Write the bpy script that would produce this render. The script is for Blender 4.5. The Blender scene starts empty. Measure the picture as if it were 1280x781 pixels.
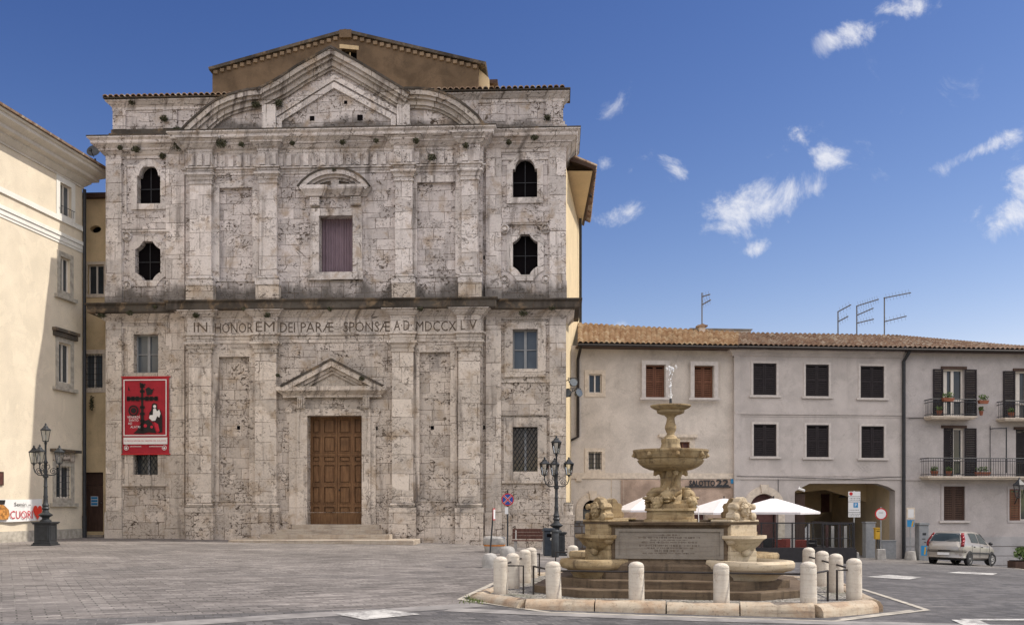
import bpy, bmesh, math, random
import numpy as np
from mathutils import Vector, Matrix
from mathutils.geometry import tessellate_polygon
random.seed(7)
R = math.radians
S = bpy.context.scene
col = S.collection

# ------------------------------------------------------------------ camera, sky, sun, exposure
FPX, CX, CY, ZC = 1200.0, 640.0, 632.0, 1.75      # focal length, principal column, horizon row (1280x781), eye height
cd = bpy.data.cameras.new('camera'); cam = bpy.data.objects.new('camera', cd); col.objects.link(cam)
cd.sensor_width = 36.0; cd.lens = 36.0 * FPX / 1280.0
cd.shift_y = (CY - 390.5) / 1280.0
cd.clip_start = 0.1; cd.clip_end = 3000
cam.location = (0, 0, ZC); cam.rotation_euler = (R(90), 0, 0)
S.camera = cam
SUN = Vector((0.83, 0.092, 1.0)).normalized()
EL = math.asin(SUN.z); AZ = math.atan2(SUN.x, SUN.y)
W = bpy.data.worlds.new('World'); S.world = W; W.use_nodes = True
SKY_STRENGTH = 0.13
ld = bpy.data.lights.new('sun', 'SUN'); sun = bpy.data.objects.new('sun', ld); col.objects.link(sun)
ld.energy = 3.4; ld.angle = R(0.5); ld.color = (1.0, 0.93, 0.82)
sun.rotation_euler = SUN.to_track_quat('Z', 'Y').to_euler(); sun.location = (30, 20, 60)
S.view_settings.view_transform = 'Standard'; S.view_settings.look = 'None'
S.view_settings.gamma = 1.0; S.view_settings.use_curve_mapping = False
S.view_settings.exposure = 0.37

def world_nodes():
    nt = W.node_tree; nt.nodes.clear(); L = nt.links.new
    out = nt.nodes.new('ShaderNodeOutputWorld'); bg = nt.nodes.new('ShaderNodeBackground')
    bg.inputs[1].default_value = SKY_STRENGTH
    sky = nt.nodes.new('ShaderNodeTexSky'); sky.sky_type = 'NISHITA'; sky.sun_disc = False
    sky.sun_elevation = EL; sky.sun_rotation = AZ
    sky.altitude = 400; sky.air_density = 1.0; sky.dust_density = 0.1; sky.ozone_density = 5.0
    # deep, contrasty spring sky: steeper gradient than the clear-air model gives
    sp_ = nt.nodes.new('ShaderNodeSeparateColor'); L(sky.outputs[0], sp_.inputs[0]); cb_ = nt.nodes.new('ShaderNodeCombineColor')
    for k_, (p_, g_) in enumerate(((2.08, .42), (1.74, .292), (1.29, .436))):
        pw = nt.nodes.new('ShaderNodeMath'); pw.operation = 'POWER'; L(sp_.outputs[k_], pw.inputs[0]); pw.inputs[1].default_value = p_
        ml = nt.nodes.new('ShaderNodeMath'); ml.operation = 'MULTIPLY'; L(pw.outputs[0], ml.inputs[0]); ml.inputs[1].default_value = g_; L(ml.outputs[0], cb_.inputs[k_])
    tn = cb_
    dk = nt.nodes.new('ShaderNodeMixRGB'); dk.blend_type = 'DARKEN'; dk.inputs[0].default_value = 1; L(tn.outputs[0], dk.inputs[1]); dk.inputs[2].default_value = (9, 9, 9, 1)
    sky = dk
    tc = nt.nodes.new('ShaderNodeTexCoord')
    sep = nt.nodes.new('ShaderNodeSeparateXYZ'); L(tc.outputs['Generated'], sep.inputs[0])
    def m(op, a, b=None, c=None):
        n = nt.nodes.new('ShaderNodeMath'); n.operation = op
        for i, v in enumerate((a, b, c)):
            if v is None: continue
            if isinstance(v, (int, float)): n.inputs[i].default_value = v
            else: L(v, n.inputs[i])
        return n.outputs[0]
    yy = m('MAXIMUM', sep.outputs[1], 0.02)
    u = m('DIVIDE', sep.outputs[0], yy); v = m('DIVIDE', sep.outputs[2], yy)
    cmb = nt.nodes.new('ShaderNodeCombineXYZ'); L(u, cmb.inputs[0]); L(v, cmb.inputs[1])
    n1 = nt.nodes.new('ShaderNodeTexNoise'); L(cmb.outputs[0], n1.inputs['Vector'])
    n1.inputs['Scale'].default_value = 15; n1.inputs['Detail'].default_value = 11; n1.inputs['Roughness'].default_value = 0.68
    n1.inputs['Distortion'].default_value = 0.45
    # each cloud: direction (tangents), half sizes, tilt, strength
    clouds = [(965, 250, 78, 30, 22, 1.0), (905, 275, 40, 14, 30, .55), (1010, 236, 36, 13, 10, .8), (948, 311, 16, 11, 20, .8),
              (1055, 45, 46, 18, 22, .95), (1105, 28, 40, 10, 22, .6), (1128, 8, 44, 15, 8, .95), (1160, 75, 14, 14, 60, .38),
              (1032, 200, 26, 17, 5, .85), (995, 165, 18, 24, 60, .45), (1225, 188, 60, 12, 24, .95), (1175, 210, 30, 10, 25, .5),
              (1262, 270, 40, 26, 30, 1.05), (1285, 240, 30, 40, 60, .9), (767, 130, 32, 24, 35, .85), (745, 140, 30, 12, 10, .45),
              (770, 268, 32, 14, 15, .85), (755, 206, 15, 12, 0, .7), (797, 208, 26, 11, 35, .55), (842, 210, 24, 17, -35, .72),
              (1345, 120, 60, 30, 20, .9), (1068, 419, 22, 7, 0, .9), (775, 408, 14, 6, 0, .6), (1380, 330, 80, 40, 10, .9),
              (-150, 120, 90, 40, 20, .9), (560, -60, 120, 30, 15, .5), (1120, 150, 110, 60, 20, .22), (1010, 210, 130, 70, 20, .2)]
    total = None
    for (px, py, a, b, ang, st) in clouds:
        uc, vc = (px - CX) / FPX, (CY - py) / FPX
        ca, sa = math.cos(R(ang)), math.sin(R(ang))
        du = m('SUBTRACT', u, uc); dv = m('SUBTRACT', v, vc)
        p = m('MULTIPLY', m('ADD', m('MULTIPLY', du, ca), m('MULTIPLY', dv, sa)), FPX / a)
        q = m('MULTIPLY', m('SUBTRACT', m('MULTIPLY', dv, ca), m('MULTIPLY', du, sa)), FPX / b)
        r2 = m('ADD', m('MULTIPLY', p, p), m('MULTIPLY', q, q))
        g = m('MULTIPLY', m('EXPONENT', m('MULTIPLY', r2, -0.8)), st)
        total = g if total is None else m('MAXIMUM', total, g)
    front = m('GREATER_THAN', sep.outputs[1], 0.02)
    dens = m('ADD', m('MULTIPLY', total, 1.15), m('MULTIPLY', m('SUBTRACT', n1.outputs[0], 0.5), 3.5))
    dens = m('SUBTRACT', dens, 0.46)
    dens = m('MULTIPLY', dens, front)
    mr = nt.nodes.new('ShaderNodeMapRange'); mr.interpolation_type = 'SMOOTHSTEP'
    L(dens, mr.inputs[0]); mr.inputs[1].default_value = 0.0; mr.inputs[2].default_value = 1.0
    mr.inputs[3].default_value = 0; mr.inputs[4].default_value = 0.85
    gate = m('MULTIPLY', mr.outputs[0], m('MINIMUM', m('MULTIPLY', total, 3.0), 1.0))
    mix = nt.nodes.new('ShaderNodeMixRGB'); L(gate, mix.inputs[0]); L(sky.outputs[0], mix.inputs[1])
    mix.inputs[2].default_value = (5.6, 5.6, 5.8, 1)
    # unseen bright cloud added behind the viewer to fill the shaded fronts
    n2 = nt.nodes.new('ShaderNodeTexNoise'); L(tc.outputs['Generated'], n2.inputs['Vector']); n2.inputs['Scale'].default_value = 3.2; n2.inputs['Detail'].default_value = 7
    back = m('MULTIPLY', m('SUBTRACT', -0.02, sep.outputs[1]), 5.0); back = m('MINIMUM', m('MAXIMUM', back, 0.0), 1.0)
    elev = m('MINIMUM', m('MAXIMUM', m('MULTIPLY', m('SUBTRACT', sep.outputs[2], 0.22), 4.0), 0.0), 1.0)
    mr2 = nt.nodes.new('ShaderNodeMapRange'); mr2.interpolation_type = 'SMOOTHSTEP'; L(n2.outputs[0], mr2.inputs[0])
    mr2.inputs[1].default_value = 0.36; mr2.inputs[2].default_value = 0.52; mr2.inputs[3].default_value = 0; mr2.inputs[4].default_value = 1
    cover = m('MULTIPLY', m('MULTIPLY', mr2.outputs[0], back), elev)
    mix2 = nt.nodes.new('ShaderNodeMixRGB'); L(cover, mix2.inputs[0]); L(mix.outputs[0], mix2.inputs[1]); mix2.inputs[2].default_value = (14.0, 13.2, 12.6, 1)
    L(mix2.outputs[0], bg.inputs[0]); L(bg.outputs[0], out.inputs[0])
world_nodes()

# ------------------------------------------------------------------ geometry helpers
def at(px, py, Y): return Vector(((px - CX) * Y / FPX, Y, ZC + (CY - py) * Y / FPX))

class Frame:
    """A vertical wall plane: origin (X, Y), direction angle; local x along the wall, local y into the wall, z up."""
    def __init__(s, X, Y, a):
        s.X, s.Y, s.a = X, Y, a; s.ex = (math.cos(a), math.sin(a)); s.n = (-math.sin(a), math.cos(a))
    def u(s, px, y=0.0):
        t = (px - CX) / FPX; ox = s.X + y * s.n[0]; oy = s.Y + y * s.n[1]
        return (t * oy - ox) / (s.ex[0] - t * s.ex[1])
    def d(s, px, y=0.0): return s.Y + y * s.n[1] + s.u(px, y) * s.ex[1]
    def z(s, px, py, y=0.0): return ZC + (CY - py) * s.d(px, y) / FPX
    def world(s, u, y=0.0): return (s.X + u * s.ex[0] + y * s.n[0], s.Y + u * s.ex[1] + y * s.n[1])

class MB:
    def __init__(s): s.bm = bmesh.new()
    def box(s, x0, x1, y0, y1, z0, z1):
        v = [s.bm.verts.new(p) for p in ((x0,y0,z0),(x1,y0,z0),(x1,y1,z0),(x0,y1,z0),(x0,y0,z1),(x1,y0,z1),(x1,y1,z1),(x0,y1,z1))]
        for f in ((0,3,2,1),(4,5,6,7),(0,1,5,4),(1,2,6,5),(2,3,7,6),(3,0,4,7)): s.bm.faces.new([v[i] for i in f])
        return s
    def obox(s, c, ax, half, zr=None):
        """box with centre c, unit axes ax (3 vectors) and half sizes"""
        c = Vector(c); A = [Vector(a).normalized() * h for a, h in zip(ax, half)]
        v = [s.bm.verts.new(c + A[0]*i + A[1]*j + A[2]*k) for k in (-1,1) for (i,j) in ((-1,-1),(1,-1),(1,1),(-1,1))]
        for f in ((0,3,2,1),(4,5,6,7),(0,1,5,4),(1,2,6,5),(2,3,7,6),(3,0,4,7)): s.bm.faces.new([v[i] for i in f])
        return s
    def prism(s, poly, y0, y1, holes=(), back=True, M=None):
        """polygon in (u, z) extruded from y0 (front) to y1 (back)"""
        M = M or (lambda u, y, z: (u, y, z))
        loops = [list(poly)] + [list(h) for h in holes]
        flat = [p for l in loops for p in l]
        tris = tessellate_polygon([[Vector((p[0], p[1], 0)) for p in l] for l in loops])
        fv = [s.bm.verts.new(M(p[0], y0, p[1])) for p in flat]; bv = [s.bm.verts.new(M(p[0], y1, p[1])) for p in flat]
        for t in tris:
            try:
                s.bm.faces.new([fv[i] for i in t])
                if back: s.bm.faces.new([bv[i] for i in reversed(t)])
            except ValueError: pass
        k = 0
        for l in loops:
            n = len(l)
            for i in range(n):
                a, b = k + i, k + (i + 1) % n
                s.bm.faces.new((fv[a], fv[b], bv[b], bv[a]))
            k += n
        return s
    def rect(s, u0, u1, z0, z1, y0, y1, holes=()): return s.prism([(u0,z0),(u1,z0),(u1,z1),(u0,z1)], y0, y1, holes)
    def frame(s, u0, u1, z0, z1, w, y0, y1, wb=None, wt=None):
        wb = w if wb is None else wb; wt = w if wt is None else wt
        return s.rect(u0, u1, z0, z1, y0, y1, [[(u0+w,z0+wb),(u1-w,z0+wb),(u1-w,z1-wt),(u0+w,z1-wt)]])
    def sweep(s, path, prof, closed=False, cap=True):
        """profile (out, z) carried along a plan path (x, y); out is to the right-hand/viewer side"""
        n = len(path); P = [Vector(p) for p in path]; rings = []
        for i in range(n):
            if closed: a, b, c = P[i-1], P[i], P[(i+1) % n]
            else: a, b, c = P[max(i-1,0)], P[i], P[min(i+1,n-1)]
            t1 = (b - a) if (b - a).length > 1e-9 else (c - b); t2 = (c - b) if (c - b).length > 1e-9 else t1
            t1 = t1.normalized(); t2 = t2.normalized()
            n1 = Vector((t1.y, -t1.x)); n2 = Vector((t2.y, -t2.x)); mm = (n1 + n2) / max(0.25, 1 + n1.dot(n2))
            rings.append([s.bm.verts.new((b.x + mm.x*o, b.y + mm.y*o, z)) for o, z in prof])
        m = len(prof)
        for i in range(n if closed else n - 1):
            A, B = rings[i], rings[(i+1) % n]
            for j in range(m - 1): s.bm.faces.new((A[j], B[j], B[j+1], A[j+1]))
        if cap and not closed:
            for r in (rings[0], rings[-1]):
                try: s.bm.faces.new(r)
                except ValueError: pass
        return s
    def tube(s, pts, r, n=8, cap=True):
        pts = [Vector(p) for p in pts]; rr = r if isinstance(r, (list, tuple)) else [r] * len(pts); rings = []
        up = Vector((0,0,1)); prev = None
        for i, p in enumerate(pts):
            t = (pts[min(i+1,len(pts)-1)] - pts[max(i-1,0)]).normalized()
            if prev is None:
                a = t.cross(up if abs(t.z) < .95 else Vector((1,0,0))).normalized()
            else:
                a = (prev - t * prev.dot(t)).normalized()
            prev = a; b = t.cross(a)
            rings.append([s.bm.verts.new(p + (a*math.cos(2*math.pi*k/n) + b*math.sin(2*math.pi*k/n)) * rr[i]) for k in range(n)])
        for A, B in zip(rings, rings[1:]):
            for k in range(n): s.bm.faces.new((A[k], A[(k+1)%n], B[(k+1)%n], B[k]))
        if cap: s.bm.faces.new(rings[0][::-1]); s.bm.faces.new(rings[-1])
        return s
    def lathe(s, prof, c=(0,0,0), n=20, ph=0.0, M=None, fn=None, cap=True):
        rings = []
        for (r, z) in prof:
            ring = []
            for k in range(n):
                th = ph + 2*math.pi*k/n; q = r * (fn(th, z) if fn else 1.0)
                p = Vector((q*math.cos(th), q*math.sin(th), z)); p = (M @ p if M else p) + Vector(c)
                ring.append(s.bm.verts.new(p))
            rings.append(ring)
        for A, B in zip(rings, rings[1:]):
            for k in range(n): s.bm.faces.new((A[k], A[(k+1)%n], B[(k+1)%n], B[k]))
        if not cap: return s
        if prof[0][0] > 1e-4: s.bm.faces.new(rings[0][::-1])
        if prof[-1][0] > 1e-4: s.bm.faces.new(rings[-1])
        return s
    def blob(s, c, r, sub=2, M=None, noise=0.0):
        g = bmesh.ops.create_icosphere(s.bm, subdivisions=sub, radius=1.0)
        for v in g['verts']:
            k = 1 + (random.uniform(-noise, noise) if noise else 0)
            p = Vector((v.co.x*r[0]*k, v.co.y*r[1]*k, v.co.z*r[2]*k)); v.co = (M @ p if M else p) + Vector(c)
        return s
    def face(s, pts):
        s.bm.faces.new([s.bm.verts.new(p) for p in pts]); return s
    def text(s, body, u0, u1, zb, h, y, M=None, thick=0.0, bold=0.0):
        """letters laid in the (u, z) plane, fitted between u0 and u1, cap height h"""
        c = bpy.data.curves.new('t', 'FONT'); c.body = body; c.size = 1.0; c.resolution_u = 2; c.offset = bold
        if thick: c.extrude = thick / 2
        o = bpy.data.objects.new('t', c); col.objects.link(o)
        dg = bpy.context.evaluated_depsgraph_get(); me = bpy.data.meshes.new_from_object(o.evaluated_get(dg))
        xs = [v.co.x for v in me.vertices]; x0, x1 = min(xs), max(xs); sx = (u1 - u0) / max(1e-6, x1 - x0); sz = h / 0.70
        M = M or (lambda u, yy, z: (u, yy, z))
        vs = [s.bm.verts.new(M(u0 + (v.co.x - x0) * sx, y - v.co.z, zb + v.co.y * sz)) for v in me.vertices]
        for p in me.polygons:
            try: s.bm.faces.new([vs[i] for i in p.vertices])
            except ValueError: pass
        bpy.data.objects.remove(o); bpy.data.curves.remove(c); bpy.data.meshes.remove(me)
        return s
    def build(s, name, mat, parent=None, smooth=False, bevel=0.0, fixn=True):
        if fixn: bmesh.ops.recalc_face_normals(s.bm, faces=s.bm.faces[:])
        me = bpy.data.meshes.new(name); s.bm.to_mesh(me); s.bm.free()
        if isinstance(mat, (list, tuple)):
            for q in mat: me.materials.append(q)
        else: me.materials.append(mat)
        if smooth:
            me.polygons.foreach_set('use_smooth', [True] * len(me.polygons))
            me.set_sharp_from_angle(angle=R(38))
        o = bpy.data.objects.new(name, me); col.objects.link(o)
        if parent: o.parent = parent
        if bevel:
            b = o.modifiers.new('bevel', 'BEVEL'); b.width = bevel; b.segments = 2; b.limit_method = 'ANGLE'; b.angle_limit = R(40)
        return o

def thing(name, label, cat, loc=(0,0,0), rz=0.0, group=None):
    o = bpy.data.objects.new(name, None); col.objects.link(o); o.location = loc; o.rotation_euler = (0,0,rz)
    o.empty_display_size = 0.3
    return tag(o, label, cat, group)
def tag(o, label, cat, group=None):
    o['label'] = label; o['category'] = cat
    if group: o['group'] = group
    return o
def struct(o): o['kind'] = 'structure'; return o
def copy_tree(o, parent=None):
    c = o.copy(); col.objects.link(c)
    if parent: c.parent = parent
    for ch in list(o.children): copy_tree(ch, c)
    return c
def relabel(o, label, loc=None, rz=None, group=None):
    o['label'] = label
    if loc is not None: o.location = loc
    if rz is not None: o.rotation_euler = (0,0,rz)
    if group: o['group'] = group
    return o

# ------------------------------------------------------------------ ground height
_cp = [(3.4,20.7,-.13),(0,15,-.13),(6,14,-.16),(-5,14,-.02),(-14,14,.1),(-18.3,43.2,.30),(-13.5,43.0,.27),(-9,40.5,.17),(-4.3,42.5,.20),(-1.2,42.4,.05),
       (2.4,42.2,-.23),(9,44,-.5),(18,47.5,-.80),(21.5,47.5,-.92),(26.7,47.0,-1.62),(27,35,-.95),(16,30,-.5),(-20,38,.25),(-26,30,.2),
       (-17.4,35.6,.33),(1.6,36,-.09),(15,18,-.3),(40,46,-2.3),(-40,20,.3),(0,0,-.1),(60,20,-1.2),(0,-30,-.1),(0,90,.5),(60,90,-1.5),(-60,90,.6)]
_C = np.array(_cp, float)
def _phi(r): return r**3
_n = len(_C); _A = np.zeros((_n+3, _n+3))
_D = np.linalg.norm(_C[:,None,:2] - _C[None,:,:2], axis=2) / 20.0
_A[:_n,:_n] = _D * 1.0 + np.eye(_n) * 0.012      # linear kernel, lightly smoothed
_A[:_n,_n:] = np.c_[np.ones(_n), _C[:,:2]/20.0]; _A[_n:,:_n] = _A[:_n,_n:].T
_w = np.linalg.solve(_A, np.r_[_C[:,2], 0, 0, 0])
def zg(x, y):
    r = np.hypot(_C[:,0]-x, _C[:,1]-y) / 20.0
    r = np.sqrt(r*r + 0.01)
    z = float(r @ _w[:_n] + _w[_n] + _w[_n+1]*x/20.0 + _w[_n+2]*y/20.0)
    return max(-3.0, min(2.0, z))
def ground_at(px, py):
    Y = 12.0
    prev = None
    while Y < 70:
        p = at(px, py, Y); g = p.z - zg(p.x, p.y)
        if g <= 0: break
        Y += 0.1
    return at(px, py, Y)
def on_ground(px, Y):
    x = (px - CX) * Y / FPX; return (x, Y, zg(x, Y))
# ------------------------------------------------------------------ materials
def _new(name):
    m = bpy.data.materials.new(name); m.use_nodes = True; nt = m.node_tree
    return m, nt, nt.nodes['Principled BSDF']
class G:
    """small node-graph helper"""
    def __init__(s, nt): s.nt = nt; s.L = nt.links.new
    def put(s, v, sock):
        if hasattr(v, 'is_output'): s.L(v, sock)
        elif isinstance(v, (tuple, list)) and len(v) == 3 and sock.type == 'RGBA': sock.default_value = (*v, 1)
        else: sock.default_value = v
    def m(s, op, a, b=None, c=None, clamp=False):
        n = s.nt.nodes.new('ShaderNodeMath'); n.operation = op; n.use_clamp = clamp
        for i, v in enumerate((a, b, c)):
            if v is not None: s.put(v, n.inputs[i])
        return n.outputs[0]
    def coord(s, kind='Object'):
        return s.nt.nodes.new('ShaderNodeTexCoord').outputs[kind]
    def sep(s, v):
        n = s.nt.nodes.new('ShaderNodeSeparateXYZ'); s.put(v, n.inputs[0]); return n.outputs
    def vec(s, x, y, z=0.0):
        n = s.nt.nodes.new('ShaderNodeCombineXYZ')
        for i, v in enumerate((x, y, z)): s.put(v, n.inputs[i])
        return n.outputs[0]
    def add(s, a, b):
        n = s.nt.nodes.new('ShaderNodeVectorMath'); n.operation = 'ADD'; s.put(a, n.inputs[0]); s.put(b, n.inputs[1]); return n.outputs[0]
    def mul(s, a, b):
        n = s.nt.nodes.new('ShaderNodeVectorMath'); n.operation = 'MULTIPLY'; s.put(a, n.inputs[0]); s.put(b, n.inputs[1]); return n.outputs[0]
    def noise(s, v, scale=5, detail=4, rough=.55, dist=0.0, color=False):
        n = s.nt.nodes.new('ShaderNodeTexNoise'); s.put(v, n.inputs['Vector'])
        n.inputs['Scale'].default_value = scale; n.inputs['Detail'].default_value = detail
        n.inputs['Roughness'].default_value = rough; n.inputs['Distortion'].default_value = dist
        return n.outputs[1 if color else 0]
    def vor(s, v, scale=5, feature='F1', out=0, rnd=1.0):
        n = s.nt.nodes.new('ShaderNodeTexVoronoi'); n.feature = feature; s.put(v, n.inputs['Vector']); n.inputs['Scale'].default_value = scale
        if 'Randomness' in n.inputs: n.inputs['Randomness'].default_value = rnd
        return n.outputs[out]
    def brick(s, v, w, h, mortar=.01, off=.5, sq=1.0, sqf=2, smooth=.1, bias=0.0):
        n = s.nt.nodes.new('ShaderNodeTexBrick'); s.put(v, n.inputs['Vector']); n.offset = off; n.squash = sq; n.squash_frequency = sqf
        n.inputs['Scale'].default_value = 1.0; n.inputs['Mortar Size'].default_value = mortar; n.inputs['Mortar Smooth'].default_value = smooth
        n.inputs['Brick Width'].default_value = w; n.inputs['Row Height'].default_value = h; n.inputs['Bias'].default_value = bias
        n.inputs['Color1'].default_value = (0,0,0,1); n.inputs['Color2'].default_value = (1,1,1,1); n.inputs['Mortar'].default_value = (.5,.5,.5,1)
        return n.outputs[0], n.outputs[1]      # per-brick value, mortar mask
    def ramp(s, v, a, b, lo=0.0, hi=1.0, smooth=True):
        n = s.nt.nodes.new('ShaderNodeMapRange'); n.interpolation_type = 'SMOOTHSTEP' if smooth else 'LINEAR'
        s.put(v, n.inputs[0]); n.inputs[1].default_value = a; n.inputs[2].default_value = b
        n.inputs[3].default_value = lo; n.inputs[4].default_value = hi
        return n.outputs[0]
    def mix(s, f, a, b, mode='MIX'):
        n = s.nt.nodes.new('ShaderNodeMixRGB'); n.blend_type = mode; s.put(f, n.inputs[0]); s.put(a, n.inputs[1]); s.put(b, n.inputs[2]); return n.outputs[0]
    def bump(s, h, strength=.3, dist=.02):
        n = s.nt.nodes.new('ShaderNodeBump'); n.inputs['Strength'].default_value = strength; n.inputs['Distance'].default_value = dist
        s.put(h, n.inputs['Height']); return n.outputs[0]
    def up(s):
        return s.sep(s.nt.nodes.new('ShaderNodeNewGeometry').outputs['Normal'])[2]

def simple(name, c, rough=.6, metal=0.0, vary=.12, scale=6.0, bump=0.0, spec=.4, world=False):
    m, nt, b = _new(name); g = G(nt); v = g.coord('Object')
    if vary:
        n = g.noise(v, scale, 5, .6); f = g.ramp(n, .3, .7, 1 - vary, 1 + vary)
        nn = g.mix(1.0, (*c,), g.vec(f, f, f), 'MULTIPLY'); g.L(nn, b.inputs['Base Color'])
        if bump: g.L(g.bump(n, bump, .01), b.inputs['Normal'])
    else: b.inputs['Base Color'].default_value = (*c, 1)
    b.inputs['Roughness'].default_value = rough; b.inputs['Metallic'].default_value = metal
    b.inputs['Specular IOR Level'].default_value = spec
    return m

def ashlar(name, low, high, w=1.05, h=.47, zsplit=None, dirt=1.0, joint=.011, top_dark=True, marks=1.0, bands=()):
    m, nt, b = _new(name); g = G(nt); v = g.coord('Object'); x, y, z = g.sep(v)
    X = g.m('ADD', x, g.m('MULTIPLY', y, .8))
    wob = g.noise(g.vec(X, z), 1.1, 2)
    P = g.vec(g.m('ADD', X, g.m('MULTIPLY', wob, .12)), g.m('ADD', z, g.m('MULTIPLY', g.noise(g.vec(g.m('MULTIPLY', X, .25), z), 1.6, 1), .22)))
    val, mort = g.brick(P, w, h, joint, .5, .62, 3)
    val2, mort2 = g.brick(g.add(P, (3.7, .21, 0)), w * .62, h * 1.0, joint * .8, .37, 1.5, 2)
    sel = g.ramp(g.noise(g.vec(X, z), .35, 1), .49, .51)
    mort = g.mix(sel, mort, mort2); val = g.mix(sel, val, val2)
    base = g.mix(g.ramp(g.noise(g.vec(X, z), .55, 3), .35, .65), low, high) if zsplit is None else \
        g.mix(g.ramp(g.m('ADD', z, g.m('MULTIPLY', g.noise(g.vec(X, z), .4, 3), 4.0)), zsplit - 2 + 2, zsplit + 3 + 2), low, high)
    # tone of each block, fine grain
    tone = g.m('ADD', g.ramp(val, 0, 1, .76, 1.10, False), g.m('MULTIPLY', g.m('SUBTRACT', g.noise(g.vec(X, z, y), 14, 6, .7), .5), .62))
    c = g.mix(1.0, base, g.vec(tone, tone, tone), 'MULTIPLY')
    # ochre patches
    och = g.ramp(g.noise(g.vec(X, z), 1.3, 5, .65, .4), .50, .70, 0, .62)
    c = g.mix(och, c, (.33, .235, .145))
    # scratchy veins and pits of the travertine
    nv = g.noise(g.vec(X, g.m('MULTIPLY', z, 1.25), y), 4.2, 7, .72, 1.5)
    clump = g.ramp(g.noise(g.vec(X, z), .9, 3), .38, .58)
    vein = g.m('MULTIPLY', g.ramp(nv, .552, .592), g.m('MULTIPLY', clump, .92 * marks))
    c = g.mix(vein, c, (.075, .055, .042))
    nb = g.noise(g.vec(g.m('MULTIPLY', X, 1.1), z, g.m('ADD', y, 3.3)), 1.9, 8, .74, 1.8)
    c = g.mix(g.m('MULTIPLY', g.ramp(nb, .585, .625), g.m('MULTIPLY', g.ramp(g.noise(g.vec(z, X), .6, 2), .36, .54), .80 * marks)), c, (.095, .07, .05))
    line = g.m('ABSOLUTE', g.m('SUBTRACT', g.noise(g.add(g.vec(X, z, y), (9, 4, 1)), 2.1, 6, .62, .8), .5))
    vein2 = g.m('MULTIPLY', g.ramp(line, .003, .012, 1, 0), g.m('MULTIPLY', g.ramp(g.noise(g.vec(X, z), .7, 2), .42, .60), .75 * marks))
    c = g.mix(vein2, c, (.10, .075, .055))
    pits = g.ramp(g.vor(g.vec(X, z, y), 7.0), .08, .19, .75 * marks, 0)
    c = g.mix(g.m('MULTIPLY', pits, clump), c, (.06, .045, .035))
    # vertical dirt runs and grey grime
    st = g.ramp(g.noise(g.vec(g.m('MULTIPLY', X, 2.6), g.m('MULTIPLY', z, .22)), 1.0, 5, .6), .52, .74, 0, .55 * dirt)
    c = g.mix(st, c, (.12, .10, .09))
    gr = g.ramp(g.noise(g.vec(X, z), .8, 6, .65, .3), .55, .80, 0, .55 * dirt)
    c = g.mix(gr, c, (.13, .12, .115))
    # grime bands where rain splashes off a ledge (zlow, zhigh, strength)
    for (za, zb_, k) in bands:
        f = g.m('ADD', g.m('SUBTRACT', z, za), g.m('MULTIPLY', g.m('SUBTRACT', g.noise(g.vec(g.m('MULTIPLY', X, .8), g.m('MULTIPLY', z, .35)), 1.0, 5, .65), .5), 2.2 * (zb_ - za)))
        mk = g.m('MULTIPLY', g.m('MULTIPLY', g.ramp(f, (zb_ - za) * .2, (zb_ - za) * .75, 1, 0), g.ramp(z, za - .02, za, 0, 1)), k)
        c = g.mix(mk, c, (.065, .058, .052))
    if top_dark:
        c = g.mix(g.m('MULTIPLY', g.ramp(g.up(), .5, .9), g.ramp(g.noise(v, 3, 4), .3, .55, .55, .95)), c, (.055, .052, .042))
    c = g.mix(g.m('MULTIPLY', mort, g.ramp(g.noise(g.vec(X, z), 1.4, 3), .36, .58, .40, .97)), c, (.10, .072, .052))
    g.L(c, b.inputs['Base Color']); b.inputs['Roughness'].default_value = .85; b.inputs['Specular IOR Level'].default_value = .2
    hgt = g.m('SUBTRACT', g.m('ADD', g.m('MULTIPLY', nv, .5), g.m('MULTIPLY', val, .25)), g.m('ADD', mort, g.m('MULTIPLY', vein, .8)))
    g.L(g.bump(hgt, .55, .025), b.inputs['Normal'])
    return m

def plaster(name, c, stain=(.12,.10,.08), amt=.35, vary=.12, rough=.9, runs=.3):
    m, nt, b = _new(name); g = G(nt); v = g.coord('Object'); x, y, z = g.sep(v); X = g.m('ADD', x, y)
    n = g.noise(v, .8, 6, .6, .3); f = g.ramp(n, .3, .7, 1 - vary, 1 + vary)
    cc = g.mix(1.0, (*c,), g.vec(f, f, f), 'MULTIPLY')
    cc = g.mix(g.ramp(g.noise(v, 1.7, 7, .68, .6), .56, .80, 0, amt), cc, stain)
    cc = g.mix(g.ramp(g.noise(g.vec(g.m('MULTIPLY', X, 1.8), g.m('MULTIPLY', z, .14)), 1.0, 5, .6), .55, .82, 0, runs), cc, stain)
    rep = g.m('MULTIPLY', g.ramp(g.noise(g.add(v, (7.1, 2.3, 4.4)), .75, 6, .62, .9), .545, .60), .30)
    cc = g.mix(rep, cc, tuple(min(.9, q * 1.22) for q in c))
    ck = g.m('ABSOLUTE', g.m('SUBTRACT', g.noise(g.add(v, (1.7, 8.2, 3.1)), .85, 7, .6, .5), .5))
    ck = g.m('MULTIPLY', g.ramp(ck, .0012, .005, 1, 0), g.ramp(g.noise(v, .5, 2), .46, .62, 0, .55))
    cc = g.mix(ck, cc, stain)
    fine = g.noise(v, 30, 4, .6)
    cc = g.mix(1.0, cc, g.vec(*[g.ramp(fine, .3, .7, .91, 1.09)] * 3), 'MULTIPLY')
    g.L(cc, b.inputs['Base Color']); b.inputs['Roughness'].default_value = rough; b.inputs['Specular IOR Level'].default_value = .2
    g.L(g.bump(g.m('ADD', fine, g.m('MULTIPLY', n, 2)), .25, .01), b.inputs['Normal'])
    return m

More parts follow.
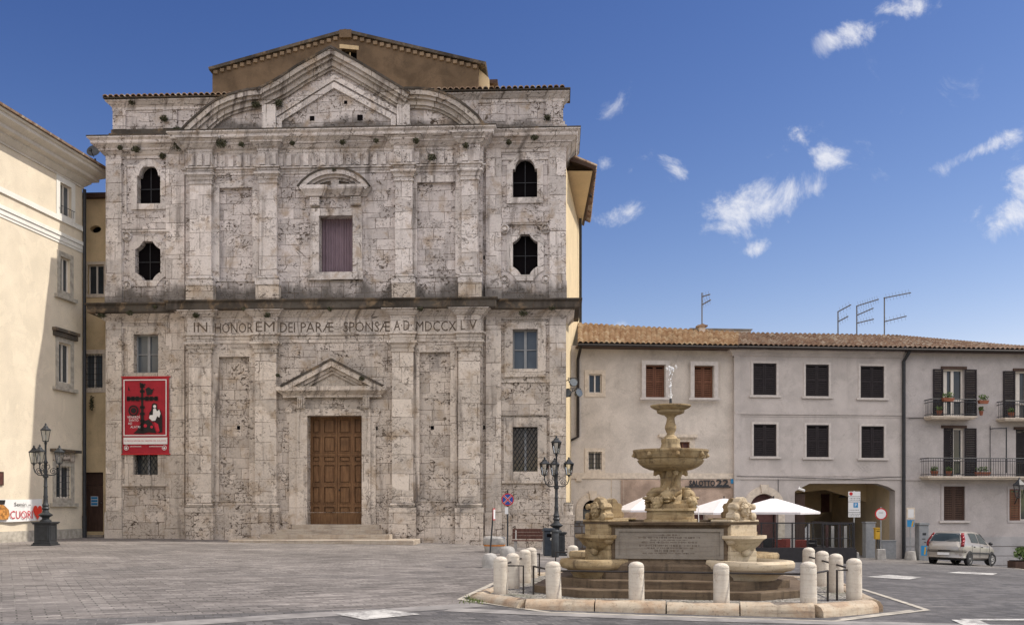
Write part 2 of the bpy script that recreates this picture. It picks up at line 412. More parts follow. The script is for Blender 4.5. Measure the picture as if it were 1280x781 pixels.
def tiles(name, c1, c2, c3):
    m, nt, b = _new(name); g = G(nt); v = g.coord('Object'); x, y, z = g.sep(v)
    P = g.vec(g.m('MULTIPLY', x, 5.0), g.m('MULTIPLY', y, 2.6))
    cell = g.vor(P, 1.0, 'F1', 1); r, gg, bb = g.sep(cell)
    c = g.mix(g.ramp(r, .2, .8), c1, c2); c = g.mix(g.ramp(gg, .62, .95, 0, .8), c, c3)
    c = g.mix(g.ramp(g.noise(v, 1.2, 6, .7, .4), .52, .75, 0, .65), c, (.085, .072, .055))
    c = g.mix(g.ramp(g.noise(v, 9, 4, .7), .55, .75, 0, .35), c, (.33, .29, .20))
    g.L(c, b.inputs['Base Color']); b.inputs['Roughness'].default_value = .9; b.inputs['Specular IOR Level'].default_value = .15
    return m

def fount(name, c, dark, wet=.6, warm=(.30,.20,.10), foot=False, marks=.6):
    """fountain travertine: banded, ochre, with water stain"""
    m, nt, b = _new(name); g = G(nt); v = g.coord('Object'); x, y, z = g.sep(v)
    band = g.noise(g.vec(g.m('MULTIPLY', x, .5), g.m('MULTIPLY', y, .5), g.m('MULTIPLY', z, 7)), 2.2, 5, .6, .3)
    n = g.noise(v, 2.4, 6, .65, .4)
    cc = g.mix(g.ramp(n, .40, .68), c, warm)
    cc = g.mix(g.ramp(band, .45, .72, 0, .5), cc, dark)
    runs = g.noise(g.vec(g.m('MULTIPLY', x, 6), g.m('MULTIPLY', y, 6), g.m('MULTIPLY', z, .7)), 1.0, 5, .6)
    cc = g.mix(g.ramp(runs, .5, .75, 0, wet), cc, dark)
    fine = g.noise(v, 22, 6, .7)
    cc = g.mix(g.ramp(fine, .56, .66, 0, marks), cc, dark)
    cc = g.mix(g.m('MULTIPLY', g.ramp(g.vor(v, 16.0), .08, .2, .6, 0), g.ramp(n, .45, .6)), cc, dark)
    if foot:
        cc = g.mix(g.m('MULTIPLY', g.ramp(g.m('ADD', z, g.m('MULTIPLY', n, .25)), .10, .30, 1, 0), .75), cc, dark)
        cc = g.mix(g.ramp(g.noise(v, 5, 6, .7, .5), .54, .64, 0, .75), cc, dark)
    g.L(cc, b.inputs['Base Color']); b.inputs['Roughness'].default_value = .75; b.inputs['Specular IOR Level'].default_value = .3
    g.L(g.bump(g.m('ADD', fine, band), .4, .015), b.inputs['Normal'])
    return m

def setts(name):
    """the paved piazza: small basalt setts, paler and dustier to the left, dark road surface on the right"""
    m, nt, b = _new(name); g = G(nt); v = g.coord('Object'); x, y, z = g.sep(v)
    wob = g.noise(v, .35, 2)
    a = R(28); ca, sa = math.cos(a), math.sin(a)
    xr = g.m('ADD', g.m('MULTIPLY', x, ca), g.m('MULTIPLY', y, sa)); yr = g.m('SUBTRACT', g.m('MULTIPLY', y, ca), g.m('MULTIPLY', x, sa))
    yr = g.m('ADD', yr, g.m('MULTIPLY', wob, .35))
    val, mort = g.brick(g.vec(xr, yr), .42, .19, .014, .5, 1, 2, .25)
    P2 = g.vec(g.m('ADD', x, g.m('MULTIPLY', y, .35)), g.m('ADD', y, g.m('MULTIPLY', wob, .2)))
    val2, mort2 = g.brick(P2, .30, .22, .012, .5, 1, 2, .25)
    # road side: right of a line through the fountain's left corner, and the strip in front
    f1 = g.m('ADD', g.m('MULTIPLY', g.m('SUBTRACT', x, 1.5), .95), g.m('MULTIPLY', g.m('SUBTRACT', y, 26), -.06))
    f2 = g.m('SUBTRACT', g.m('ADD', g.m('MULTIPLY', x, .51), 18.25), y)
    side = g.m('MAXIMUM', g.ramp(f1, -.6, .8), g.ramp(f2, -.03, .03))
    side = g.m('MULTIPLY', side, g.ramp(y, 39, 42.5, 1, .55))
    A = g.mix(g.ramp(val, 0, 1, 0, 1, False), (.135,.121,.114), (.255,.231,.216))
    B = g.mix(g.ramp(val2, 0, 1, 0, 1, False), (.072,.069,.071), (.145,.137,.136))
    c = g.mix(side, A, B)
    mo = g.mix(side, mort, mort2)
    big = g.noise(v, .22, 5, .6, .5); c = g.mix(1.0, c, g.vec(*[g.ramp(big, .3, .72, .80, 1.14)] * 3), 'MULTIPLY')
    c = g.mix(g.ramp(g.noise(g.vec(g.m('MULTIPLY', x, .25), y), .9, 6, .65, .6), .55, .78, 0, .42), c, (.12, .105, .095))
    c = g.mix(g.ramp(g.noise(g.vec(g.m('MULTIPLY', x, .18), y), 1.7, 5, .6), .58, .75, 0, .35), c, (.33, .30, .275))
    # tyre arcs
    dx = g.m('ADD', x, 9.5); dy = g.m('SUBTRACT', y, 23.5)
    for rad in (4.2, 5.7):
        rr = g.m('SQRT', g.m('ADD', g.m('MULTIPLY', dx, dx), g.m('MULTIPLY', g.m('MULTIPLY', dy, dy), 1.6)))
        arc = g.m('MULTIPLY', g.ramp(g.m('ABSOLUTE', g.m('SUBTRACT', rr, rad)), .06, .22, .4, 0), g.ramp(g.noise(v, .6, 3), .42, .62))
        c = g.mix(arc, c, (.08, .07, .065))
    c = g.mix(g.ramp(g.vor(v, .55), .022, .034, .7, 0), c, (.06, .05, .05))
    fine = g.noise(v, 11, 6, .7); c = g.mix(1.0, c, g.vec(*[g.ramp(fine, .3, .7, .74, 1.24)] * 3), 'MULTIPLY')
    rows = g.noise(g.vec(g.m('MULTIPLY', xr, .45), g.m('MULTIPLY', yr, 4.6)), 1.0, 3, .6)
    rk = g.m('ADD', g.m('MULTIPLY', g.m('SUBTRACT', g.ramp(rows, .32, .68, .72, 1.24), 1.0), g.m('SUBTRACT', 1.0, g.m('MULTIPLY', side, .8))), 1.0)
    c = g.mix(1.0, c, g.vec(rk, rk, rk), 'MULTIPLY')
    c = g.mix(1.0, c, g.vec(*[g.ramp(y, 32, 40, 1.0, 1.22)] * 3), 'MULTIPLY')  # sunlit brightness before the church put into the paving colour
    patch = g.ramp(g.noise(g.vec(x, y, 5.0), .16, 3, .5, .6), .56, .60)
    c = g.mix(g.m('MULTIPLY', patch, .28), c, (.085,.08,.08))
    pale = g.mix(side, (.21,.19,.175), (.24,.225,.215))
    c = g.mix(g.m('MULTIPLY', mo, g.ramp(g.noise(v, .7, 3), .36, .60, .45, .95)), c, g.mix(g.ramp(g.noise(v, .5, 2), .50, .62), (.065,.06,.055), pale))
    g.L(c, b.inputs['Base Color']); b.inputs['Roughness'].default_value = .82; b.inputs['Specular IOR Level'].default_value = .3
    g.L(g.bump(g.m('SUBTRACT', fine, mo), .5, .02), b.inputs['Normal'])
    return m

def cobble(name):
    m, nt, b = _new(name); g = G(nt); v = g.coord('Object')
    dist = g.vor(v, 11, 'DISTANCE_TO_EDGE'); cell = g.vor(v, 11, 'F1', 1)
    r, _, _ = g.sep(cell); c = g.mix(r, (.20,.185,.16), (.38,.35,.31))
    c = g.mix(g.ramp(g.noise(v, 1.3, 4), .5, .7, 0, .5), c, (.10,.12,.05))
    c = g.mix(g.ramp(dist, .02, .07, .85, 0), c, (.06,.05,.04))
    g.L(c, b.inputs['Base Color']); b.inputs['Roughness'].default_value = .85
    g.L(g.bump(g.ramp(dist, 0, .25), .8, .03), b.inputs['Normal'])
    return m

def wood(name, c1, c2, rough=.55):
    m, nt, b = _new(name); g = G(nt); v = g.coord('Object'); x, y, z = g.sep(v)
    gr = g.noise(g.vec(g.m('MULTIPLY', x, 22), g.m('MULTIPLY', y, 22), g.m('MULTIPLY', z, 1.6)), 1.0, 6, .65, .4)
    big = g.noise(v, 1.4, 4, .6)
    c = g.mix(g.ramp(gr, .35, .65), c1, c2); c = g.mix(g.ramp(big, .45, .75, 0, .55), c, tuple(q * .45 for q in c1))
    g.L(c, b.inputs['Base Color']); b.inputs['Roughness'].default_value = rough; b.inputs['Specular IOR Level'].default_value = .3
    g.L(g.bump(gr, .3, .006), b.inputs['Normal'])
    return m

def glass(name, c=(.02,.025,.03), rough=.08):
    m, nt, b = _new(name); g = G(nt); v = g.coord('Object')
    n = g.noise(v, 1.3, 2); g.L(g.mix(n, c, tuple(q * 2.2 for q in c)), b.inputs['Base Color'])
    b.inputs['Roughness'].default_value = rough; b.inputs['Specular IOR Level'].default_value = .6
    g.L(g.bump(n, .05, .05), b.inputs['Normal'])
    return m

def clear_glass(name):
    m = bpy.data.materials.new(name); m.use_nodes = True; nt = m.node_tree; nt.nodes.clear()
    o = nt.nodes.new('ShaderNodeOutputMaterial'); t = nt.nodes.new('ShaderNodeBsdfTransparent'); gl = nt.nodes.new('ShaderNodeBsdfGlossy')
    gl.inputs['Roughness'].default_value = .05; t.inputs[0].default_value = (.86,.88,.88,1)
    fr = nt.nodes.new('ShaderNodeFresnel'); fr.inputs[0].default_value = 1.35
    mx = nt.nodes.new('ShaderNodeMixShader'); nt.links.new(fr.outputs[0], mx.inputs[0]); nt.links.new(t.outputs[0], mx.inputs[1]); nt.links.new(gl.outputs[0], mx.inputs[2])
    nt.links.new(mx.outputs[0], o.inputs[0]); return m

def foliage(name, c1, c2):
    m, nt, b = _new(name); g = G(nt); v = g.coord('Object')
    g.L(g.mix(g.ramp(g.noise(v, 6, 3), .35, .65), c1, c2), b.inputs['Base Color']); b.inputs['Roughness'].default_value = .7
    return m

def worn_paint(name):
    m, nt, b = _new(name); g = G(nt); v = g.coord('Object'); n = g.noise(v, 9, 8, .75); n2 = g.noise(v, 1.7, 4)
    f = g.ramp(g.m('ADD', g.m('MULTIPLY', n, .7), g.m('MULTIPLY', n2, .5)), .50, .72)
    g.L(g.mix(f, (.56,.545,.515), (.20,.19,.185)), b.inputs['Base Color']); b.inputs['Roughness'].default_value = .8
    return m
M = {}
M['stone'] = ashlar('church_stone', (.56,.49,.425), (.60,.55,.53), zsplit=9.0, marks=1.15, bands=((10.85, 12.1, .8), (18.4, 19.1, .75)))
M['stone_trim'] = ashlar('church_trim_stone', (.62,.545,.47), (.66,.61,.58), w=1.9, h=2.0, zsplit=9.0, joint=.010, marks=.85, dirt=1.7)
M['stone_gable'] = ashlar('weathered_gable_stone', (.50,.45,.40), (.52,.475,.445), w=1.3, h=2.0, joint=.016, marks=1.0, dirt=2.0)
M['stone_pil'] = ashlar('pilaster_stone', (.64,.565,.49), (.69,.635,.605), w=2.7, h=.82, zsplit=9.0, joint=.012, marks=.75, dirt=1.1, bands=((10.85, 12.1, .7),))
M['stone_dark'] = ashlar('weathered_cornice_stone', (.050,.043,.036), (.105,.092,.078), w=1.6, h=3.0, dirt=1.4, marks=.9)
M['stone_low'] = ashlar('pedestal_stone', (.60,.52,.44), (.58,.51,.445), w=1.2, h=.55, dirt=1.1, marks=1.2)
M['plaster_cream'] = plaster('cream_plaster', (.68,.595,.47), (.42,.36,.27), .35, .07, runs=.15)
M['white_trim'] = plaster('white_moulding', (.74,.72,.67), (.4,.37,.33), .2, .05, runs=.1)
M['cornice_grey'] = plaster('grey_cornice', (.62,.57,.50), (.3,.26,.21), .3, .08)
M['plaster_yellow'] = plaster('ochre_plaster', (.60,.47,.29), (.18,.14,.09), .5, .15, runs=.6)
M['plaster_side'] = plaster('side_wall_plaster', (.62,.50,.32), (.35,.27,.18), .25, .06, runs=.1)
M['plaster_gable'] = plaster('brown_gable_plaster', (.135,.095,.062), (.06,.046,.036), .6, .30, runs=.35)
M['plaster_house'] = plaster('pale_house_plaster', (.545,.49,.437), (.29,.25,.215), .55, .13, runs=.4)
M['plaster_grey'] = plaster('grey_house_plaster', (.470,.428,.405), (.235,.21,.195), .55, .13, runs=.4)
M['plaster_right'] = plaster('beige_house_plaster', (.435,.40,.388), (.23,.205,.195), .5, .11, runs=.2)
M['plaster_arch'] = plaster('passage_plaster', (.55,.44,.29), (.3,.23,.15), .35, .10)
M['rubble'] = plaster('rough_rubble_face', (.42,.315,.25), (.20,.145,.11), .85, .35, runs=.2)
M['house_trim'] = simple('pale_stone_trim', (.60,.52,.43), .85, vary=.15)
M['grey_trim'] = simple('pale_grey_trim', (.53,.485,.455), .8, vary=.1)
M['base_grey'] = plaster('grey_base_render', (.37,.36,.36), (.18,.17,.165), .5, .12, runs=.3)
M['white_paint'] = simple('white_frame_paint', (.68,.63,.57), .5, vary=.05)
M['tile_light'] = tiles('pale_terracotta', (.34,.22,.13), (.43,.31,.20), (.56,.47,.34))  # lighter, warmer terracotta for the pale house roof
M['tile_dark'] = tiles('old_terracotta', (.21,.135,.095), (.30,.21,.15), (.43,.37,.30))
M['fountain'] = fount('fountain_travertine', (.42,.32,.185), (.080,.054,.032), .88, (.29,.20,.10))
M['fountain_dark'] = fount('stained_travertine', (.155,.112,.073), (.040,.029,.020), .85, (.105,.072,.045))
M['fountain_sunlit'] = fount('sunlit_travertine', (.56,.47,.34), (.22,.16,.10), .3, (.52,.42,.29))  # lit copy of the fountain stone, sunlight put into its base colour
M['ink'] = simple('worn_letter_stain', (.115,.088,.068), .9, vary=.5, scale=14)
M['panel_stone'] = fount('grey_marble_panel', (.255,.225,.19), (.13,.105,.085), .4, (.225,.195,.16), marks=.2)
M['bollard'] = fount('bollard_stone', (.60,.55,.475), (.36,.30,.24), .22, (.56,.49,.41), foot=True, marks=.35)
M['kerb'] = fount('kerb_stone', (.45,.38,.29), (.13,.095,.07), .5, (.38,.27,.18), marks=.6)
M['step_stone'] = fount('step_stone', (.44,.38,.31), (.15,.12,.10), .3, (.38,.31,.24), marks=.5)
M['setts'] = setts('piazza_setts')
M['cobble'] = cobble('cobbles')
M['smooth_stone'] = simple('smooth_grey_stone', (.235,.22,.21), .8, vary=.3, scale=1.6, bump=.2)
M['road_paint'] = worn_paint('worn_white_paint')
M['border_stone'] = simple('pale_border_stone', (.40,.365,.31), .8, vary=.25, scale=4, bump=.2)
M['door_wood'] = wood('old_door_wood', (.13,.062,.026), (.215,.115,.052))
M['brown_wood'] = wood('dark_brown_wood', (.055,.030,.022), (.085,.048,.034), .6)
M['shutter_brown'] = wood('red_brown_shutter', (.13,.05,.027), (.18,.078,.043), .6)
M['shutter_dark'] = simple('dark_shutter_paint', (.020,.015,.017), .55, vary=.2, spec=.25)
M['bench_wood'] = wood('bench_wood', (.075,.03,.022), (.12,.055,.04))
M['iron'] = simple('dark_iron', (.035,.037,.042), .5, .3, .2)
M['iron_blue'] = simple('lamp_iron', (.040,.043,.047), .5, .3, .2)
M['rail_iron'] = simple('brown_black_iron', (.030,.024,.022), .55, .3, .2)
M['grey_metal'] = simple('grey_cabinet_paint', (.27,.28,.29), .55, .1, .1)
M['bin_metal'] = simple('bin_paint', (.045,.055,.070), .45, .2, .15)
M['aerial'] = simple('dull_aerial_metal', (.13,.13,.135), .6, .2, .1)
M['galv'] = simple('galvanised_metal', (.38,.39,.40), .4, .7, .1)
M['glass_dark'] = glass('dark_window_glass')
M['glass_blue'] = glass('blue_grey_glass', (.055,.065,.075), .12)  # paler, bluer base colour than the dark window glass
M['void'] = simple('dark_interior', (.006,.005,.006), .9, vary=0, spec=.05)
M['clear'] = clear_glass('clear_glass')
M['curtain'] = simple('mauve_curtain', (.21,.155,.185), .9, vary=.1, scale=1.5)
M['red'] = simple('red_banner_cloth', (.34,.014,.026), .75, vary=.12, scale=2)
M['black'] = simple('black_print', (.018,.014,.014), .8, vary=0)
M['white'] = simple('white_print', (.74,.72,.70), .8, vary=0)
M['white_cloth'] = simple('white_banner_cloth', (.76,.75,.74), .8, vary=.05, scale=2)
M['crimson'] = simple('crimson_print', (.50,.02,.04), .8, vary=0)
M['orange_red'] = simple('heart_red', (.72,.05,.025), .8, vary=0)
M['skin_print'] = simple('jar_print', (.45,.20,.05), .8, vary=.5, scale=9)
M['blue'] = simple('sign_blue', (.02,.06,.30), .5, vary=0)
M['sky_blue'] = simple('sign_cyan', (.03,.24,.50), .5, vary=0)
M['sign_red'] = simple('sign_red', (.50,.02,.025), .5, vary=0)
M['sign_white'] = simple('sign_white', (.72,.72,.72), .5, vary=0)
M['yellow'] = simple('yellow_paint', (.55,.33,.03), .55, vary=.1)
M['concrete'] = simple('concrete_base', (.36,.345,.325), .9, vary=.2, scale=5, bump=.3)
M['canvas'] = simple('umbrella_canvas', (.70,.67,.68), .85, vary=.04)
M['black_metal'] = simple('black_furniture', (.022,.020,.023), .5, vary=.2)
M['red_seat'] = simple('red_chair_fabric', (.22,.035,.025), .7, vary=.2)
M['car_paint'] = simple('silver_car_paint', (.40,.375,.345), .30, .5, .03)
M['car_trim'] = simple('car_black_trim', (.025,.025,.028), .5, vary=0)
M['car_glass'] = glass('car_glass', (.03,.04,.042), .05)
M['rim_paint'] = simple('wheel_rim_silver', (.50,.49,.47), .35, .15, .05)
M['tail'] = simple('tail_light_red', (.22,.012,.018), .25, vary=0)
M['rubber'] = simple('tyre_rubber', (.020,.020,.021), .8, vary=0)
M['water'] = glass('fountain_water', (.10,.10,.085), .03)
M['spray'] = simple('water_spray', (.86,.87,.88), .15, vary=0)
M['weed'] = foliage('weed_leaves', (.035,.042,.018), (.075,.072,.034))
M['grass'] = foliage('grass_blades', (.09,.13,.03), (.15,.18,.06))
M['leaf'] = foliage('shrub_leaves', (.06,.11,.025), (.13,.19,.05))
M['terracotta'] = simple('terracotta_pot', (.25,.09,.05), .85, vary=.2)
M['orange'] = simple('orange_stripe', (.45,.17,.04), .8, vary=.2)
M['drystone'] = ashlar('dark_polygonal_stone', (.20,.19,.185), (.15,.145,.145), w=.4, h=.33, joint=.03, dirt=.6, marks=.4)
M['eaves_brick'] = plaster('eaves_brick', (.23,.17,.115), (.10,.075,.052), .7, .3)
M['patina'] = simple('brown_shop_door', (.09,.035,.03), .6, vary=.2)
# ------------------------------------------------------------------ ground, bands, markings
def ground():
    xs = sorted(set([-400,-200,-120,-90,-70] + [i*1.5 for i in range(-40, 41)] + [70,90,120,200,400]))
    ys = sorted(set([-200,-100,-50,-25,-10] + [i*1.0 for i in range(-5, 61)] + [70,90,120,200,400,800]))
    bm = bmesh.new()
    grid = [[bm.verts.new((x, y, zg(max(-60,min(60,x)), max(-30,min(95,y))))) for x in xs] for y in ys]
    for j in range(len(ys)-1):
        for i in range(len(xs)-1): bm.faces.new((grid[j][i], grid[j][i+1], grid[j+1][i+1], grid[j+1][i]))
    mb = MB(); mb.bm.free(); mb.bm = bm
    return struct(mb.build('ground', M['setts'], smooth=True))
ground()

def gz(x, y):
    """height on the ground mesh itself (bilinear on its grid)"""
    x0 = math.floor(x/1.5)*1.5; y0 = math.floor(y); fx = (x-x0)/1.5; fy = y-y0
    a, b, c, d = zg(x0,y0), zg(x0+1.5,y0), zg(x0,y0+1), zg(x0+1.5,y0+1)
    return (a*(1-fx)+b*fx)*(1-fy) + (c*(1-fx)+d*fx)*fy
def ribbon(mb, pts, w, lift, h=0.0):
    """strip following the ground along a polyline"""
    P = []
    for a, b in zip(pts, pts[1:]):
        n = max(1, int(math.dist(a, b) / .4)); P += [(a[0]+(b[0]-a[0])*k/n, a[1]+(b[1]-a[1])*k/n) for k in range(n)]
    P.append(pts[-1]); V = [Vector(p) for p in P]; prev = None
    for i, p in enumerate(V):
        t = (V[min(i+1,len(V)-1)] - V[max(i-1,0)]).normalized(); n = Vector((-t.y, t.x)) * w / 2
        a, b = p + n, p - n
        row = (mb.bm.verts.new((a.x, a.y, gz(a.x,a.y)+lift)), mb.bm.verts.new((b.x, b.y, gz(b.x,b.y)+lift)))
        if prev: mb.bm.faces.new((prev[0], prev[1], row[1], row[0]))
        prev = row
def quad_on_ground(mb, q, lift, n=6):
    q = [Vector(p) for p in q]; grid = []
    for j in range(n+1):
        row = []
        for i in range(n+1):
            s, t = i/n, j/n; p = (q[0]*(1-s)+q[1]*s)*(1-t) + (q[3]*(1-s)+q[2]*s)*t
            row.append(mb.bm.verts.new((p.x, p.y, gz(p.x,p.y)+lift)))
        grid.append(row)
    for j in range(n):
        for i in range(n): mb.bm.faces.new((grid[j][i], grid[j][i+1], grid[j+1][i+1], grid[j+1][i]))
def G2(px, py): p = ground_at(px, py); return (p.x, p.y)

mb = MB(); ribbon(mb, [G2(120,786), G2(360,771), G2(560,759), (-0.6,17.9)], .60, .006); struct(mb.build('paving_band', M['smooth_stone']))
mb = MB(); ribbon(mb, [G2(560,762), (1.2,16.45), (3.3,15.95), (5.4,15.65), (8.6,15.3), (14,14.7)], .55, .0075); struct(mb.build('paving_band', M['smooth_stone']))
for q in ([(418,768),(480,762),(526,768),(456,775)], [(1083,721),(1112,718.5),(1152,721.5),(1135,724.5)], [(1184,716),(1198,714.4),(1247,716.6),(1240,718.8)]):
    mb = MB(); quad_on_ground(mb, [G2(*p) for p in q], .012); struct(mb.build('road_marking', M['road_paint']))
mb = MB(); ribbon(mb, [G2(1204,775), G2(1330,775)], .22, .012); ribbon(mb, [G2(1207,775.5), G2(1240,790)], .45, .0135); struct(mb.build('road_marking', M['road_paint']))
mb = MB(); ribbon(mb, [G2(1140,700.5), G2(1200,703), G2(1250,707.5), G2(1300,716)], .16, .012); struct(mb.build('road_edge_line', M['border_stone']))

# ------------------------------------------------------------------ the church
AX, AY = (134-CX)*43.4/FPX, 43.4; BX, BY = (707-CX)*42.4/FPX, 42.4
C = Frame(AX, AY, math.atan2(BY-AY, BX-AX))
church = thing('church', 'grey travertine church with pilasters, a pointed gable and a brown panelled door', 'church', (AX, AY, 0), C.a)
UL, UR = 0.0, C.u(707)
yC, yP, yQ = -0.42, -0.66, -0.10
def U(px, y=0.0): return C.u(px, y)
def Z(px, py, y=0.0): return C.z(px, py, y)
def zc(py): return Z(420, py, yC)
def zw(py, side): return Z(180 if side == 'l' else 660, py)
ZMID_T, ZMID_B = zc(377), zc(389)            # mid cornice slab
ZTOP = zc(167)                               # top of the main cornice
BASE = -1.3
UC0, UC1 = U(232, yC), U(603, yC)            # projecting centre block

# wings with real openings
def arch_pts(u0, u1, z0, zs, zt, n=12, shoulder=.10):
    c = (u0+u1)/2; r = (u1-u0)/2 - shoulder; h = zt - zs
    return [(u0,z0),(u1,z0),(u1,zs)] + [(c + r*math.cos(math.pi*k/n), zs + h*math.sin(math.pi*k/n)) for k in range(n+1)] + [(u0,zs)]
def oct_pts(u0, u1, z0, z1, c=.36, n=5):
    pts = []
    for (cx_, cz_, a0) in ((u0,z0,90),(u1,z0,180),(u1,z1,270),(u0,z1,0)):
        pa = (cx_ + c*math.cos(R(a0)), cz_ + c*math.sin(R(a0))); pb = (cx_ + c*math.cos(R(a0-90)), cz_ + c*math.sin(R(a0-90)))
        q_ = (pa[0]*.5+pb[0]*.5+(cx_-(pa[0]+pb[0])/2)*-.38, pa[1]*.5+pb[1]*.5+(cz_-(pa[1]+pb[1])/2)*-.38)
        seq = [(pa[0]*(1-t)**2+2*q_[0]*t*(1-t)+pb[0]*t*t, pa[1]*(1-t)**2+2*q_[1]*t*(1-t)+pb[1]*t*t) for t in [k/n for k in range(n+1)]]
        pts += seq
    return pts
def grow(poly, d):
    n = len(poly); out = []
    area = sum(poly[i][0]*poly[(i+1)%n][1]-poly[(i+1)%n][0]*poly[i][1] for i in range(n)); sg = 1 if area > 0 else -1
    for i in range(n):
        a, b, c = Vector(poly[i-1]), Vector(poly[i]), Vector(poly[(i+1)%n])
        t1, t2 = (b-a), (c-b)
        t1 = t1.normalized() if t1.length > 1e-6 else t2.normalized(); t2 = t2.normalized() if t2.length > 1e-6 else t1
        n1, n2 = Vector((t1.y,-t1.x)), Vector((t2.y,-t2.x)); mm = (n1+n2)/max(.4, 1+n1.dot(n2)); out.append((b.x+mm.x*d*sg, b.y+mm.y*d*sg))
    return out
def bx(x0, x1, y0, y1, side): return (U(x0), U(x1), zw(y1, side), zw(y0, side))     # pixel box -> u0,u1,z0,z1
WIN = {'l': dict(arch=bx(172,201,207,255,'l'), oct=bx(169.5,201,302,350.5,'l'), up=bx(168,198.5,418,466,'l'), low=bx(167.5,198,545,593,'l')),
       'r': dict(arch=bx(641,671.5,198,247,'r'), oct=bx(641,672,293,343.5,'r'), up=bx(641,672,411.5,461,'r'), low=bx(641,672,533.5,589,'r'))}
rect_pts = lambda q: [(q[0],q[2]),(q[1],q[2]),(q[1],q[3]),(q[0],q[3])]
shapes = {}
for s in 'lr':
    a = WIN[s]['arch']; shapes[s] = dict(arch=arch_pts(a[0],a[1],a[2],a[3]-(a[1]-a[0])/2+.05,a[3]), oct=oct_pts(*WIN[s]['oct']), up=rect_pts(WIN[s]['up']), low=rect_pts(WIN[s]['low']))
for s, (ua, ub) in (('l', (UL, UC0)), ('r', (UC1, UR))):
    mb = MB(); mb.prism([(ua,BASE),(ub,BASE),(ub,ZTOP-.3),(ua,ZTOP-.3)], 0.0, 0.9, list(shapes[s].values()))
    mb.build('facade_wall', M['stone'], church)
# quoin strips of the wings
for (a, b) in ((134,153),(208.5,231.5),(607.5,626.5),(687,707)):
    mb = MB(); ua, ub = U(a), U(b); ua = UL-.02 if a == 134 else ua; ub = UR+.02 if b == 707 else ub
    mb.rect(ua, ub, zc(352), ZTOP-.35, yQ, .02); mb.rect(ua-.03, ub+.03, ZMID_T-.1, zc(352)-.002, yQ-.04, .02); mb.build('quoin_strip', M['stone_pil'], church)
    mb = MB(); mb.rect(ua, ub, zc(640), ZMID_B+.1, yQ, .02); mb.rect(ua-.04, ub+.04, BASE, zc(640)-.002, yQ-.06, .02); mb.build('quoin_strip', M['stone_pil'], church)
# fascia strips tying the strips across each wing
for s, (a, b) in (('l', (153,208.5)), ('r', (626.5,687))):
    mb = MB(); mb.rect(U(a)+.002, U(b)-.002, zw(287 if s == 'l' else 279,s), zw(266 if s == 'l' else 259,s), -.075, .02); mb.build('string_course', M['stone'], church)
    mb = MB(); mb.rect(U(a)+.002, U(b)-.002, ZMID_T-.1, zw(361 if s == 'l' else 355,s), -.085, .02); mb.build('string_course', M['stone'], church)
mb = MB(); mb.rect(U(626.5)+.002, U(687)-.002, Z(660,519), Z(660,500), -.075, .02); mb.build('string_course', M['stone'], church)
for s, (a, b) in (('l', (153,208.5)), ('r', (626.5,687))):
    mb = MB(); mb.rect(U(a)+.002, U(b)-.002, BASE, zc(640), -.07, .02); mb.build('plinth', M['stone_low'], church)

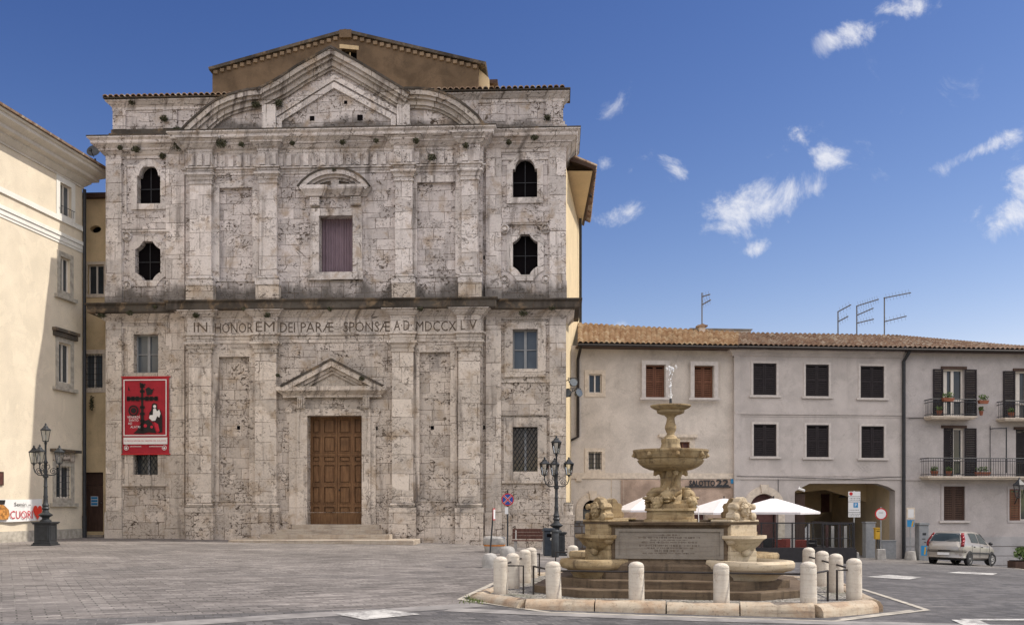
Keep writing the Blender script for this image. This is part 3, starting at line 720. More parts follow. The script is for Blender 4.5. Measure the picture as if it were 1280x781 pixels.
# windows of the wings
def surround(mb, shape, w, y0, ext=None):
    outer = grow(shape, w) if ext is None else ext
    mb.prism(outer, y0, .015, [grow(shape, .004)])
for s in 'lr':
    a = WIN[s]['arch']
    w = MB(); surround(w, shapes[s]['arch'], .26, -.07); wi = w.build('window', M['stone_trim'], church)
    e = MB(); e.frame(a[0]-.58, a[1]+.58, a[2]-.55, a[3]+.02, .09, -.055, .012); e.build('window_border', M['stone_trim'], wi)
    p = MB(); p.rect(a[0]-.1, a[1]+.1, a[2]-.1, a[3]+.1, .33, .36); p.build('pane', M['void'], wi)
    g = MB(); c = (a[0]+a[1])/2; g.rect(c-.012, c+.012, a[2], a[3]-.03, .20, .225); zz = a[2]+(a[3]-a[2])*.42; g.rect(a[0], a[1], zz-.012, zz+.012, .226, .25); g.build('glazing_bar', M['iron'], wi)
    a = WIN[s]['oct']
    w = MB(); surround(w, shapes[s]['oct'], .0, -.05, oct_pts(a[0]-.27, a[1]+.27, a[2]-.27, a[3]+.27, .45)); wi = w.build('window', M['stone_trim'], church)
    e = MB(); e.frame(a[0]-.66, a[1]+.66, a[2]-.50, a[3]+.52, .09, -.055, .012); e.build('window_border', M['stone_trim'], wi)
    for i in (-1, 1):
        for j in (-1, 1):
            cu_ = (a[0]+a[1])/2 + i*((a[1]-a[0])/2+.36); cz_ = (a[2]+a[3])/2 + j*((a[3]-a[2])/2+.22)
            r = MB(); Mx = Matrix.Rotation(R(90), 4, 'X')
            r.lathe([(.21,0),(.21,.09),(.17,.13),(.14,.05),(.09,.05),(.07,.15),(0,.17)], (cu_, 0, cz_), 16, M=Mx); r.build('rosette', M['stone_trim'], wi, True)
    p = MB(); p.rect(a[0]-.1, a[1]+.1, a[2]-.1, a[3]+.1, .33, .36); p.build('pane', M['void'], wi)
    g = MB(); c = (a[0]+a[1])/2; g.rect(c-.012, c+.012, a[2], a[3], .20, .225); zz = (a[2]+a[3])/2; g.rect(a[0], a[1], zz-.012, zz+.012, .226, .25); g.build('glazing_bar', M['iron'], wi)
    # upper casement window of the lower storey
    a = WIN[s]['up']
    w = MB(); w.frame(a[0]-.36, a[1]+.36, a[2]-.36, a[3]+.36, .357, -.08, .014); wi = w.build('window', M['stone_trim'], church)
    e = MB(); e.frame(a[0]-.62, a[1]+.62, a[2]-.6, min(a[3]+.62, ZMID_B-.5), .10, -.055, .012); e.build('window_border', M['stone_trim'], wi)
    f = MB(); f.frame(a[0], a[1], a[2], a[3], .06, .26, .32); c = (a[0]+a[1])/2; f.rect(c-.06, c+.06, a[2]+.06, a[3]-.06, .25, .31)
    zz = (a[2]+a[3])/2; f.rect(a[0]+.06, c-.06, zz-.02, zz+.02, .27, .31); f.rect(c+.06, a[1]-.06, zz-.02, zz+.02, .27, .31); f.build('window_frame', M['grey_metal'], wi)
    p = MB(); p.rect(a[0], a[1], a[2], a[3], .33, .35); p.build('pane', M['glass_blue'], wi)
    if s == 'l':
        k = MB(); k.prism([(a[0]-.36,a[2]-.366),(a[0]-.02,a[2]-.362),(a[1]+.02,a[2]-.362),(a[1]+.36,a[2]-.366),(a[1]+.55,a[2]-.62),(a[0]-.55,a[2]-.62)], -.06, .01); k.build('sill', M['stone_trim'], wi)
    # lower barred window
    a = WIN[s]['low']
    w = MB(); w.frame(a[0]-.40, a[1]+.40, a[2]-.40, a[3]+.40, .397, -.08, .014); wi = w.build('window', M['stone_trim'], church)
    k = MB(); k.rect(a[0]-.48, a[1]+.48, a[2]-.52, a[2]-.404, -.14, .01); k.build('sill', M['stone_trim'], wi)
    p = MB(); p.rect(a[0]-.05, a[1]+.05, a[2]-.05, a[3]+.05, .36, .39); p.build('pane', M['glass_dark'], wi)
    f = MB(); c = (a[0]+a[1])/2; f.rect(c-.05, c+.05, a[2], a[3], .29, .335); f.build('window_frame', M['grey_metal'], wi)
    g = MB(); n = 6
    wdt = (a[1]-a[0])/n
    for i in range(-12, 13):
        for sg in (1, -1):
            # diagonal lattice clipped to the opening
            pts = []
            x0 = a[0] + i*wdt*1.0; L = []
            for k in range(0, 41):
                zz = a[2] + (a[3]-a[2])*k/40; xx = x0 + sg*(zz-a[2])*.62
                if a[0] <= xx <= a[1]: L.append((xx, .14 if sg > 0 else .156, zz))
            if len(L) > 1: g.tube([L[0], L[-1]], .011, 4)
    g.build('window_lattice', M['iron'], wi)

# centre block wall with its openings
PN = {}
PN['ul'] = (U(274.5,yC), U(317,yC), zc(350), zc(233)); PN['ur'] = (U(521.5,yC), U(570.5,yC), Z(545,346,yC), Z(545,228,yC))
PN['ll'] = (U(274,yC), U(313,yC), zc(626), zc(445)); PN['lr'] = (U(524.5,yC), U(564,yC), zc(626), zc(441))
door = (U(385,yC), U(453,yC), zc(655), zc(519.5)); cwin = (U(399.5,yC), U(441.5,yC), zc(341), zc(270.5))
mb = MB(); mb.prism([(UC0,BASE),(UC1,BASE),(UC1,ZTOP-.3),(UC0,ZTOP-.3)], yC, .9, [rect_pts(q) for q in list(PN.values()) + [door, cwin]])
mb.build('facade_wall', M['stone'], church)
for k, q in PN.items():
    mb = MB(); mb.rect(q[0]-.02, q[1]+.02, q[2]-.02, q[3]+.02, yC+.13, .3); mb.build('recessed_panel', M['stone'], church)
    mb = MB(); mb.frame(q[0]-.30, q[1]+.26, q[2]-.02, q[3]+.30, .30, yC-.05, yC+.01, wb=.02); mb.build('panel_border', M['stone_trim'], church)
# pilasters: shaft, base, capital
PIL_L = [(236,263.8),(318.5,345.3),(490,516.5),(573,600)]; PIL_U = [(237,263.8),(324,345.8),(494,515.5),(577,598)]
CAP = lambda z0, z1: [(0,z0),(.05,z0),(.05,z0+.07),(.02,z0+.08),(.02,z0+.17),(.06,z0+.18),(.09,z1-.17),(.14,z1-.13),(.14,z1-.10),(.19,z1-.09),(.19,z1),(-.05,z1)]
def pilaster(a, b, zbot, zb, zt, zcap, ped=True):
    ua, ub = U(a,yP), U(b,yP)
    mb = MB(); mb.rect(ua, ub, zb, zcap, yP, yC+.02); p = mb.build('pilaster', M['stone_pil'], church)
    mb = MB(); pa = [(ua,yC+.01),(ua,yP),(ub,yP),(ub,yC+.01)]; mb.sweep(pa, CAP(zt, zcap)); mb.build('capital', M['stone_trim'], p)
    mb = MB(); h = zc(628)-zc(640)
    mb.sweep(pa, [(.0,zb+h),(.05,zb+h-.02),(.09,zb+h*.78),(.05,zb+h*.62),(.05,zb+h*.55),(.15,zb+h*.5),(.15,zb),(-.05,zb)]); mb.build('pilaster_base', M['stone_trim'], p)
    mb = MB(); mb.rect(ua-.13, ub+.13, zbot, zb-.002, yP-.12, yC+.02); mb.build('pedestal', M['stone_low'], p)
for a, b in PIL_L: pilaster(a, b, BASE, zc(640), zc(441), zc(428))
for a, b in PIL_U: pilaster(a, b, ZMID_T-.05, zc(357), zc(230), zc(217))
# backing strip beside the outer pilasters, plinth course
mb = MB(); u_ = U(264,yC); mb.rect(UC0+.02, UC1-.02, BASE, zc(640), yC-.06, yC+.02, [[(door[0]-.75,BASE+.01),(door[1]+.75,BASE+.01),(door[1]+.75,zc(640)-.01),(door[0]-.75,zc(640)-.01)]]); mb.build('plinth', M['stone_low'], church)

def ent_path(pil, yo=0.0):
    p = [(UC0, .1), (UC0, yC)]
    for a, b in pil:
        ua, ub = U(a,yP)-.03, U(b,yP)+.03; p += [(ua,yC),(ua,yP),(ub,yP),(ub,yC)]
    return p + [(UC1, yC), (UC1, .1)]
block = [(UL,2.5),(UL,0),(UC0,0),(UC0,yC),(UC1,yC),(UC1,0),(UR,0),(UR,2.5)]
def entab(pil, za0, za1, zf1, name):
    mb = MB(); h = za1-za0
    mb.sweep(ent_path(pil), [(-.05,za0),(.04,za0),(.04,za0+h*.4),(.07,za0+h*.42),(.07,za0+h*.72),(.15,za0+h*.8),(.15,za1),(-.05,za1)], cap=False); mb.build('architrave', M['stone_trim'], church)
    mb = MB(); mb.sweep(ent_path(pil), [(-.05,za1-.01),(.03,za1-.01),(.03,zf1),(-.05,zf1)], cap=False); return mb.build(name, M['stone_trim'], church)
entab(PIL_L, zc(428), zc(417), zc(396), 'frieze')
fr = entab(PIL_U, zc(217), zc(209), zc(189), 'frieze')
# fluted strips in the upper frieze
z0, z1 = zc(207.5), zc(193)
def flute(u, y): mb = MB(); mb.rect(u-.115, u+.115, z0, z1, y-.12, y-.02); mb.build('fluted_strip', M['stone_trim'], fr)
segs = [(236,264,yP),(264.5,324,yC),(324.5,346,yP),(347,494,yC),(494.5,516,yP),(517,577,yC),(577.5,599,yP)]
for a, b, y in segs:
    ua, ub = U(a,y)+.15, U(b,y)-.13; n = max(1, round((ub-ua)/.37))
    for i in range(n+1): flute(ua + (ub-ua)*i/n, y)
# mid cornice: lower mouldings follow the pilasters, the dark slab runs straight
mid_path = [(UL,2.5),(UL,0),(UC0,0)] + ent_path(PIL_L)[1:-1] + [(UC1,0),(UR,0),(UR,2.5)]
def corn(path, z0, z1, out, name, mat_, base=.02):
    h = z1-z0; mb = MB()
    mb.sweep(path, [(-.05,z0),(base+.03,z0),(base+.03,z0+h*.22),(base+.10,z0+h*.30),(out*.45,z0+h*.55),(out*.55,z0+h*.62),(out*.55,z0+h*.72),(out*.85,z0+h*.95),(out*.85,z1),(-.05,z1)], cap=False)
    return mb.build(name, M[mat_], church)
corn(mid_path, zc(399), ZMID_B+.002, .46, 'cornice_moulding', 'stone_trim')
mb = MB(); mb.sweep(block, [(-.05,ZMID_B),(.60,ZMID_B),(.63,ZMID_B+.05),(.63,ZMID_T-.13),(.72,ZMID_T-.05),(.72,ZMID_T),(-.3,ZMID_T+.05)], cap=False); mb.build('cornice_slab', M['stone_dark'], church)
# top cornice
ztb = zc(190)
top_path = [(UL,2.5),(UL,0),(UC0,0)] + ent_path(PIL_U)[1:-1] + [(UC1,0),(UR,0),(UR,2.5)]
corn(top_path, ztb, zc(175)+.002, .52, 'cornice_moulding', 'stone_trim')
mb = MB(); mb.sweep(block, [(-.05,zc(175)),(.50,zc(175)),(.53,zc(173.5)),(.53,zc(171)),(.64,zc(168.5)),(.64,ZTOP),(-.5,ZTOP+.06)], cap=False); mb.build('cornice_slab', M['stone_trim'], church)
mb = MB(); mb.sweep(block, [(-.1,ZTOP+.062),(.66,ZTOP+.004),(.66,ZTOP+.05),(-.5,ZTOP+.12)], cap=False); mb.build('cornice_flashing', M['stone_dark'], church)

# inscription cut in the lower frieze
mb = MB(); zi0, zi1 = zc(415), zc(402.5)
for s_, a, b, y in (('IN',242.5,259.5,yP),('HONOR',269,316.5,yC),('EM',320,343.5,yP),('DEI',350.5,369,yC),('PAR\u00c6',376,417,yC),('SPONS\u00c6',429.5,487.5,yC),('A\u00b7D\u00b7',492.5,515,yP),('MDCCX',520.5,570.5,yC),('L',576,581,yP),('V',586.5,596,yP)):
    mb = MB(); mb.text(s_, U(a,y), U(b,y), zi0, zi1-zi0, y-.034); mb.build('inscription', M['ink'], church)

# gable: straight rakes at the top, convex curves below
def fp(px, py, y=yC): return (U(px,y), Z(px,py,y))
Lc = [fp(*p) for p in ((230,171.5),(240,160.5),(253,149),(264,139.5),(274,132.5),(287,126.5),(299,122.5),(312,119.5),(326,118))]
Rc = [fp(*p) for p in ((512,117.5),(524,117.5),(537,118.5),(550,121.5),(562,126),(574,132.5),(584,140),(596,150),(608,166.5))]
apex = fp(416.5,66.5); Ls = [fp(328.5,116.5), fp(350,106), fp(376,89)]; Rs = [fp(450,84.5), fp(471,97), fp(509.5,120.5)]
base_l, base_r = fp(233,174), fp(606,168)
outline = [ (Lc[0][0],ZTOP-.1) ] + Lc + Ls[1:] + [apex] + Rs[:2] + Rc + [(Rc[-1][0],ZTOP-.1)]
mb = MB(); mb.prism(outline[::-1], yC+.02, .35); mb.build('gable_wall', M['stone'], church)
def offs(path, d):
    V = [Vector(p) for p in path]; out = []
    for i, p in enumerate(V):
        t1 = (V[i]-V[i-1]).normalized() if i else (V[1]-V[0]).normalized(); t2 = (V[i+1]-V[i]).normalized() if i < len(V)-1 else t1
        n1, n2 = Vector((t1.y,-t1.x)), Vector((t2.y,-t2.x)); m_ = (n1+n2)/max(.5, 1+n1.dot(n2)); out.append((p.x+m_.x*d, p.y+m_.y*d))
    return out
def rake(mb, path, d0, d1, y0, y1):
    a, b = offs(path, d0), offs(path, d1); mb.prism(a + b[::-1], y0, y1)
def clipz(path, z): return [(u, max(v, z)) for u, v in path]
rakes = {'straight': Ls + [apex] + Rs, 'left': Lc, 'right': Rc}
for k, path in rakes.items():
    mb = MB()
    if k == 'straight': path = [ (path[0][0]-.14, path[0][1]-.085) ] + path[1:-1] + [ (path[-1][0]+.14, path[-1][1]-.085) ]
    elif k == 'left': path = path + [(path[-1][0]+.16, path[-1][1]+.01)]
    else: path = [(path[0][0]-.16, path[0][1]+.01)] + path
    rake(mb, path, .0, .20, yC-.46, yC+.06); rake(mb, path, .202, .34, yC-.34, yC+.05); rake(mb, path, .342, .56, yC-.20, yC+.05); rake(mb, path, .562, .66, yC-.10, yC+.05)
    mb.build('raking_cornice', M['stone_gable'], church)
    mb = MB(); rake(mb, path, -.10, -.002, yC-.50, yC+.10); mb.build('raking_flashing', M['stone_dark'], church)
inner = [fp(346,172), fp(347,149), fp(418,104), fp(495,146), fp(496,171)]
mb = MB(); rake(mb, inner, -.0, .22, yC-.10, yC+.03); rake(mb, offs(inner,-.30), 0, .20, yC-.06, yC+.03); mb.build('tympanum_border', M['stone_trim'], church)
for a, b in ((329,346),(497,513)): mb = MB(); mb.rect(U(a,yC), U(b,yC), ZTOP, Z((a+b)/2, 133, yC), yC-.20, yC+.03); mb.build('gable_pier', M['stone_trim'], church)
for px, py, r in ((390,148,.10),(450,147,.12),(432,128,.07)):
    mb = MB(); u_, z_ = fp(px,py); mb.rect(u_-r, u_+r, z_-r, z_+r, yC+.001, yC+.019); mb.build('putlog_hole', M['void'], church)
# putlog holes on the facade
for px, py in ((297,534),(365,536),(540,534),(470,535),(604,534),(263.5+.8,351),(324-1,350.5),(604,322)):
    mb = MB(); y_ = yC if px < 600 else 0; u_, z_ = U(px,y_), Z(px,py,y_); mb.rect(u_-.075, u_+.075, z_-.085, z_+.085, y_-.004, y_+.03) if False else mb.rect(u_-.075, u_+.075, z_-.085, z_+.085, y_-.003+(.13 if px in (297,540) else 0), y_+.02+(.13 if px in (297,540) else 0)); mb.build('putlog_hole', M['void'], church)

# attic walls beside the gable, with a tiled coping
for s, ua, ub in (('l', U(142,.3), U(330,.3)), ('r', U(505,.3), U(704,.3))):
    px0, px1, yt = ((142,330,124) if s == 'l' else (505,704,113))
    zt = Z(180,127,.3) if s == 'l' else Z(660,117,.3); zb = ZTOP
    mb = MB(); mb.rect(ua, ub, zb-.2, zt, .3, 1.0); aw = mb.build('attic_wall', M['stone'], church)
    path = [(ua,1.0),(ua,.3),(ub,.3),(ub,1.0)]
    mb = MB(); mb.sweep(path, [(-.03,zb),(.16,zb),(.16,zb+.42),(.08,zb+.46),(.08,zb+.62),(-.03,zb+.66)]); mb.build('attic_base', M['stone_dark'] if s == 'l' else M['stone'], aw)
    mb = MB(); mb.sweep(path, [(-.03,zt-.42),(.05,zt-.4),(.05,zt-.28),(.22,zt-.1),(.28,zt-.06),(.28,zt),(-.03,zt+.02)]); mb.build('attic_cornice', M['stone_trim'], aw)
    for (a, b) in (((142,158),(205,222)) if s == 'l' else ((583,598),(614,632),(682,702))):
        mb = MB(); mb.rect(U(a,.3)-.0, U(b,.3), zb+.63, zt-.42, .20, .31); mb.build('attic_strip', M['stone'], aw)
    # a line of pan tiles
    mb = MB(); n = int((ub-ua)/.26)
    mb.rect(ua-.32, ub+.32, zt+.022, zt+.07, -.08, 1.5)
    mb.build('coping_slab', M['stone_dark'], aw)
    mb = MB()
    for i in range(n+2):
        u_ = ua - .2 + .26*i
        if u_ > ub + .25: break
        P = [Vector((u_ + .115*math.cos(math.pi*k/6), 0, .105*math.sin(math.pi*k/6))) for k in range(7)]
        for q in range(3):
            y0, y1 = -.14+.5*q, .42+.5*q; z0, z1 = zt+.075+.10*q, zt+.075+.10*q+.115
            A = [mb.bm.verts.new((p.x, y0, z0+p.z)) for p in P]; B = [mb.bm.verts.new((u_+(p.x-u_)*.8, y1, z1+p.z*.8-.02)) for p in P]
            A2 = [mb.bm.verts.new((u_+(p.x-u_)*.78, y0, z0+p.z*.72-.01)) for p in P]
            for k in range(6): mb.bm.faces.new((A[k],A[k+1],B[k+1],B[k])); mb.bm.faces.new((A[k],A2[k],A2[k+1],A[k+1]))
    mb.build('coping_tiles', M['tile_dark'], aw)

# portal
dw, de = door[0], door[1]
mb = MB(); zt = door[3]; zb = zc(655)
mb.rect(U(372,yC), dw-.002, zb, zt+.30, yC-.16, yC+.02); mb.rect(de+.002, U(464,yC), zb, zt+.30, yC-.16, yC+.02); mb.rect(dw-.002, de+.002, zt, zt+.298, yC-.158, yC+.02)
mb.rect(U(362,yC), U(372,yC)-.002, zb, zt+.12, yC-.09, yC+.02); mb.rect(U(464,yC)+.002, U(470,yC), zb, zt+.12, yC-.09, yC+.02)
mb.rect(U(372,yC)-.03, dw+.0, zb-.3, zb+.30, yC-.20, yC+.02); mb.rect(de, U(464,yC)+.03, zb-.3, zb+.30, yC-.20, yC+.02)
ds = mb.build('door_surround', M['stone_trim'], church)
for a, b in ((378,387.5),(455,463)):
    mb = MB(); ua, ub = U(a-4.5 if a < 400 else a,yC), U(b-4.5 if b < 400 else b,yC)
    mb.rect(ua, ub, zc(511), zc(497), yC-.26, yC+.02)
    for i in range(4):
        q = ua + (ub-ua)*(i+.5)/4; mb.rect(q-.028, q+.028, zc(510), zc(498), yC-.31, yC-.25)
    mb.build('console', M['stone_trim'], ds)
for px in (361.5, 471.5):
    mb = MB(); u_, z_ = U(px,yC), zc(513); Mx = Matrix.Rotation(R(90), 4, 'X')
    mb.lathe([(.15,0),(.15,.08),(.11,.10),(.10,.06),(.05,.06),(.04,.11),(0,.115)], (u_, yC, z_), 14, M=Mx); mb.prism([(u_-.08,z_-.55),(u_+.06,z_-.5),(u_+.13,z_),(u_-.13,z_)], yC-.07, yC+.01)
    mb.build('volute', M['stone_trim'], ds)
t0, t1 = U(357,yC), U(476,yC); pth = [(t0,yC+.01),(t0,yC-.18),(t1,yC-.18),(t1,yC+.01)]
mb = MB(); mb.sweep(pth, [(-.1,zc(497)),(.06,zc(497)),(.06,zc(494.5)),(.20,zc(491)),(.26,zc(490)),(.30,zc(489)),(.30,zc(484)),(-.1,zc(484))]); mb.build('door_cornice', M['stone_trim'], ds)
tri = [(U(351.5,yC-.4), zc(484)), (U(414.5,yC-.4), zc(451)), (U(479,yC-.4), zc(484))]
mb = MB(); rake(mb, tri, .05, .26, yC-.50, yC+.02); rake(mb, tri, .262, .40, yC-.34, yC+.02); rake(mb, tri, .402, .52, yC-.24, yC+.02)
mb.prism([(tri[0][0]+.5,zc(484)), (tri[1][0],tri[1][1]-.35), (tri[2][0]-.5,zc(484))][::-1], yC-.12, yC+.01); mb.build('door_pediment', M['stone_trim'], ds)
mb = MB(); rake(mb, tri, -.05, .048, yC-.54, yC+.02); mb.build('pediment_flashing', M['stone_dark'], ds)
# the door itself: two leaves of raised panels
dd = MB(); y0 = yC+.42; dd.rect(dw-.05, de+.05, door[2]-.1, door[3]+.05, y0+.07, y0+.12); dr = dd.build('door', M['door_wood'], church)
rows = [(521,541),(543,564.5),(567,575),(578,603.5),(606.5,629.5),(632.5,641.5)]
rows = [(522,541),(544,565),(569,577),(579.5,603.5),(607,629.5),(632.5,641.5)]
cols = [(387.5,397.5),(401.5,416.5),(421,435.5),(440,450.5)]
cu = (dw+de)/2
for lo, hi in ((dw, cu-.008), (cu+.008, de)):
    lf = MB()
    hol = []; k = 0 if lo < cu - .1 else 2
    for (ya, yb) in rows:
        for (xa, xb) in cols[k:k+2]: hol.append([(U(xa,yC),zc(yb)),(U(xb,yC),zc(yb)),(U(xb,yC),zc(ya)),(U(xa,yC),zc(ya))])
    lf.prism([(lo,door[2]),(hi,door[2]),(hi,door[3]),(lo,door[3])], y0, y0+.065, hol)
    for h in hol:
        (a, zb_), (b, zt_) = h[0], h[2]
        lf.frame(a, b, zb_, zt_, .035, y0-.02, y0+.03)
        lf.rect(a+.075, b-.075, zb_+.075, zt_-.075, y0+.015, y0+.068)
    lf.rect(lo, hi, zc(567.5)-.03, zc(567.5)+.04, y0-.025, y0+.002)
    dl = lf.build('door_leaf', M['door_wood'], dr)
mb = MB(); mb.blob((cu+.10, y0-.04, zc(612)), (.035,.05,.035), 2); mb.build('handle', M['iron'], dr, True)
# steps
stp = [(285,517,680,671,2.55),(325,487,671,665,1.55),(345,478.5,665,660,1.0),(364.5,473.5,660,655,.55)]
for (a, b, yb, yt, dep), zt in zip(stp, (.33,.54,.73,zc(655)-.003)):
    mb = MB(); y_ = yC - dep
    mb.box(U(a, y_), U(b, y_), y_, yC+.5 if dep < .8 else yC+.02, BASE, zt); mb.build('step', M['step_stone'], church, bevel=.02)

# central window with a curved hood
w0, w1, wz0, wz1 = cwin
mb = MB(); mb.rect(U(389,yC), w0, wz0-.002, wz1+.32, yC-.13, yC+.02); mb.rect(w1, U(453,yC), wz0-.002, wz1+.32, yC-.13, yC+.02); mb.rect(w0, w1, wz1, wz1+.318, yC-.128, yC+.02)
mb.rect(U(388,yC)-.05, U(453,yC)+.05, wz0-.34, wz0-.004, yC-.20, yC+.02)
cw = mb.build('window', M['stone_trim'], church)
mb = MB(); n = 40; y_ = yC+.40
A = [mb.bm.verts.new((w0-.02+(w1-w0+.04)*i/n, y_+.03*math.sin(i*1.9)+.015*math.sin(i*.7), z)) for z in (wz0-.05, wz1+.05) for i in range(n+1)]
for i in range(n): mb.bm.faces.new((A[i],A[i+1],A[n+2+i],A[n+1+i]))
mb.build('curtain', M['curtain'], cw, True)
mb = MB(); mb.rect(w0-.1, w1+.1, wz0-.1, wz1+.1, y_+.12, y_+.15); mb.build('pane', M['void'], cw)
for a, b in ((388.5,400.5),(439,452)):
    mb = MB(); ua, ub = U(a,yC), U(b,yC); mb.rect(ua, ub, zc(258), zc(247.5), yC-.20, yC+.02)
    for i in range(4):
        q = ua+(ub-ua)*(i+.5)/4
        for zz in (256, 252.5, 249.5): mb.rect(q-.03, q+.03, zc(zz+1), zc(zz-1), yC-.24, yC-.19)
    mb.build('console', M['stone_trim'], cw)
mb = MB(); t0, t1 = U(379,yC), U(459,yC); b0, b1, b2, b3 = U(384,yC), U(406.5,yC), U(428.5,yC), U(450.5,yC)
mb.sweep([(t0,yC+.01),(t0,yC-.10),(b0,yC-.10),(b0,yC-.28),(b1,yC-.28),(b1,yC-.10),(b2,yC-.10),(b2,yC-.28),(b3,yC-.28),(b3,yC-.10),(t1,yC-.10),(t1,yC+.01)],
         [(-.1,zc(247)),(.0,zc(247)),(.05,zc(244.5)),(.12,zc(242)),(.17,zc(240.5)),(.2,zc(239.5)),(.2,zc(235)),(-.1,zc(235))]); mb.build('window_cornice', M['stone_trim'], cw)
hood = [(U(px,yC-.3), zc(py)) for px, py in ((373,237),(379,229.5),(388,222.5),(397,218),(407,215.3),(418,214.5),(430,215.3),(440,218.3),(449,223),(457,230),(462.5,237))]
mb = MB(); rake(mb, hood, .04, .24, yC-.46, yC+.02); rake(mb, hood, .242, .36, yC-.32, yC+.02); rake(mb, hood, .362, .46, yC-.20, yC+.02)
mb.rect(U(415,yC), U(425,yC), zc(236), zc(222), yC-.22, yC+.01); mb.build('window_hood', M['stone_trim'], cw)
mb = MB(); rake(mb, hood, -.04, .038, yC-.50, yC+.02); mb.build('hood_flashing', M['stone_dark'], cw)

# body of the church behind the facade
mb = MB(); mb.box(UL+.4, UR-.6, 1.5, 24, BASE, Z(660,120,.3)-1.2); mb.build('nave_body', M['plaster_side'], church)
# brown gable of the nave
yg = 5.0
gp = [(U(265.5,yg),Z(265.5,118,yg)-2.5),(U(598,yg),Z(598,110,yg)-2.5),(U(598,yg),Z(598,82,yg)),(U(432,yg),Z(432,42.5,yg)),(U(265.5,yg),Z(265.5,89,yg))]
wz = [(U(427,yg),Z(427,80,yg)),(U(446,yg),Z(446,80,yg)),(U(446,yg),Z(446,63,yg)),(U(427,yg),Z(427,61,yg))]
mb = MB(); mb.prism(gp, yg, yg+.5, [wz]); gw = mb.build('nave_gable', M['plaster_gable'], church)
mb = MB(); mb.rect(wz[0][0]-.05, wz[1][0]+.05, wz[0][1], wz[2][1]+.05, yg+.35, yg+.4); mb.build('gable_window_pane', M['void'], gw)
mb = MB(); c = (wz[0][0]+wz[1][0])/2; mb.rect(c-.03, c+.03, wz[0][1], wz[2][1], yg+.2, yg+.25); mb.build('gable_window_frame', M['plaster_yellow'], gw)
mb = MB(); mb.prism([(wz[0][0]-.1,wz[3][1]+.02),(wz[1][0]+.1,wz[2][1]+.01),(wz[1][0]+.1,wz[2][1]+.2),(wz[0][0]-.1,wz[3][1]+.22)], yg-.02, yg+.2); mb.build('lintel', M['plaster_yellow'], gw)
rp = [gp[4], gp[3], gp[2]]
mb = MB(); pth = [(rp[0][0]-.12, rp[0][1]-.03), rp[1], (rp[2][0]+.35, rp[2][1]-.06)]
a, b = offs(pth, -.02), offs(pth, -.17); mb.prism(a + b[::-1], yg-.15, yg+16); mb.build('nave_roof', M['stone_dark'], church)
n = 40
for i in range(n):
    t = (i+.5)/n; half = .5
    seg = (rp[0], rp[1]) if t < .5 else (rp[1], rp[2]); k = (t*2) % 1.0 if t < .5 else (t-.5)*2
    u_ = seg[0][0]+(seg[1][0]-seg[0][0])*k; z_ = seg[0][1]+(seg[1][1]-seg[0][1])*k
    mb = MB(); mb.rect(u_-.09, u_+.11, z_-.20, z_-.03, yg-.08, yg+.05); mb.build('eaves_brick', M['eaves_brick'], gw)
mb = MB(); mb.rect(U(425,yg), U(440,yg), rp[1][1]-.25, rp[1][1]+.14, yg-.16, yg+.3); mb.build('ridge_block', M['plaster_gable'], gw)
# lit side wall of the nave seen past the gable
mb = MB(); mb.prism([(U(598,yg)+.002,gp[1][1]),(U(598,yg)+.5,gp[1][1]),(U(598,yg)+.5,gp[2][1]-.5),(U(598,yg)+.002,gp[2][1]-.05)], yg+.3, yg+16); mb.build('nave_side_wall', M['plaster_side'], church)
mb = MB(); mb.rect(U(599,yg+.6), U(622,yg+.6), Z(610,104,yg+.6), Z(610,99.5,yg+.6), yg+.6, yg+3); mb.build('side_eaves', M['brown_wood'], church)
mb = MB(); mb.rect(U(600,yg+.9), U(617,yg+.9), Z(610,125,yg+.9), Z(610,104,yg+.9)-.002, yg+.9, yg+3); mb.build('side_chapel_wall', M['plaster_side'], church)

# sunlit right flank: plastered wall, eaves, rainwater pipe   (world positions taken along the wall line)
def to_local(p):
    dx, dy = p[0]-C.X, p[1]-C.Y; return (dx*C.ex[0]+dy*C.ex[1], dx*C.n[0]+dy*C.n[1])
n_ = to_local(((707.6-CX)*43.3/FPX, 43.3)); f_ = to_local(((724.5-CX)*53/FPX, 53.0))
zt = 17.0
mb = MB(); v = [(n_[0],n_[1]),(f_[0],f_[1]),(f_[0]-3,f_[1]),(n_[0]-1.2,n_[1])]
for (x0, y0), (x1, y1) in zip(v, v[1:] + v[:1]): mb.face([(x0,y0,-1.5),(x1,y1,-1.5),(x1,y1,zt),(x0,y0,zt)])
mb.build('flank_wall', M['plaster_side'], church)
en, ef = to_local(((744.5-CX)*44.1/FPX, 44.1)), to_local(((730-CX)*53/FPX, 53.0))
mb = MB(); zo = ZC+(CY-212)*44.1/FPX; zi = zo+.62
P = [(n_[0]-.3,en[1],zi),(en[0],en[1],zo),(ef[0],ef[1],zo),(n_[0]-.3,ef[1],zi)]
top = [(p[0],p[1],p[2]+.16) for p in P]
mb.face(P[::-1]); mb.face(top)
for i in range(4): mb.face([P[i],P[(i+1)%4],top[(i+1)%4],top[i]])
fe = mb.build('flank_eaves', M['brown_wood'], church)
mb = MB()
for i in range(22):
    t = (i+.5)/22; y_ = en[1]+(ef[1]-en[1])*t; mb.tube([(n_[0],y_,zi+.20),(en[0]+.06,y_,zo+.20)], .10, 6)
mb.build('flank_roof_tiles', M['tile_dark'], church)
mb = MB()   # board soffit
mb.face([(n_[0]-.2,en[1]+.05,zo-.02),(en[0]-.14,en[1]+.05,zo-.05),(ef[0]-.14,ef[1],zo-.05),(f_[0]-.2,f_[1],zo-.02)]); mb.build('flank_soffit', M['plaster_side'], church)
q0 = to_local(((722.8-CX)*51.5/FPX, 51.5)); q1 = (en[0]-.1, en[1]+.7)
mb = MB(); pz = ZC+(CY-230)*51.5/FPX
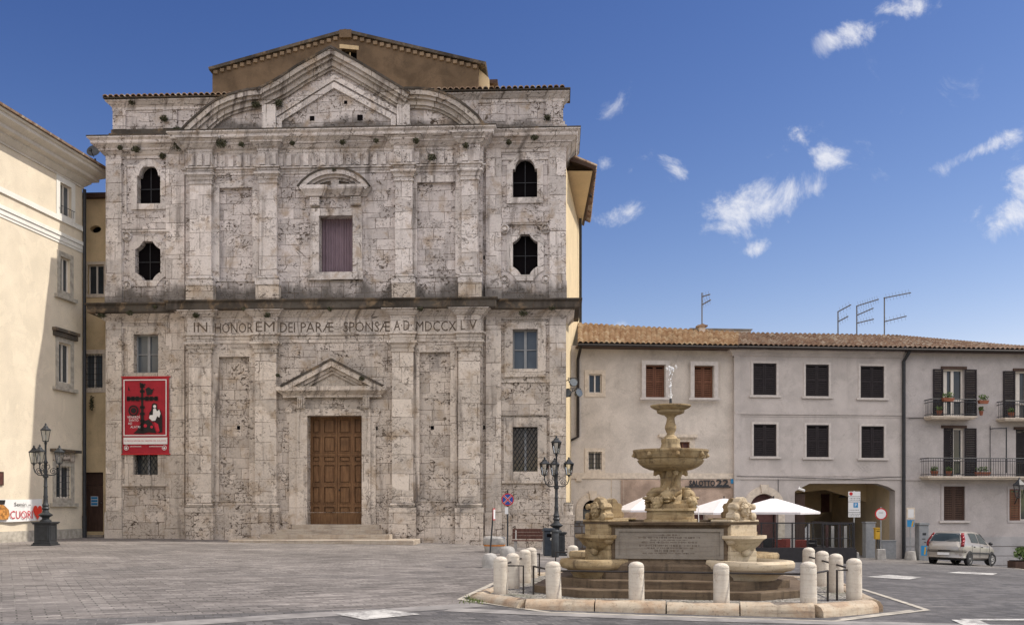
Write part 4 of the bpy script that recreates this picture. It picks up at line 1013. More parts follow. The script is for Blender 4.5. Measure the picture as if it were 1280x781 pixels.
mb.tube([(q1[0],q1[1]+3,zo-.05),(q0[0]+.15,q0[1]-.3,pz+.25),(q0[0]+.12,q0[1],pz-.3),(q0[0]+.12,q0[1],1.0)], .075, 8); mb.build('rainwater_pipe', M['iron'], church, True)
# ------------------------------------------------------------------ tiled roof as real pan-tile relief
def tile_roof(name, mat_, parent, e0, e1, r0, r1, pitch=.25, courses=16, amp=.085):
    """e0,e1: eave ends, r0,r1: ridge ends (x,y,z); rows of round tiles run from ridge to eave"""
    e0, e1, r0, r1 = map(Vector, (e0, e1, r0, r1)); L = (e1-e0).length; n = int(L/pitch); sub = 6
    nrm = (e1-e0).cross(r0-e0).normalized()
    if nrm.z < 0: nrm = -nrm
    mb = MB(); rows = []
    for j in range(courses):
        for t, lift in ((j/courses, .045), ((j+1)/courses-.0015, .0)):
            a, b = e0+(r0-e0)*t, e1+(r1-e1)*t; row = []
            rj = random.Random(j)
            for i in range(n*sub+1):
                k = i/(n*sub); ph = (i % sub)/sub
                h = amp*abs(math.sin(math.pi*ph)) + lift + rj.uniform(-.006,.006)
                row.append(mb.bm.verts.new(a+(b-a)*k + nrm*h))
            rows.append(row)
    for A, B in zip(rows, rows[1:]):
        for i in range(n*sub): mb.bm.faces.new((A[i],A[i+1],B[i+1],B[i]))
    dk = MB(); dn = nrm*.03; dk.face([e0-dn, e1-dn, r1-dn, r0-dn]); dk.build('roof_deck', M['brown_wood'], parent)
    return mb.build(name, M[mat_], parent)

# ------------------------------------------------------------------ right-hand houses (one wall line)
B = Frame((918-CX)*47.0/FPX, 47.0, R(5.0))
def bu(px, y=0.0): return B.u(px, y)
def bz(px, py, y=0.0): return B.z(px, py, y)
def bq(x0, x1, y0, y1, y=0.0):
    c = (x0+x1)/2; return (bu(x0,y), bu(x1,y), bz(c,y1,y), bz(c,y0,y))
def slat_leaf(mb, a, b, z0, z1, y, pitch=.09, w=.07):
    mb.frame(a, b, z0, z1, w, y, y+.045)
    n = int((z1-z0-2*w)/pitch)
    for i in range(n):
        z = z0+w+(i+.15)*pitch
        mb.prism([(0,0)]*0 or [(a+w-.005,z),(b-w+.005,z),(b-w+.005,z+pitch*.75),(a+w-.005,z+pitch*.75)], y+.012, y+.03)
    mb.rect(a+.01, b-.01, (z0+z1)/2-.03, (z0+z1)/2+.03, y-.004, y+.04)
def shuttered(parent, q, mat_, trim, tw=.16, y=.06, sill=True, fr=True):
    u0, u1, z0, z1 = q; w = MB()
    if fr: w.frame(u0-tw, u1+tw, z0-tw*.8, z1+tw, tw-.003, -.03, .01, wb=tw*.8-.003)
    else: w.rect(u0-.05, u1+.05, z1+.003, z1+.06, -.02, .01)
    wi = w.build('window', trim, parent)
    if sill:
        s = MB(); s.rect(u0-tw-.1, u1+tw+.1, z0-.12, z0-.03, -.10, .01); s.build('sill', M['grey_trim'], wi)
    c = (u0+u1)/2
    for a, b in ((u0+.01, c-.006), (c+.006, u1-.01)):
        l = MB(); slat_leaf(l, a, b, z0+.01, z1-.01, y); l.build('shutter', mat_, wi)
    p = MB(); p.rect(u0, u1, z0, z1, y+.10, y+.12); p.build('pane', M['void'], wi)
    return wi
def gutter(parent, u0, u1, z, y=-.45, name='gutter'):
    mb = MB(); mb.tube([(u0,y,z),(u1,y,z)], .07, 8); mb.build(name, M['rail_iron'], parent, True)

ZE = 9.42; BOT = -3.2
XA = bu(721.5); XB = bu(918); XC = bu(1128); XD = bu(1460)

# house 1: pale, between church and grey house
h1 = thing('house', 'pale plastered house beside the church with two red brown shuttered windows', 'house', (B.X, B.Y, 0), B.a)
XA0 = bu(705)
Y1 = .22
def q1(x0, x1, y0, y1): return bq(x0, x1, y0, y1, Y1)
hw = dict(small=q1(736,752,467.5,491), s1=q1(806,830.5,456.5,497), s2=q1(866.5,891,457.5,497.5), low=q1(735.5,752,564.5,587), mid=q1(846,862,552,578))
c_ = bu(741,Y1); r_ = bu(753.5,Y1)-c_
door1 = [(c_-r_,bz(741,692,Y1)-1),(c_+r_,bz(741,692,Y1)-1),(c_+r_,bz(741,637,Y1))] + [(c_+r_*math.cos(math.pi*k/10), bz(741,637,Y1)+r_*1.0*math.sin(math.pi*k/10)) for k in range(1,10)] + [(c_-r_,bz(741,637,Y1))]
c2, r2 = bu(867,Y1), bu(881,Y1)-bu(867,Y1)
door2 = [(c2-r2,-1.6),(c2+r2,-1.6),(c2+r2,bz(867,645,Y1))] + [(c2+r2*math.cos(math.pi*k/10), bz(867,645,Y1)+r2*.9*math.sin(math.pi*k/10)) for k in range(1,10)] + [(c2-r2,bz(867,645,Y1))]
mb = MB(); mb.prism([(XA0,BOT),(XB-.002,BOT),(XB-.002,ZE+.1),(XA0,ZE+.1)], Y1, Y1+.45, [rect_pts(q) for q in hw.values()] + [door1, door2]); mb.build('wall', M['plaster_house'], h1)
mb = MB(); mb.box(XA0, XB-.002, Y1+1.2, 9, BOT, ZE); mb.build('house_body', M['plaster_house'], h1)
mb = MB(); mb.rect(XA0, XB-.003, bz(800,598,Y1), bz(800,591,Y1), Y1-.06, Y1+.01); mb.build('string_course', M['house_trim'], h1)
# rough masonry on the shop side of the ground floor
rub = [(bu(776,Y1),BOT),(XB-.004,BOT),(XB-.004,bz(850,599,Y1)),(bu(776,Y1),bz(776,599,Y1))]
mb = MB(); mb.prism(rub, Y1-.035, Y1+.01, [[(c2-r2-.01,BOT+.01)]+[p for p in door2[1:2]]*0+[(c2+r2+.01,BOT+.01)]+[(p[0],p[1]) for p in door2[2:]]]); mb.build('rubble_wall', M['rubble'], h1)
for k, mt, tw in (('s1','shutter_brown',.20),('s2','shutter_brown',.20)): shuttered(h1, [hw[k][0],hw[k][1],hw[k][2],hw[k][3]], M[mt], M['grey_trim'], tw, Y1+.03)
for w in list(h1.children):
    if w.name.startswith('window'): pass
def plain_window(parent, q, y, tw, trim, glassm, bars=0, mull=True, fm='white_paint'):
    u0,u1,z0,z1 = q; w = MB(); w.frame(u0-tw,u1+tw,z0-tw,z1+tw,tw-.003,y-.035,y+.01); wi = w.build('window', trim, parent)
    f = MB(); f.frame(u0,u1,z0,z1,.05,y+.12,y+.17); c=(u0+u1)/2
    if mull: f.rect(c-.035,c+.035,z0+.05,z1-.05,y+.115,y+.168)
    f.build('window_frame', M[fm], wi)
    p = MB(); p.rect(u0,u1,z0,z1,y+.18,y+.2); p.build('pane', glassm, wi)
    if bars:
        g = MB()
        for i in range(bars): x = u0+(u1-u0)*(i+.5)/bars; g.tube([(x,y+.04,z0),(x,y+.04,z1)], .012, 5)
        for i in range(bars): z = z0+(z1-z0)*(i+.5)/bars; g.tube([(u0,y+.055,z),(u1,y+.055,z)], .012, 5)
        g.build('window_bars', M['iron'], wi)
    return wi
plain_window(h1, hw['small'], Y1, .20, M['house_trim'], M['glass_dark'])
plain_window(h1, hw['low'], Y1, .18, M['house_trim'], M['glass_dark'], 4)
q = hw['mid']; wi = plain_window(h1, q, Y1, .26, M['house_trim'], M['patina'], 0, True, 'shutter_brown')
mb = MB(); mb.rect(bu(823,Y1), bu(871,Y1), bz(846,546.5,Y1), bz(846,543,Y1), Y1-.22, Y1+.01); mb.rect(bu(827,Y1), bu(867,Y1), bz(846,548.5,Y1), bz(846,546.5,Y1)-.002, Y1-.12, Y1+.01); mb.build('window_hood', M['house_trim'], wi)
def arched_door(parent, poly, y, c, r, zs, matd, trim=True, grid=False):
    w = MB()
    if trim:
        out = [(c-r-.33,zs-2.2),(c+r+.33,zs-2.2),(c+r+.33,zs)] + [(c+(r+.33)*math.cos(math.pi*k/12), zs+(r+.33)*math.sin(math.pi*k/12)) for k in range(1,12)] + [(c-r-.33,zs)]
        ins = [(p[0],max(p[1],zs-2.19)) for p in poly]
        w.prism(out, y-.05, y+.01, [ins]); k_ = .13
        w.prism([(c-k_,zs+r-.02),(c+k_,zs+r-.02),(c+k_*1.6,zs+r+.42),(c-k_*1.6,zs+r+.42)], y-.12, y-.051)
    else: w.rect(c-r, c-r+.02, zs-1, zs, y+.02, y+.05)
    d = w.build('door_surround', M['house_trim'], parent)
    p = MB(); p.rect(c-r-.1, c+r+.1, poly[0][1], zs+r+.05, y+.30, y+.34); p.build('door', matd, d)
    if grid:
        g = MB()
        for i in range(5): x = c-r+.08+i*.22; g.rect(x-.015,x+.015,zs-2,zs-.1,y+.27,y+.298)
        for i in range(6): z = zs-2+i*.34; g.rect(c-r,c+.05,z-.015,z+.015,y+.265,y+.29)
        g.rect(c+.0,c+.14,zs-2,zs+r,y+.25,y+.299); g.rect(c-r,c+r,zs-.06,zs+.06,y+.25,y+.299)
        g.build('glazing_bar', M['iron'], d)
        q = MB(); q.rect(c-r,c,zs-2.2,zs-.06,y+.298,y+.2995); q.build('door_pane', M['glass_blue'], d)
    return d
arched_door(h1, door1, Y1, c_, r_, bz(741,637,Y1), M['void'], True, True)
arched_door(h1, door2, Y1-.035, c2, r2, bz(867,645,Y1), M['patina'], False)
mb = MB(); sv = [bu(858.5,Y1),bu(912.5,Y1)]; zt_ = bz(885,608.5,Y1)
mb.text('SALOTTO', sv[0]+.1, bu(893,Y1), zt_+.06, .27, Y1-.10, thick=.04, bold=.025); mb.text('22', bu(894.5,Y1), bu(910,Y1), zt_+.06, .31, Y1-.10, thick=.04, bold=.025)
mb.rect(sv[0]-.1, sv[1], zt_-.02, zt_+.045, Y1-.12, Y1-.05); mb.build('shop_lettering', M['iron'], h1)
mb = MB(); mb.rect(bu(913,Y1), bu(916.5,Y1), bz(914,604,Y1), bz(914,598.5,Y1), Y1-.08, Y1-.036); mb.build('house_number', M['sky_blue'], h1)
mb = MB(); mb.tube([(bu(779.5,Y1),Y1-.02,bz(779,600,Y1)),(bu(779.5,Y1),Y1-.02,bz(779,650,Y1))],.02,5); mb.tube([(bu(764.5,Y1),Y1-.015,bz(764,598,Y1)),(bu(764.5,Y1),Y1-.015,bz(764,621,Y1))],.02,5)
mb.rect(bu(720,Y1),bu(727,Y1),bz(724,601,Y1),bz(724,596,Y1),Y1-.09,Y1-.002); mb.build('wall_cable', M['house_trim'], h1)
# roof 1
ye, yr_ = -.50, 5.2
def roofpt(px, py, y): return (bu(px,y), y, bz(px,py,y))
tile_roof('roof_tiles', 'tile_light', h1, (XA-.05,ye,ZE+.06), (XB+.02,ye,ZE+.04), (bu(722,yr_),yr_,bz(725,404.5,yr_)), (bu(925,yr_),yr_,bz(925,416,yr_)), courses=18)
mb = MB(); mb.box(XA-.05, XB, ye+.02, Y1+.1, ZE-.06, ZE+.02); mb.build('eaves_boards', M['brown_wood'], h1)
gutter(h1, XA-.05, XB, ZE+.0, ye-.04)
mb = MB(); g0 = XA+.05; mb.tube([(g0+.05,ye,ZE-.05),(g0+.0,Y1-.14,ZE-.6),(g0+.0,Y1-.14,bz(722,546,Y1)),(g0-.6,Y1-.14,bz(722,553.5,Y1))], .075, 8); mb.build('rainwater_pipe', M['rail_iron'], h1, True)

# house 2: grey with six dark shuttered windows and the vaulted passage
h2 = thing('house', 'grey plastered house with six dark shuttered windows above a wide passage opening', 'house', (B.X, B.Y, 0), B.a)
hq = [bq(941.5,970.5,454,493.5), bq(1007,1036,455.5,495), bq(1075.5,1105,457.5,497), bq(942,970.5,530,570), bq(1008,1036,531,571), bq(1076.5,1105,532.5,572)]
zg2 = BOT
pas = [(bu(993.5),zg2+.01),(bu(1119),zg2+.01),(bu(1119),bz(1119,613)),(bu(1110),bz(1110,608)),(bu(1097),bz(1097,604)),(bu(1012),bz(1012,604)),(bu(1004),bz(1004,608)),(bu(993.5),bz(993,614))]
ca, ra = bu(955), bu(972.5)-bu(955)
arch2 = [(ca-ra,BOT+.01),(ca+ra,BOT+.01),(ca+ra,bz(955,634))] + [(ca+ra*math.cos(math.pi*k/10), bz(955,634)+ra*.95*math.sin(math.pi*k/10)) for k in range(1,10)] + [(ca-ra,bz(955,634))]
mb = MB(); mb.prism([(XB,BOT),(XC,BOT),(XC,ZE+.1),(XB,ZE+.1)], 0, .6, [rect_pts(q) for q in hq] + [pas, arch2]); mb.build('wall', M['plaster_grey'], h2)
mb = MB(); mb.box(XB, XC, .8, 9, bz(1000,600)+.2, ZE); mb.box(XB, bu(992), .8, 9, BOT, bz(1000,600)+.198); mb.build('house_body', M['plaster_grey'], h2)
for py, h in ((517,.13),(519.5,.05)):
    mb = MB(); mb.rect(XB+.002, XC-.002, bz(1000,py+1.2), bz(1000,py+1.2)+h, -.05 if h > .1 else -.025, .01); mb.build('string_course', M['plaster_grey'], h2)
mb = MB(); mb.rect(XB+.002, XC-.002, bz(1000,599), bz(1000,597), -.06, .01); mb.rect(XB+.002, XC-.002, bz(1000,595), bz(1000,593.6), -.03, .01); mb.build('string_course', M['plaster_grey'], h2)
mb = MB(); mb.rect(XB-.02, XB+.30, BOT, ZE, -.03, .01); mb.build('corner_strip', M['plaster_grey'], h2)
mb = MB(); mb.sweep([(XB-.05,.4),(XB-.05,0),(XC,0)], [(0,ZE-.35),(.05,ZE-.33),(.12,ZE-.2),(.25,ZE-.08),(.25,ZE),(-.02,ZE+.02)], cap=False); mb.build('cornice', M['plaster_grey'], h2)
for q in hq: shuttered(h2, q, M['shutter_dark'], M['grey_trim'], .11, .04)
arched_door(h2, arch2, 0, ca, ra, bz(955,634), M['patina'], True)
# passage interior: side walls, vault, far wall with an inner arch
iu0, iu1, zt2 = pas[0][0], pas[1][0], pas[5][1]
mb = MB()
mb.face([(iu0,.6,BOT),(iu0,7.5,BOT),(iu0,7.5,zt2+.3),(iu0,.6,zt2+.3)]); mb.face([(iu1,.6,BOT),(iu1,7.5,BOT),(iu1,7.5,zt2+.3),(iu1,.6,zt2+.3)])
mb.face([(iu0,.6,zt2+.12),(iu1,.6,zt2+.12),(iu1,7.5,zt2+.12),(iu0,7.5,zt2+.12)])
um = bu(1040,7.5)
mb.prism([(iu0,BOT),(iu1,BOT),(iu1,zt2+.12),(iu0,zt2+.12)], 7.5, 7.8, [[(um-1.2,BOT+.01),(um+1.4,BOT+.01),(um+1.4,.9),(um+.1,1.5),(um-1.2,.9)]])
mb.prism([(iu0,zt2-.55),(iu1-2.2,zt2-.25),(iu1,zt2-.9),(iu1,zt2+.1),(iu0,zt2+.1)], 3.2, 3.6)
mb.build('passage_walls', M['plaster_arch'], h2)
mb = MB(); mb.rect(bu(994.5,.65), bu(1006,.65), BOT, bz(1000,617,.65), .63, .72); mb.build('passage_door', M['brown_wood'], h2)
mb = MB(); mb.rect(bu(1027,7.4), bu(1037,7.4), bz(1030,640,7.4), bz(1030,617,7.4), 7.40, 7.46); mb.build('passage_window', M['patina'], h2)
mb = MB(); mb.rect(bu(1101,7.4), bu(1112,7.4), bz(1106,632,7.4), bz(1106,621,7.4), 7.42, 7.47); mb.build('wall_plaque', M['house_trim'], h2)
# roof 2 and 3
def roof_rest(h, px0, px1, py0, py1, u0, u1):
    tile_roof('roof_tiles', 'tile_dark', h, (u0,ye,ZE+.06), (u1,ye,ZE+.06), (bu(px0,yr_),yr_,bz(px0,py0,yr_)), (bu(px1,yr_),yr_,bz(px1,py1,yr_)), courses=16)
    mb = MB(); mb.box(u0, u1, ye+.02, .1, ZE-.03, ZE+.03); mb.build('eaves_boards', M['brown_wood'], h); gutter(h, u0, u1, ZE+.01, ye-.04)
roof_rest(h2, 921, 1118, 416.5, 419.8, XB+.02, XC)
mb = MB(); mb.rect(XB+.35, XC-.3, ZE-1.2, bz(1000,421,5.5), 5.5, 5.8); mb.build('rear_parapet', M['plaster_grey'], h2) if False else mb.bm.free()

# house 3: balconies
h3 = thing('house', 'beige house with balconies, dark open shutters and a rusticated base at the right edge', 'house', (B.X, B.Y, 0), B.a)
d_up = [bq(1179,1205,461.5,520), bq(1269,1300,464,524)]; d_lo = [bq(1179.5,1205,535,595), bq(1270,1300,537,598)]
g_w = [bq(1179.5,1206,607.5,650), bq(1262,1292,611,650)]; base_w = bq(1270,1300,683,694)
mb = MB(); mb.prism([(XC+.002,BOT),(XD,BOT),(XD,ZE+.1),(XC+.002,ZE+.1)], .012, .6, [rect_pts(q) for q in d_up+d_lo+g_w+[base_w]]); mb.build('wall', M['plaster_right'], h3)
mb = MB(); mb.box(XC+.002, XD, .8, 9, BOT, ZE); mb.build('house_body', M['plaster_right'], h3)
mb = MB(); mb.tube([(bu(1128.5)+.12,ye+.05,ZE-.05),(bu(1128.5),-.1,ZE-.5),(bu(1128.5),-.1,BOT+1)], .085, 8); mb.build('rainwater_pipe', M['iron'], h3, True)
roof_rest(h3, 1118, 1345, 419.8, 441, XC+.004, XD)
mb = MB()
for k in range(5):
    z1_ = bz(1200,671)-.48*k; mb.rect(XC+.01, XD, z1_-.445, z1_, -.04 if k else -.06, .02, [rect_pts(base_w)] if False else ())
mb.build('rusticated_base', M['base_grey'], h3)
mb = MB(); mb.rect(base_w[0], base_w[1], base_w[2], base_w[3], -.065, -.058); mb.build('cellar_opening', M['void'], h3)
mb = MB(); mb.rect(XC+.01, bu(1160), bz(1140,521.5), bz(1140,520), -.03, .02); mb.rect(XC+.01, bu(1160), bz(1140,600), bz(1140,597.5), -.04, .02); mb.build('string_course', M['plaster_right'], h3)
def french(q, half=False):
    u0,u1,z0,z1 = q; w = MB(); w.rect(u0-.12,u1+.12,z1+.002,z1+.14,-.07,.02); wi = w.build('window', M['brown_wood'], h3)
    f = MB(); f.frame(u0,u1,z0,z1,.08,.14,.20); c=(u0+u1)/2; f.rect(c-.07,c+.07,z0+.08,z1-.08,.135,.198); f.rect(u0+.08,c-.07,z0+.75,z0+.83,.14,.198); f.rect(c+.07,u1-.08,z0+.75,z0+.83,.14,.198); f.build('window_frame', M['white_paint'], wi)
    p = MB(); p.rect(u0,u1,z0,z1,.21,.23); p.build('pane', M['glass_dark'], wi)
    if not half:
        k = MB(); n=14; A=[k.bm.verts.new((u0+.1+(c-u0-.15)*i/n*.5, .20-.004+.002*math.sin(i*2.1), z)) for z in (z0+.1,z1-.1) for i in range(n+1)]
        for i in range(n): k.bm.faces.new((A[i],A[i+1],A[n+2+i],A[n+1+i]))
        k.build('curtain', M['white_paint'], wi, True)
    lw = (u1-u0)*.48
    l = MB()
    if half: slat_leaf(l, u0+.0, u0+lw, z0, z1, .02)
    else: slat_leaf(l, u0-lw-.02, u0-.02, z0, z1, -.055)
    l.build('shutter', M['shutter_dark'], wi)
    l = MB(); slat_leaf(l, u1+.02, u1+lw+.12, z0, z1, -.055); l.build('shutter', M['shutter_dark'], wi)
for q in d_up: french(q)
for q in d_lo: french(q, True)
shuttered(h3, g_w[0], M['brown_wood'], M['plaster_right'], .14, .05)
u0,u1,z0,z1 = g_w[1]; wi = plain_window(h3, g_w[1], .012, .12, M['plaster_right'], M['glass_dark'])
l = MB(); slat_leaf(l, u0-.02, u0+(u1-u0)*.42, z0, z1, -.03); l.build('shutter', M['shutter_brown'], wi)
def balcony(x0, x1, pyslab, pyrail, dep, name='balcony'):
    ua, ub = bu(x0,-dep), bu(x1,-dep); c=(x0+x1)/2; zs = bz(c,pyslab,-dep); zr = bz(c,pyrail,-dep)
    s = MB(); s.sweep([(ua,.01),(ua,-dep),(ub,-dep),(ub,.01)], [(-dep*.9,zs-.16),(-.12,zs-.16),(-.04,zs-.08),(0,zs-.07),(0,zs),(-dep*.9,zs)], cap=False)
    s.box(ua+.06, ub-.06, -dep+.06, .01, zs-.14, zs-.01); s.build(name, M['house_trim'], h3); sl = s
    o = h3.children[-1] if False else [ch for ch in h3.children if ch.name.startswith(name)][-1]
    r = MB(); e = .06
    for z in (zr, zs+.09, zr-.14): r.tube([(ua+e,0,z),(ua+e,-dep+e,z),(ub-e,-dep+e,z),(ub-e,0,z)], .017 if z != zr else .026, 6)
    n = int((ub-ua)/.125)
    for i in range(n+1): x = ua+e+(ub-ua-2*e)*i/n; r.tube([(x,-dep+e,zs),(x,-dep+e,zr)], .011, 5)
    for i in range(1,5): y = -dep+e+(dep-e)*i/5; r.tube([(ua+e,y,zs),(ua+e,y,zr)], .011, 5); r.tube([(ub-e,y,zs),(ub-e,y,zr)], .011, 5)
    r.build('balcony_railing', M['iron'], o)
    return ua, ub, zs, zr, dep
bal_a = balcony(1164,1222,519.5,498.5,.75); bal_b = balcony(1256,1330,522,501,.75); bal_c = balcony(1160,1345,595,572.5,.85)
mb = MB(); x0=bu(1237.5); x1=bu(1250.5); z=bz(1243,536)
mb.tube([(x0,-.02,z),(x0,-.35,z),(x1,-.5,z)],.025,6); mb.tube([(x1,-.5,z+.05),(x1,-.5,bz(1250,594)+.1)],.03,6); mb.tube([(x0,-.02,z+.15),(x0,-.02,bz(1240,594))],.015,5); mb.build('iron_bracket', M['iron'], h3)

mb = MB(); mb.tube([(XB+.1,-.075,bz(1000,594.5)-.02),(bu(1060),-.075,bz(1060,596)-.10),(XC-.1,-.075,bz(1120,595)-.02)], .012, 5); mb.build('wall_cable', M['iron'], h2)
mb = MB(); mb.tube([(bu(972.5),-.03,bz(972,598)),(bu(972.5),-.03,bz(972,662))], .014, 5); mb.build('wall_cable', M['iron'], h2)
mb = MB(); mb.tube([(XC+.3,-.05,bz(1140,523)),(bu(1162),-.05,bz(1162,521.5))], .014, 5); mb.build('wall_cable', M['iron'], h3)
# antennas, chimney and rooftop block
blk = thing('roof_block', 'plain pale masonry block showing behind the tiled ridge', 'roof block', (B.X, B.Y, 0), B.a)
yb = 7.5; mb = MB(); mb.box(bu(866,yb), bu(939,yb), yb, yb+3, ZE, bz(900,412,yb)); mb.build('block_wall', M['plaster_house'], blk)
mb = MB(); mb.box(bu(862,yb), bu(940,yb), yb-.1, yb+3.1, bz(900,412,yb)+.002, bz(900,410.8,yb)); mb.build('block_coping', M['smooth_stone'], blk)
chm = thing('chimney', 'small tile capped chimney carrying an aerial on the sunlit roof', 'chimney', (B.X, B.Y, 0), B.a)
yc_ = 4.6; u_ = bu(877,yc_); mb = MB(); mb.box(u_-.16,u_+.16,yc_-.16,yc_+.16,ZE+1.2,bz(877,409,yc_)); mb.build('shaft', M['plaster_house'], chm)
mb = MB(); mb.box(u_-.26,u_+.26,yc_-.26,yc_+.26,bz(877,409,yc_)+.002,bz(877,407,yc_)); mb.prism([(u_-.2,bz(877,407,yc_)+.002),(u_+.2,bz(877,407,yc_)+.002),(u_,bz(877,405,yc_))],yc_-.2,yc_+.2); mb.build('cap', M['tile_dark'], chm)
def antenna(px, pyt, pyb, booms, label, y=5.4):
    t = thing('antenna', label, 'antenna', (B.X, B.Y, 0), B.a)
    u_ = bu(px,y); zt_, zb_ = bz(px,pyt,y), bz(px,pyb,y)
    m_ = MB(); m_.tube([(u_,y,zb_),(u_,y,zt_)], .035, 6); m_.build('mast', M['aerial'], t)
    for (py, dx, dy_, n) in booms:
        z = bz(px,py,y); e = Vector((dx*y*.0+dx, -.5, dy_)); b = MB(); a0 = Vector((u_,y-.05,z)); b.tube([a0-e*.05, a0+e], .032, 6)
        for i in range(n):
            p = a0+e*((i+.5)/n); b.tube([p+Vector((0,-.1,-.22)),p+Vector((0,.1,.22))], .007, 4)
        b.build('aerial_boom', M['aerial'], t)
antenna(877.5, 366, 407, [(371,.28,.02,3),(381,.32,.16,4)], 'short aerial with two stub booms on the small chimney', yc_)
antenna(1047.5, 389, 420, [(389.5,.5,.28,4),(402,.34,.2,4)], 'leftmost of the three aerials on the grey house ridge')
antenna(1071, 382, 420, [(382.5,1.0,.28,9),(394,.7,.3,6),(404,.72,.14,6)], 'aerial with three booms between two others on the ridge')
antenna(1105.5, 371.5, 420, [(372.5,1.25,.2,8),(402,1.0,.22,6)], 'tallest aerial, with two long booms, on the ridge')

# ------------------------------------------------------------------ left cream building
KX = 31500.0
def ld_(px): return KX/(820.0-px)
d0 = ld_(0.0); Lw = Frame((0-CX)*d0/FPX, d0, math.atan2(1, 180/1200.0))
def lu(px, y=0.0): return Lw.u(px, y)
def lz(px, py, y=0.0): return Lw.z(px, py, y)
lb = thing('building', 'cream plastered building with white bands and a deep cornice, half in sunlight', 'building', (Lw.X, Lw.Y, 0), Lw.a)
LA, LB = lu(0)-16.0, lu(103)
W1 = (lu(74.5),lu(89),14.62,16.0); W2 = (lu(75),lu(87.5),11.25,12.75); W3 = (lu(73),lu(88),7.2,8.95); W4 = (lu(69.5),lu(88.5),2.1,3.5)
more = []
for k in range(1,4):
    for w_ in (W1,W2,W3,W4): more.append((w_[0]-4.6*k-1.4,w_[1]-4.6*k-1.4,w_[2],w_[3]))
wins = [W1,W2,W3,W4] + more
mb = MB(); mb.prism([(LA,-1),(LB,-1),(LB,17),(LA,17)], 0, .45, [rect_pts(q) for q in wins]); mb.build('wall', M['plaster_cream'], lb)
mb = MB(); mb.box(LA, LB-.01, .9, 12, -1, 17); mb.build('building_body', M['plaster_cream'], lb)
mb = MB(); mb.face([(LB,0,-1),(LB,12,-1),(LB,12,17),(LB,0,17)]); mb.build('end_wall', M['plaster_cream'], lb)
cp = [(LA,0),(LB,0),(LB,3.5)]
mb = MB(); mb.sweep(cp, [(-.02,16.25),(.05,16.25),(.05,16.33),(.10,16.36),(.22,16.48),(.28,16.52),(.28,16.60),(.50,16.66),(.52,16.70),(.52,16.80),(.74,16.92),(.80,16.96),(.80,17.08),(.9,17.12),(.9,17.2),(-.1,17.3)]); mb.build('cornice', M['cornice_grey'], lb)
mb = MB(); mb.sweep(cp, [(-.1,17.31),(1.0,17.21),(1.02,17.29),(-3,18.1)]); mb.build('roof', M['tile_dark'], lb)
for z0, z1, o in ((14.28,14.50,.07),(13.62,13.78,.10),(13.42,13.62,.06),(13.30,13.42,.03)):
    mb = MB(); mb.rect(LA, LB+.001, z0, z1-.002, -o, .01); mb.build('string_course', M['white_trim'], lb)
mb = MB(); mb.rect(LA, LB+.002, -1, .72, -.05, .01); mb.build('plinth', M['border_stone'], lb)
for i, q in enumerate(wins):
    u0,u1,z0,z1 = q; k = i % 4
    if k == 0: wi = plain_window(lb, q, 0, .26, M['white_trim'], M['glass_blue'])
    else: wi = plain_window(lb, q, 0, .22, M['border_stone'], M['glass_dark'], 5 if k == 3 else 0)
    if k == 0:
        g = MB(); g.tube([(u0-.1,-.12,z0+.32),(u1+.1,-.12,z0+.32)],.015,5)
        for j in range(7): x=u0+(u1-u0)*j/6; g.tube([(x,-.12,z0),(x,-.12,z0+.32)],.01,4)
        g.build('guard_rail', M['iron'], wi)
    else:
        s = MB(); s.rect(u0-.42,u1+.36,z0-.38,z0-.226,-.16,.01); s.build('sill', M['border_stone'], wi)
    if k == 2: s = MB(); s.rect(u0-.45,u1+.45,z1+.44,z1+.58,-.2,.01); s.rect(u0-.4,u1+.4,z1+.226,z1+.418,-.12,.01); s.build('window_hood', M['stone_dark'], wi)
    if k == 3:
        s = MB(); s.rect(u0-.4,u1+.4,z1+.62,z1+.74,-.28,.01); s.build('window_hood', M['stone_dark'], wi)
        s = MB(); s.rect(u0-.2,u1+.2,z1+.226,z1+.618,-.09,.01); s.blob(((u0+u1)/2,-.1,z1+.42),(.35,.08,.16),2); s.build('carved_lintel', M['stone_low'], wi)
mb = MB(); x=LB-.02; mb.tube([(x,-.12,16.2),(x,-.12,1.3)],.075,8); mb.tube([(x,-.12,1.3),(x,-.12,.3)],.10,8); mb.build('rainwater_pipe', M['iron'], lb, True)

# ------------------------------------------------------------------ narrow ochre house between them
YK = 45.0; K = Frame((106-CX)*YK/FPX, YK, C.a)
def kq(x0,x1,y0,y1): return (K.u(x0),K.u(x1),K.z(117,y1),K.z(117,y0))
nh = thing('narrow_house', 'narrow ochre plastered link house squeezed between the cream building and the church', 'house', (K.X, K.Y, 0), K.a)
k1, k2, kd = kq(110,130,331,368), kq(106.5,128.5,442.5,485), kq(102,129,590,664)
c, r, zo = K.u(119.5), .26, K.z(119,286.5); ov = [(c+.27*math.cos(t_*math.pi/8), zo+.17*math.sin(t_*math.pi/8)) for t_ in range(16)]
KL, KR, KT = K.u(85), K.u(137), K.z(117,249)
mb = MB(); mb.prism([(KL,-.5),(KR,-.5),(KR,KT),(KL,KT)], 0, .5, [rect_pts(k1),rect_pts(k2),rect_pts(kd),ov]); mb.build('wall', M['plaster_yellow'], nh)
mb = MB(); mb.box(KL, KR, .9, 8, -.5, KT); mb.build('house_body', M['plaster_yellow'], nh)
mb = MB(); mb.rect(KL, KR, KT, KT+.22, -.28, 1.2); mb.build('roof_edge', M['brown_wood'], nh)
wi = plain_window(nh, k1, 0, .14, M['house_trim'], M['glass_dark'])
wi = plain_window(nh, k2, 0, .20, M['house_trim'], M['glass_blue'], 6)
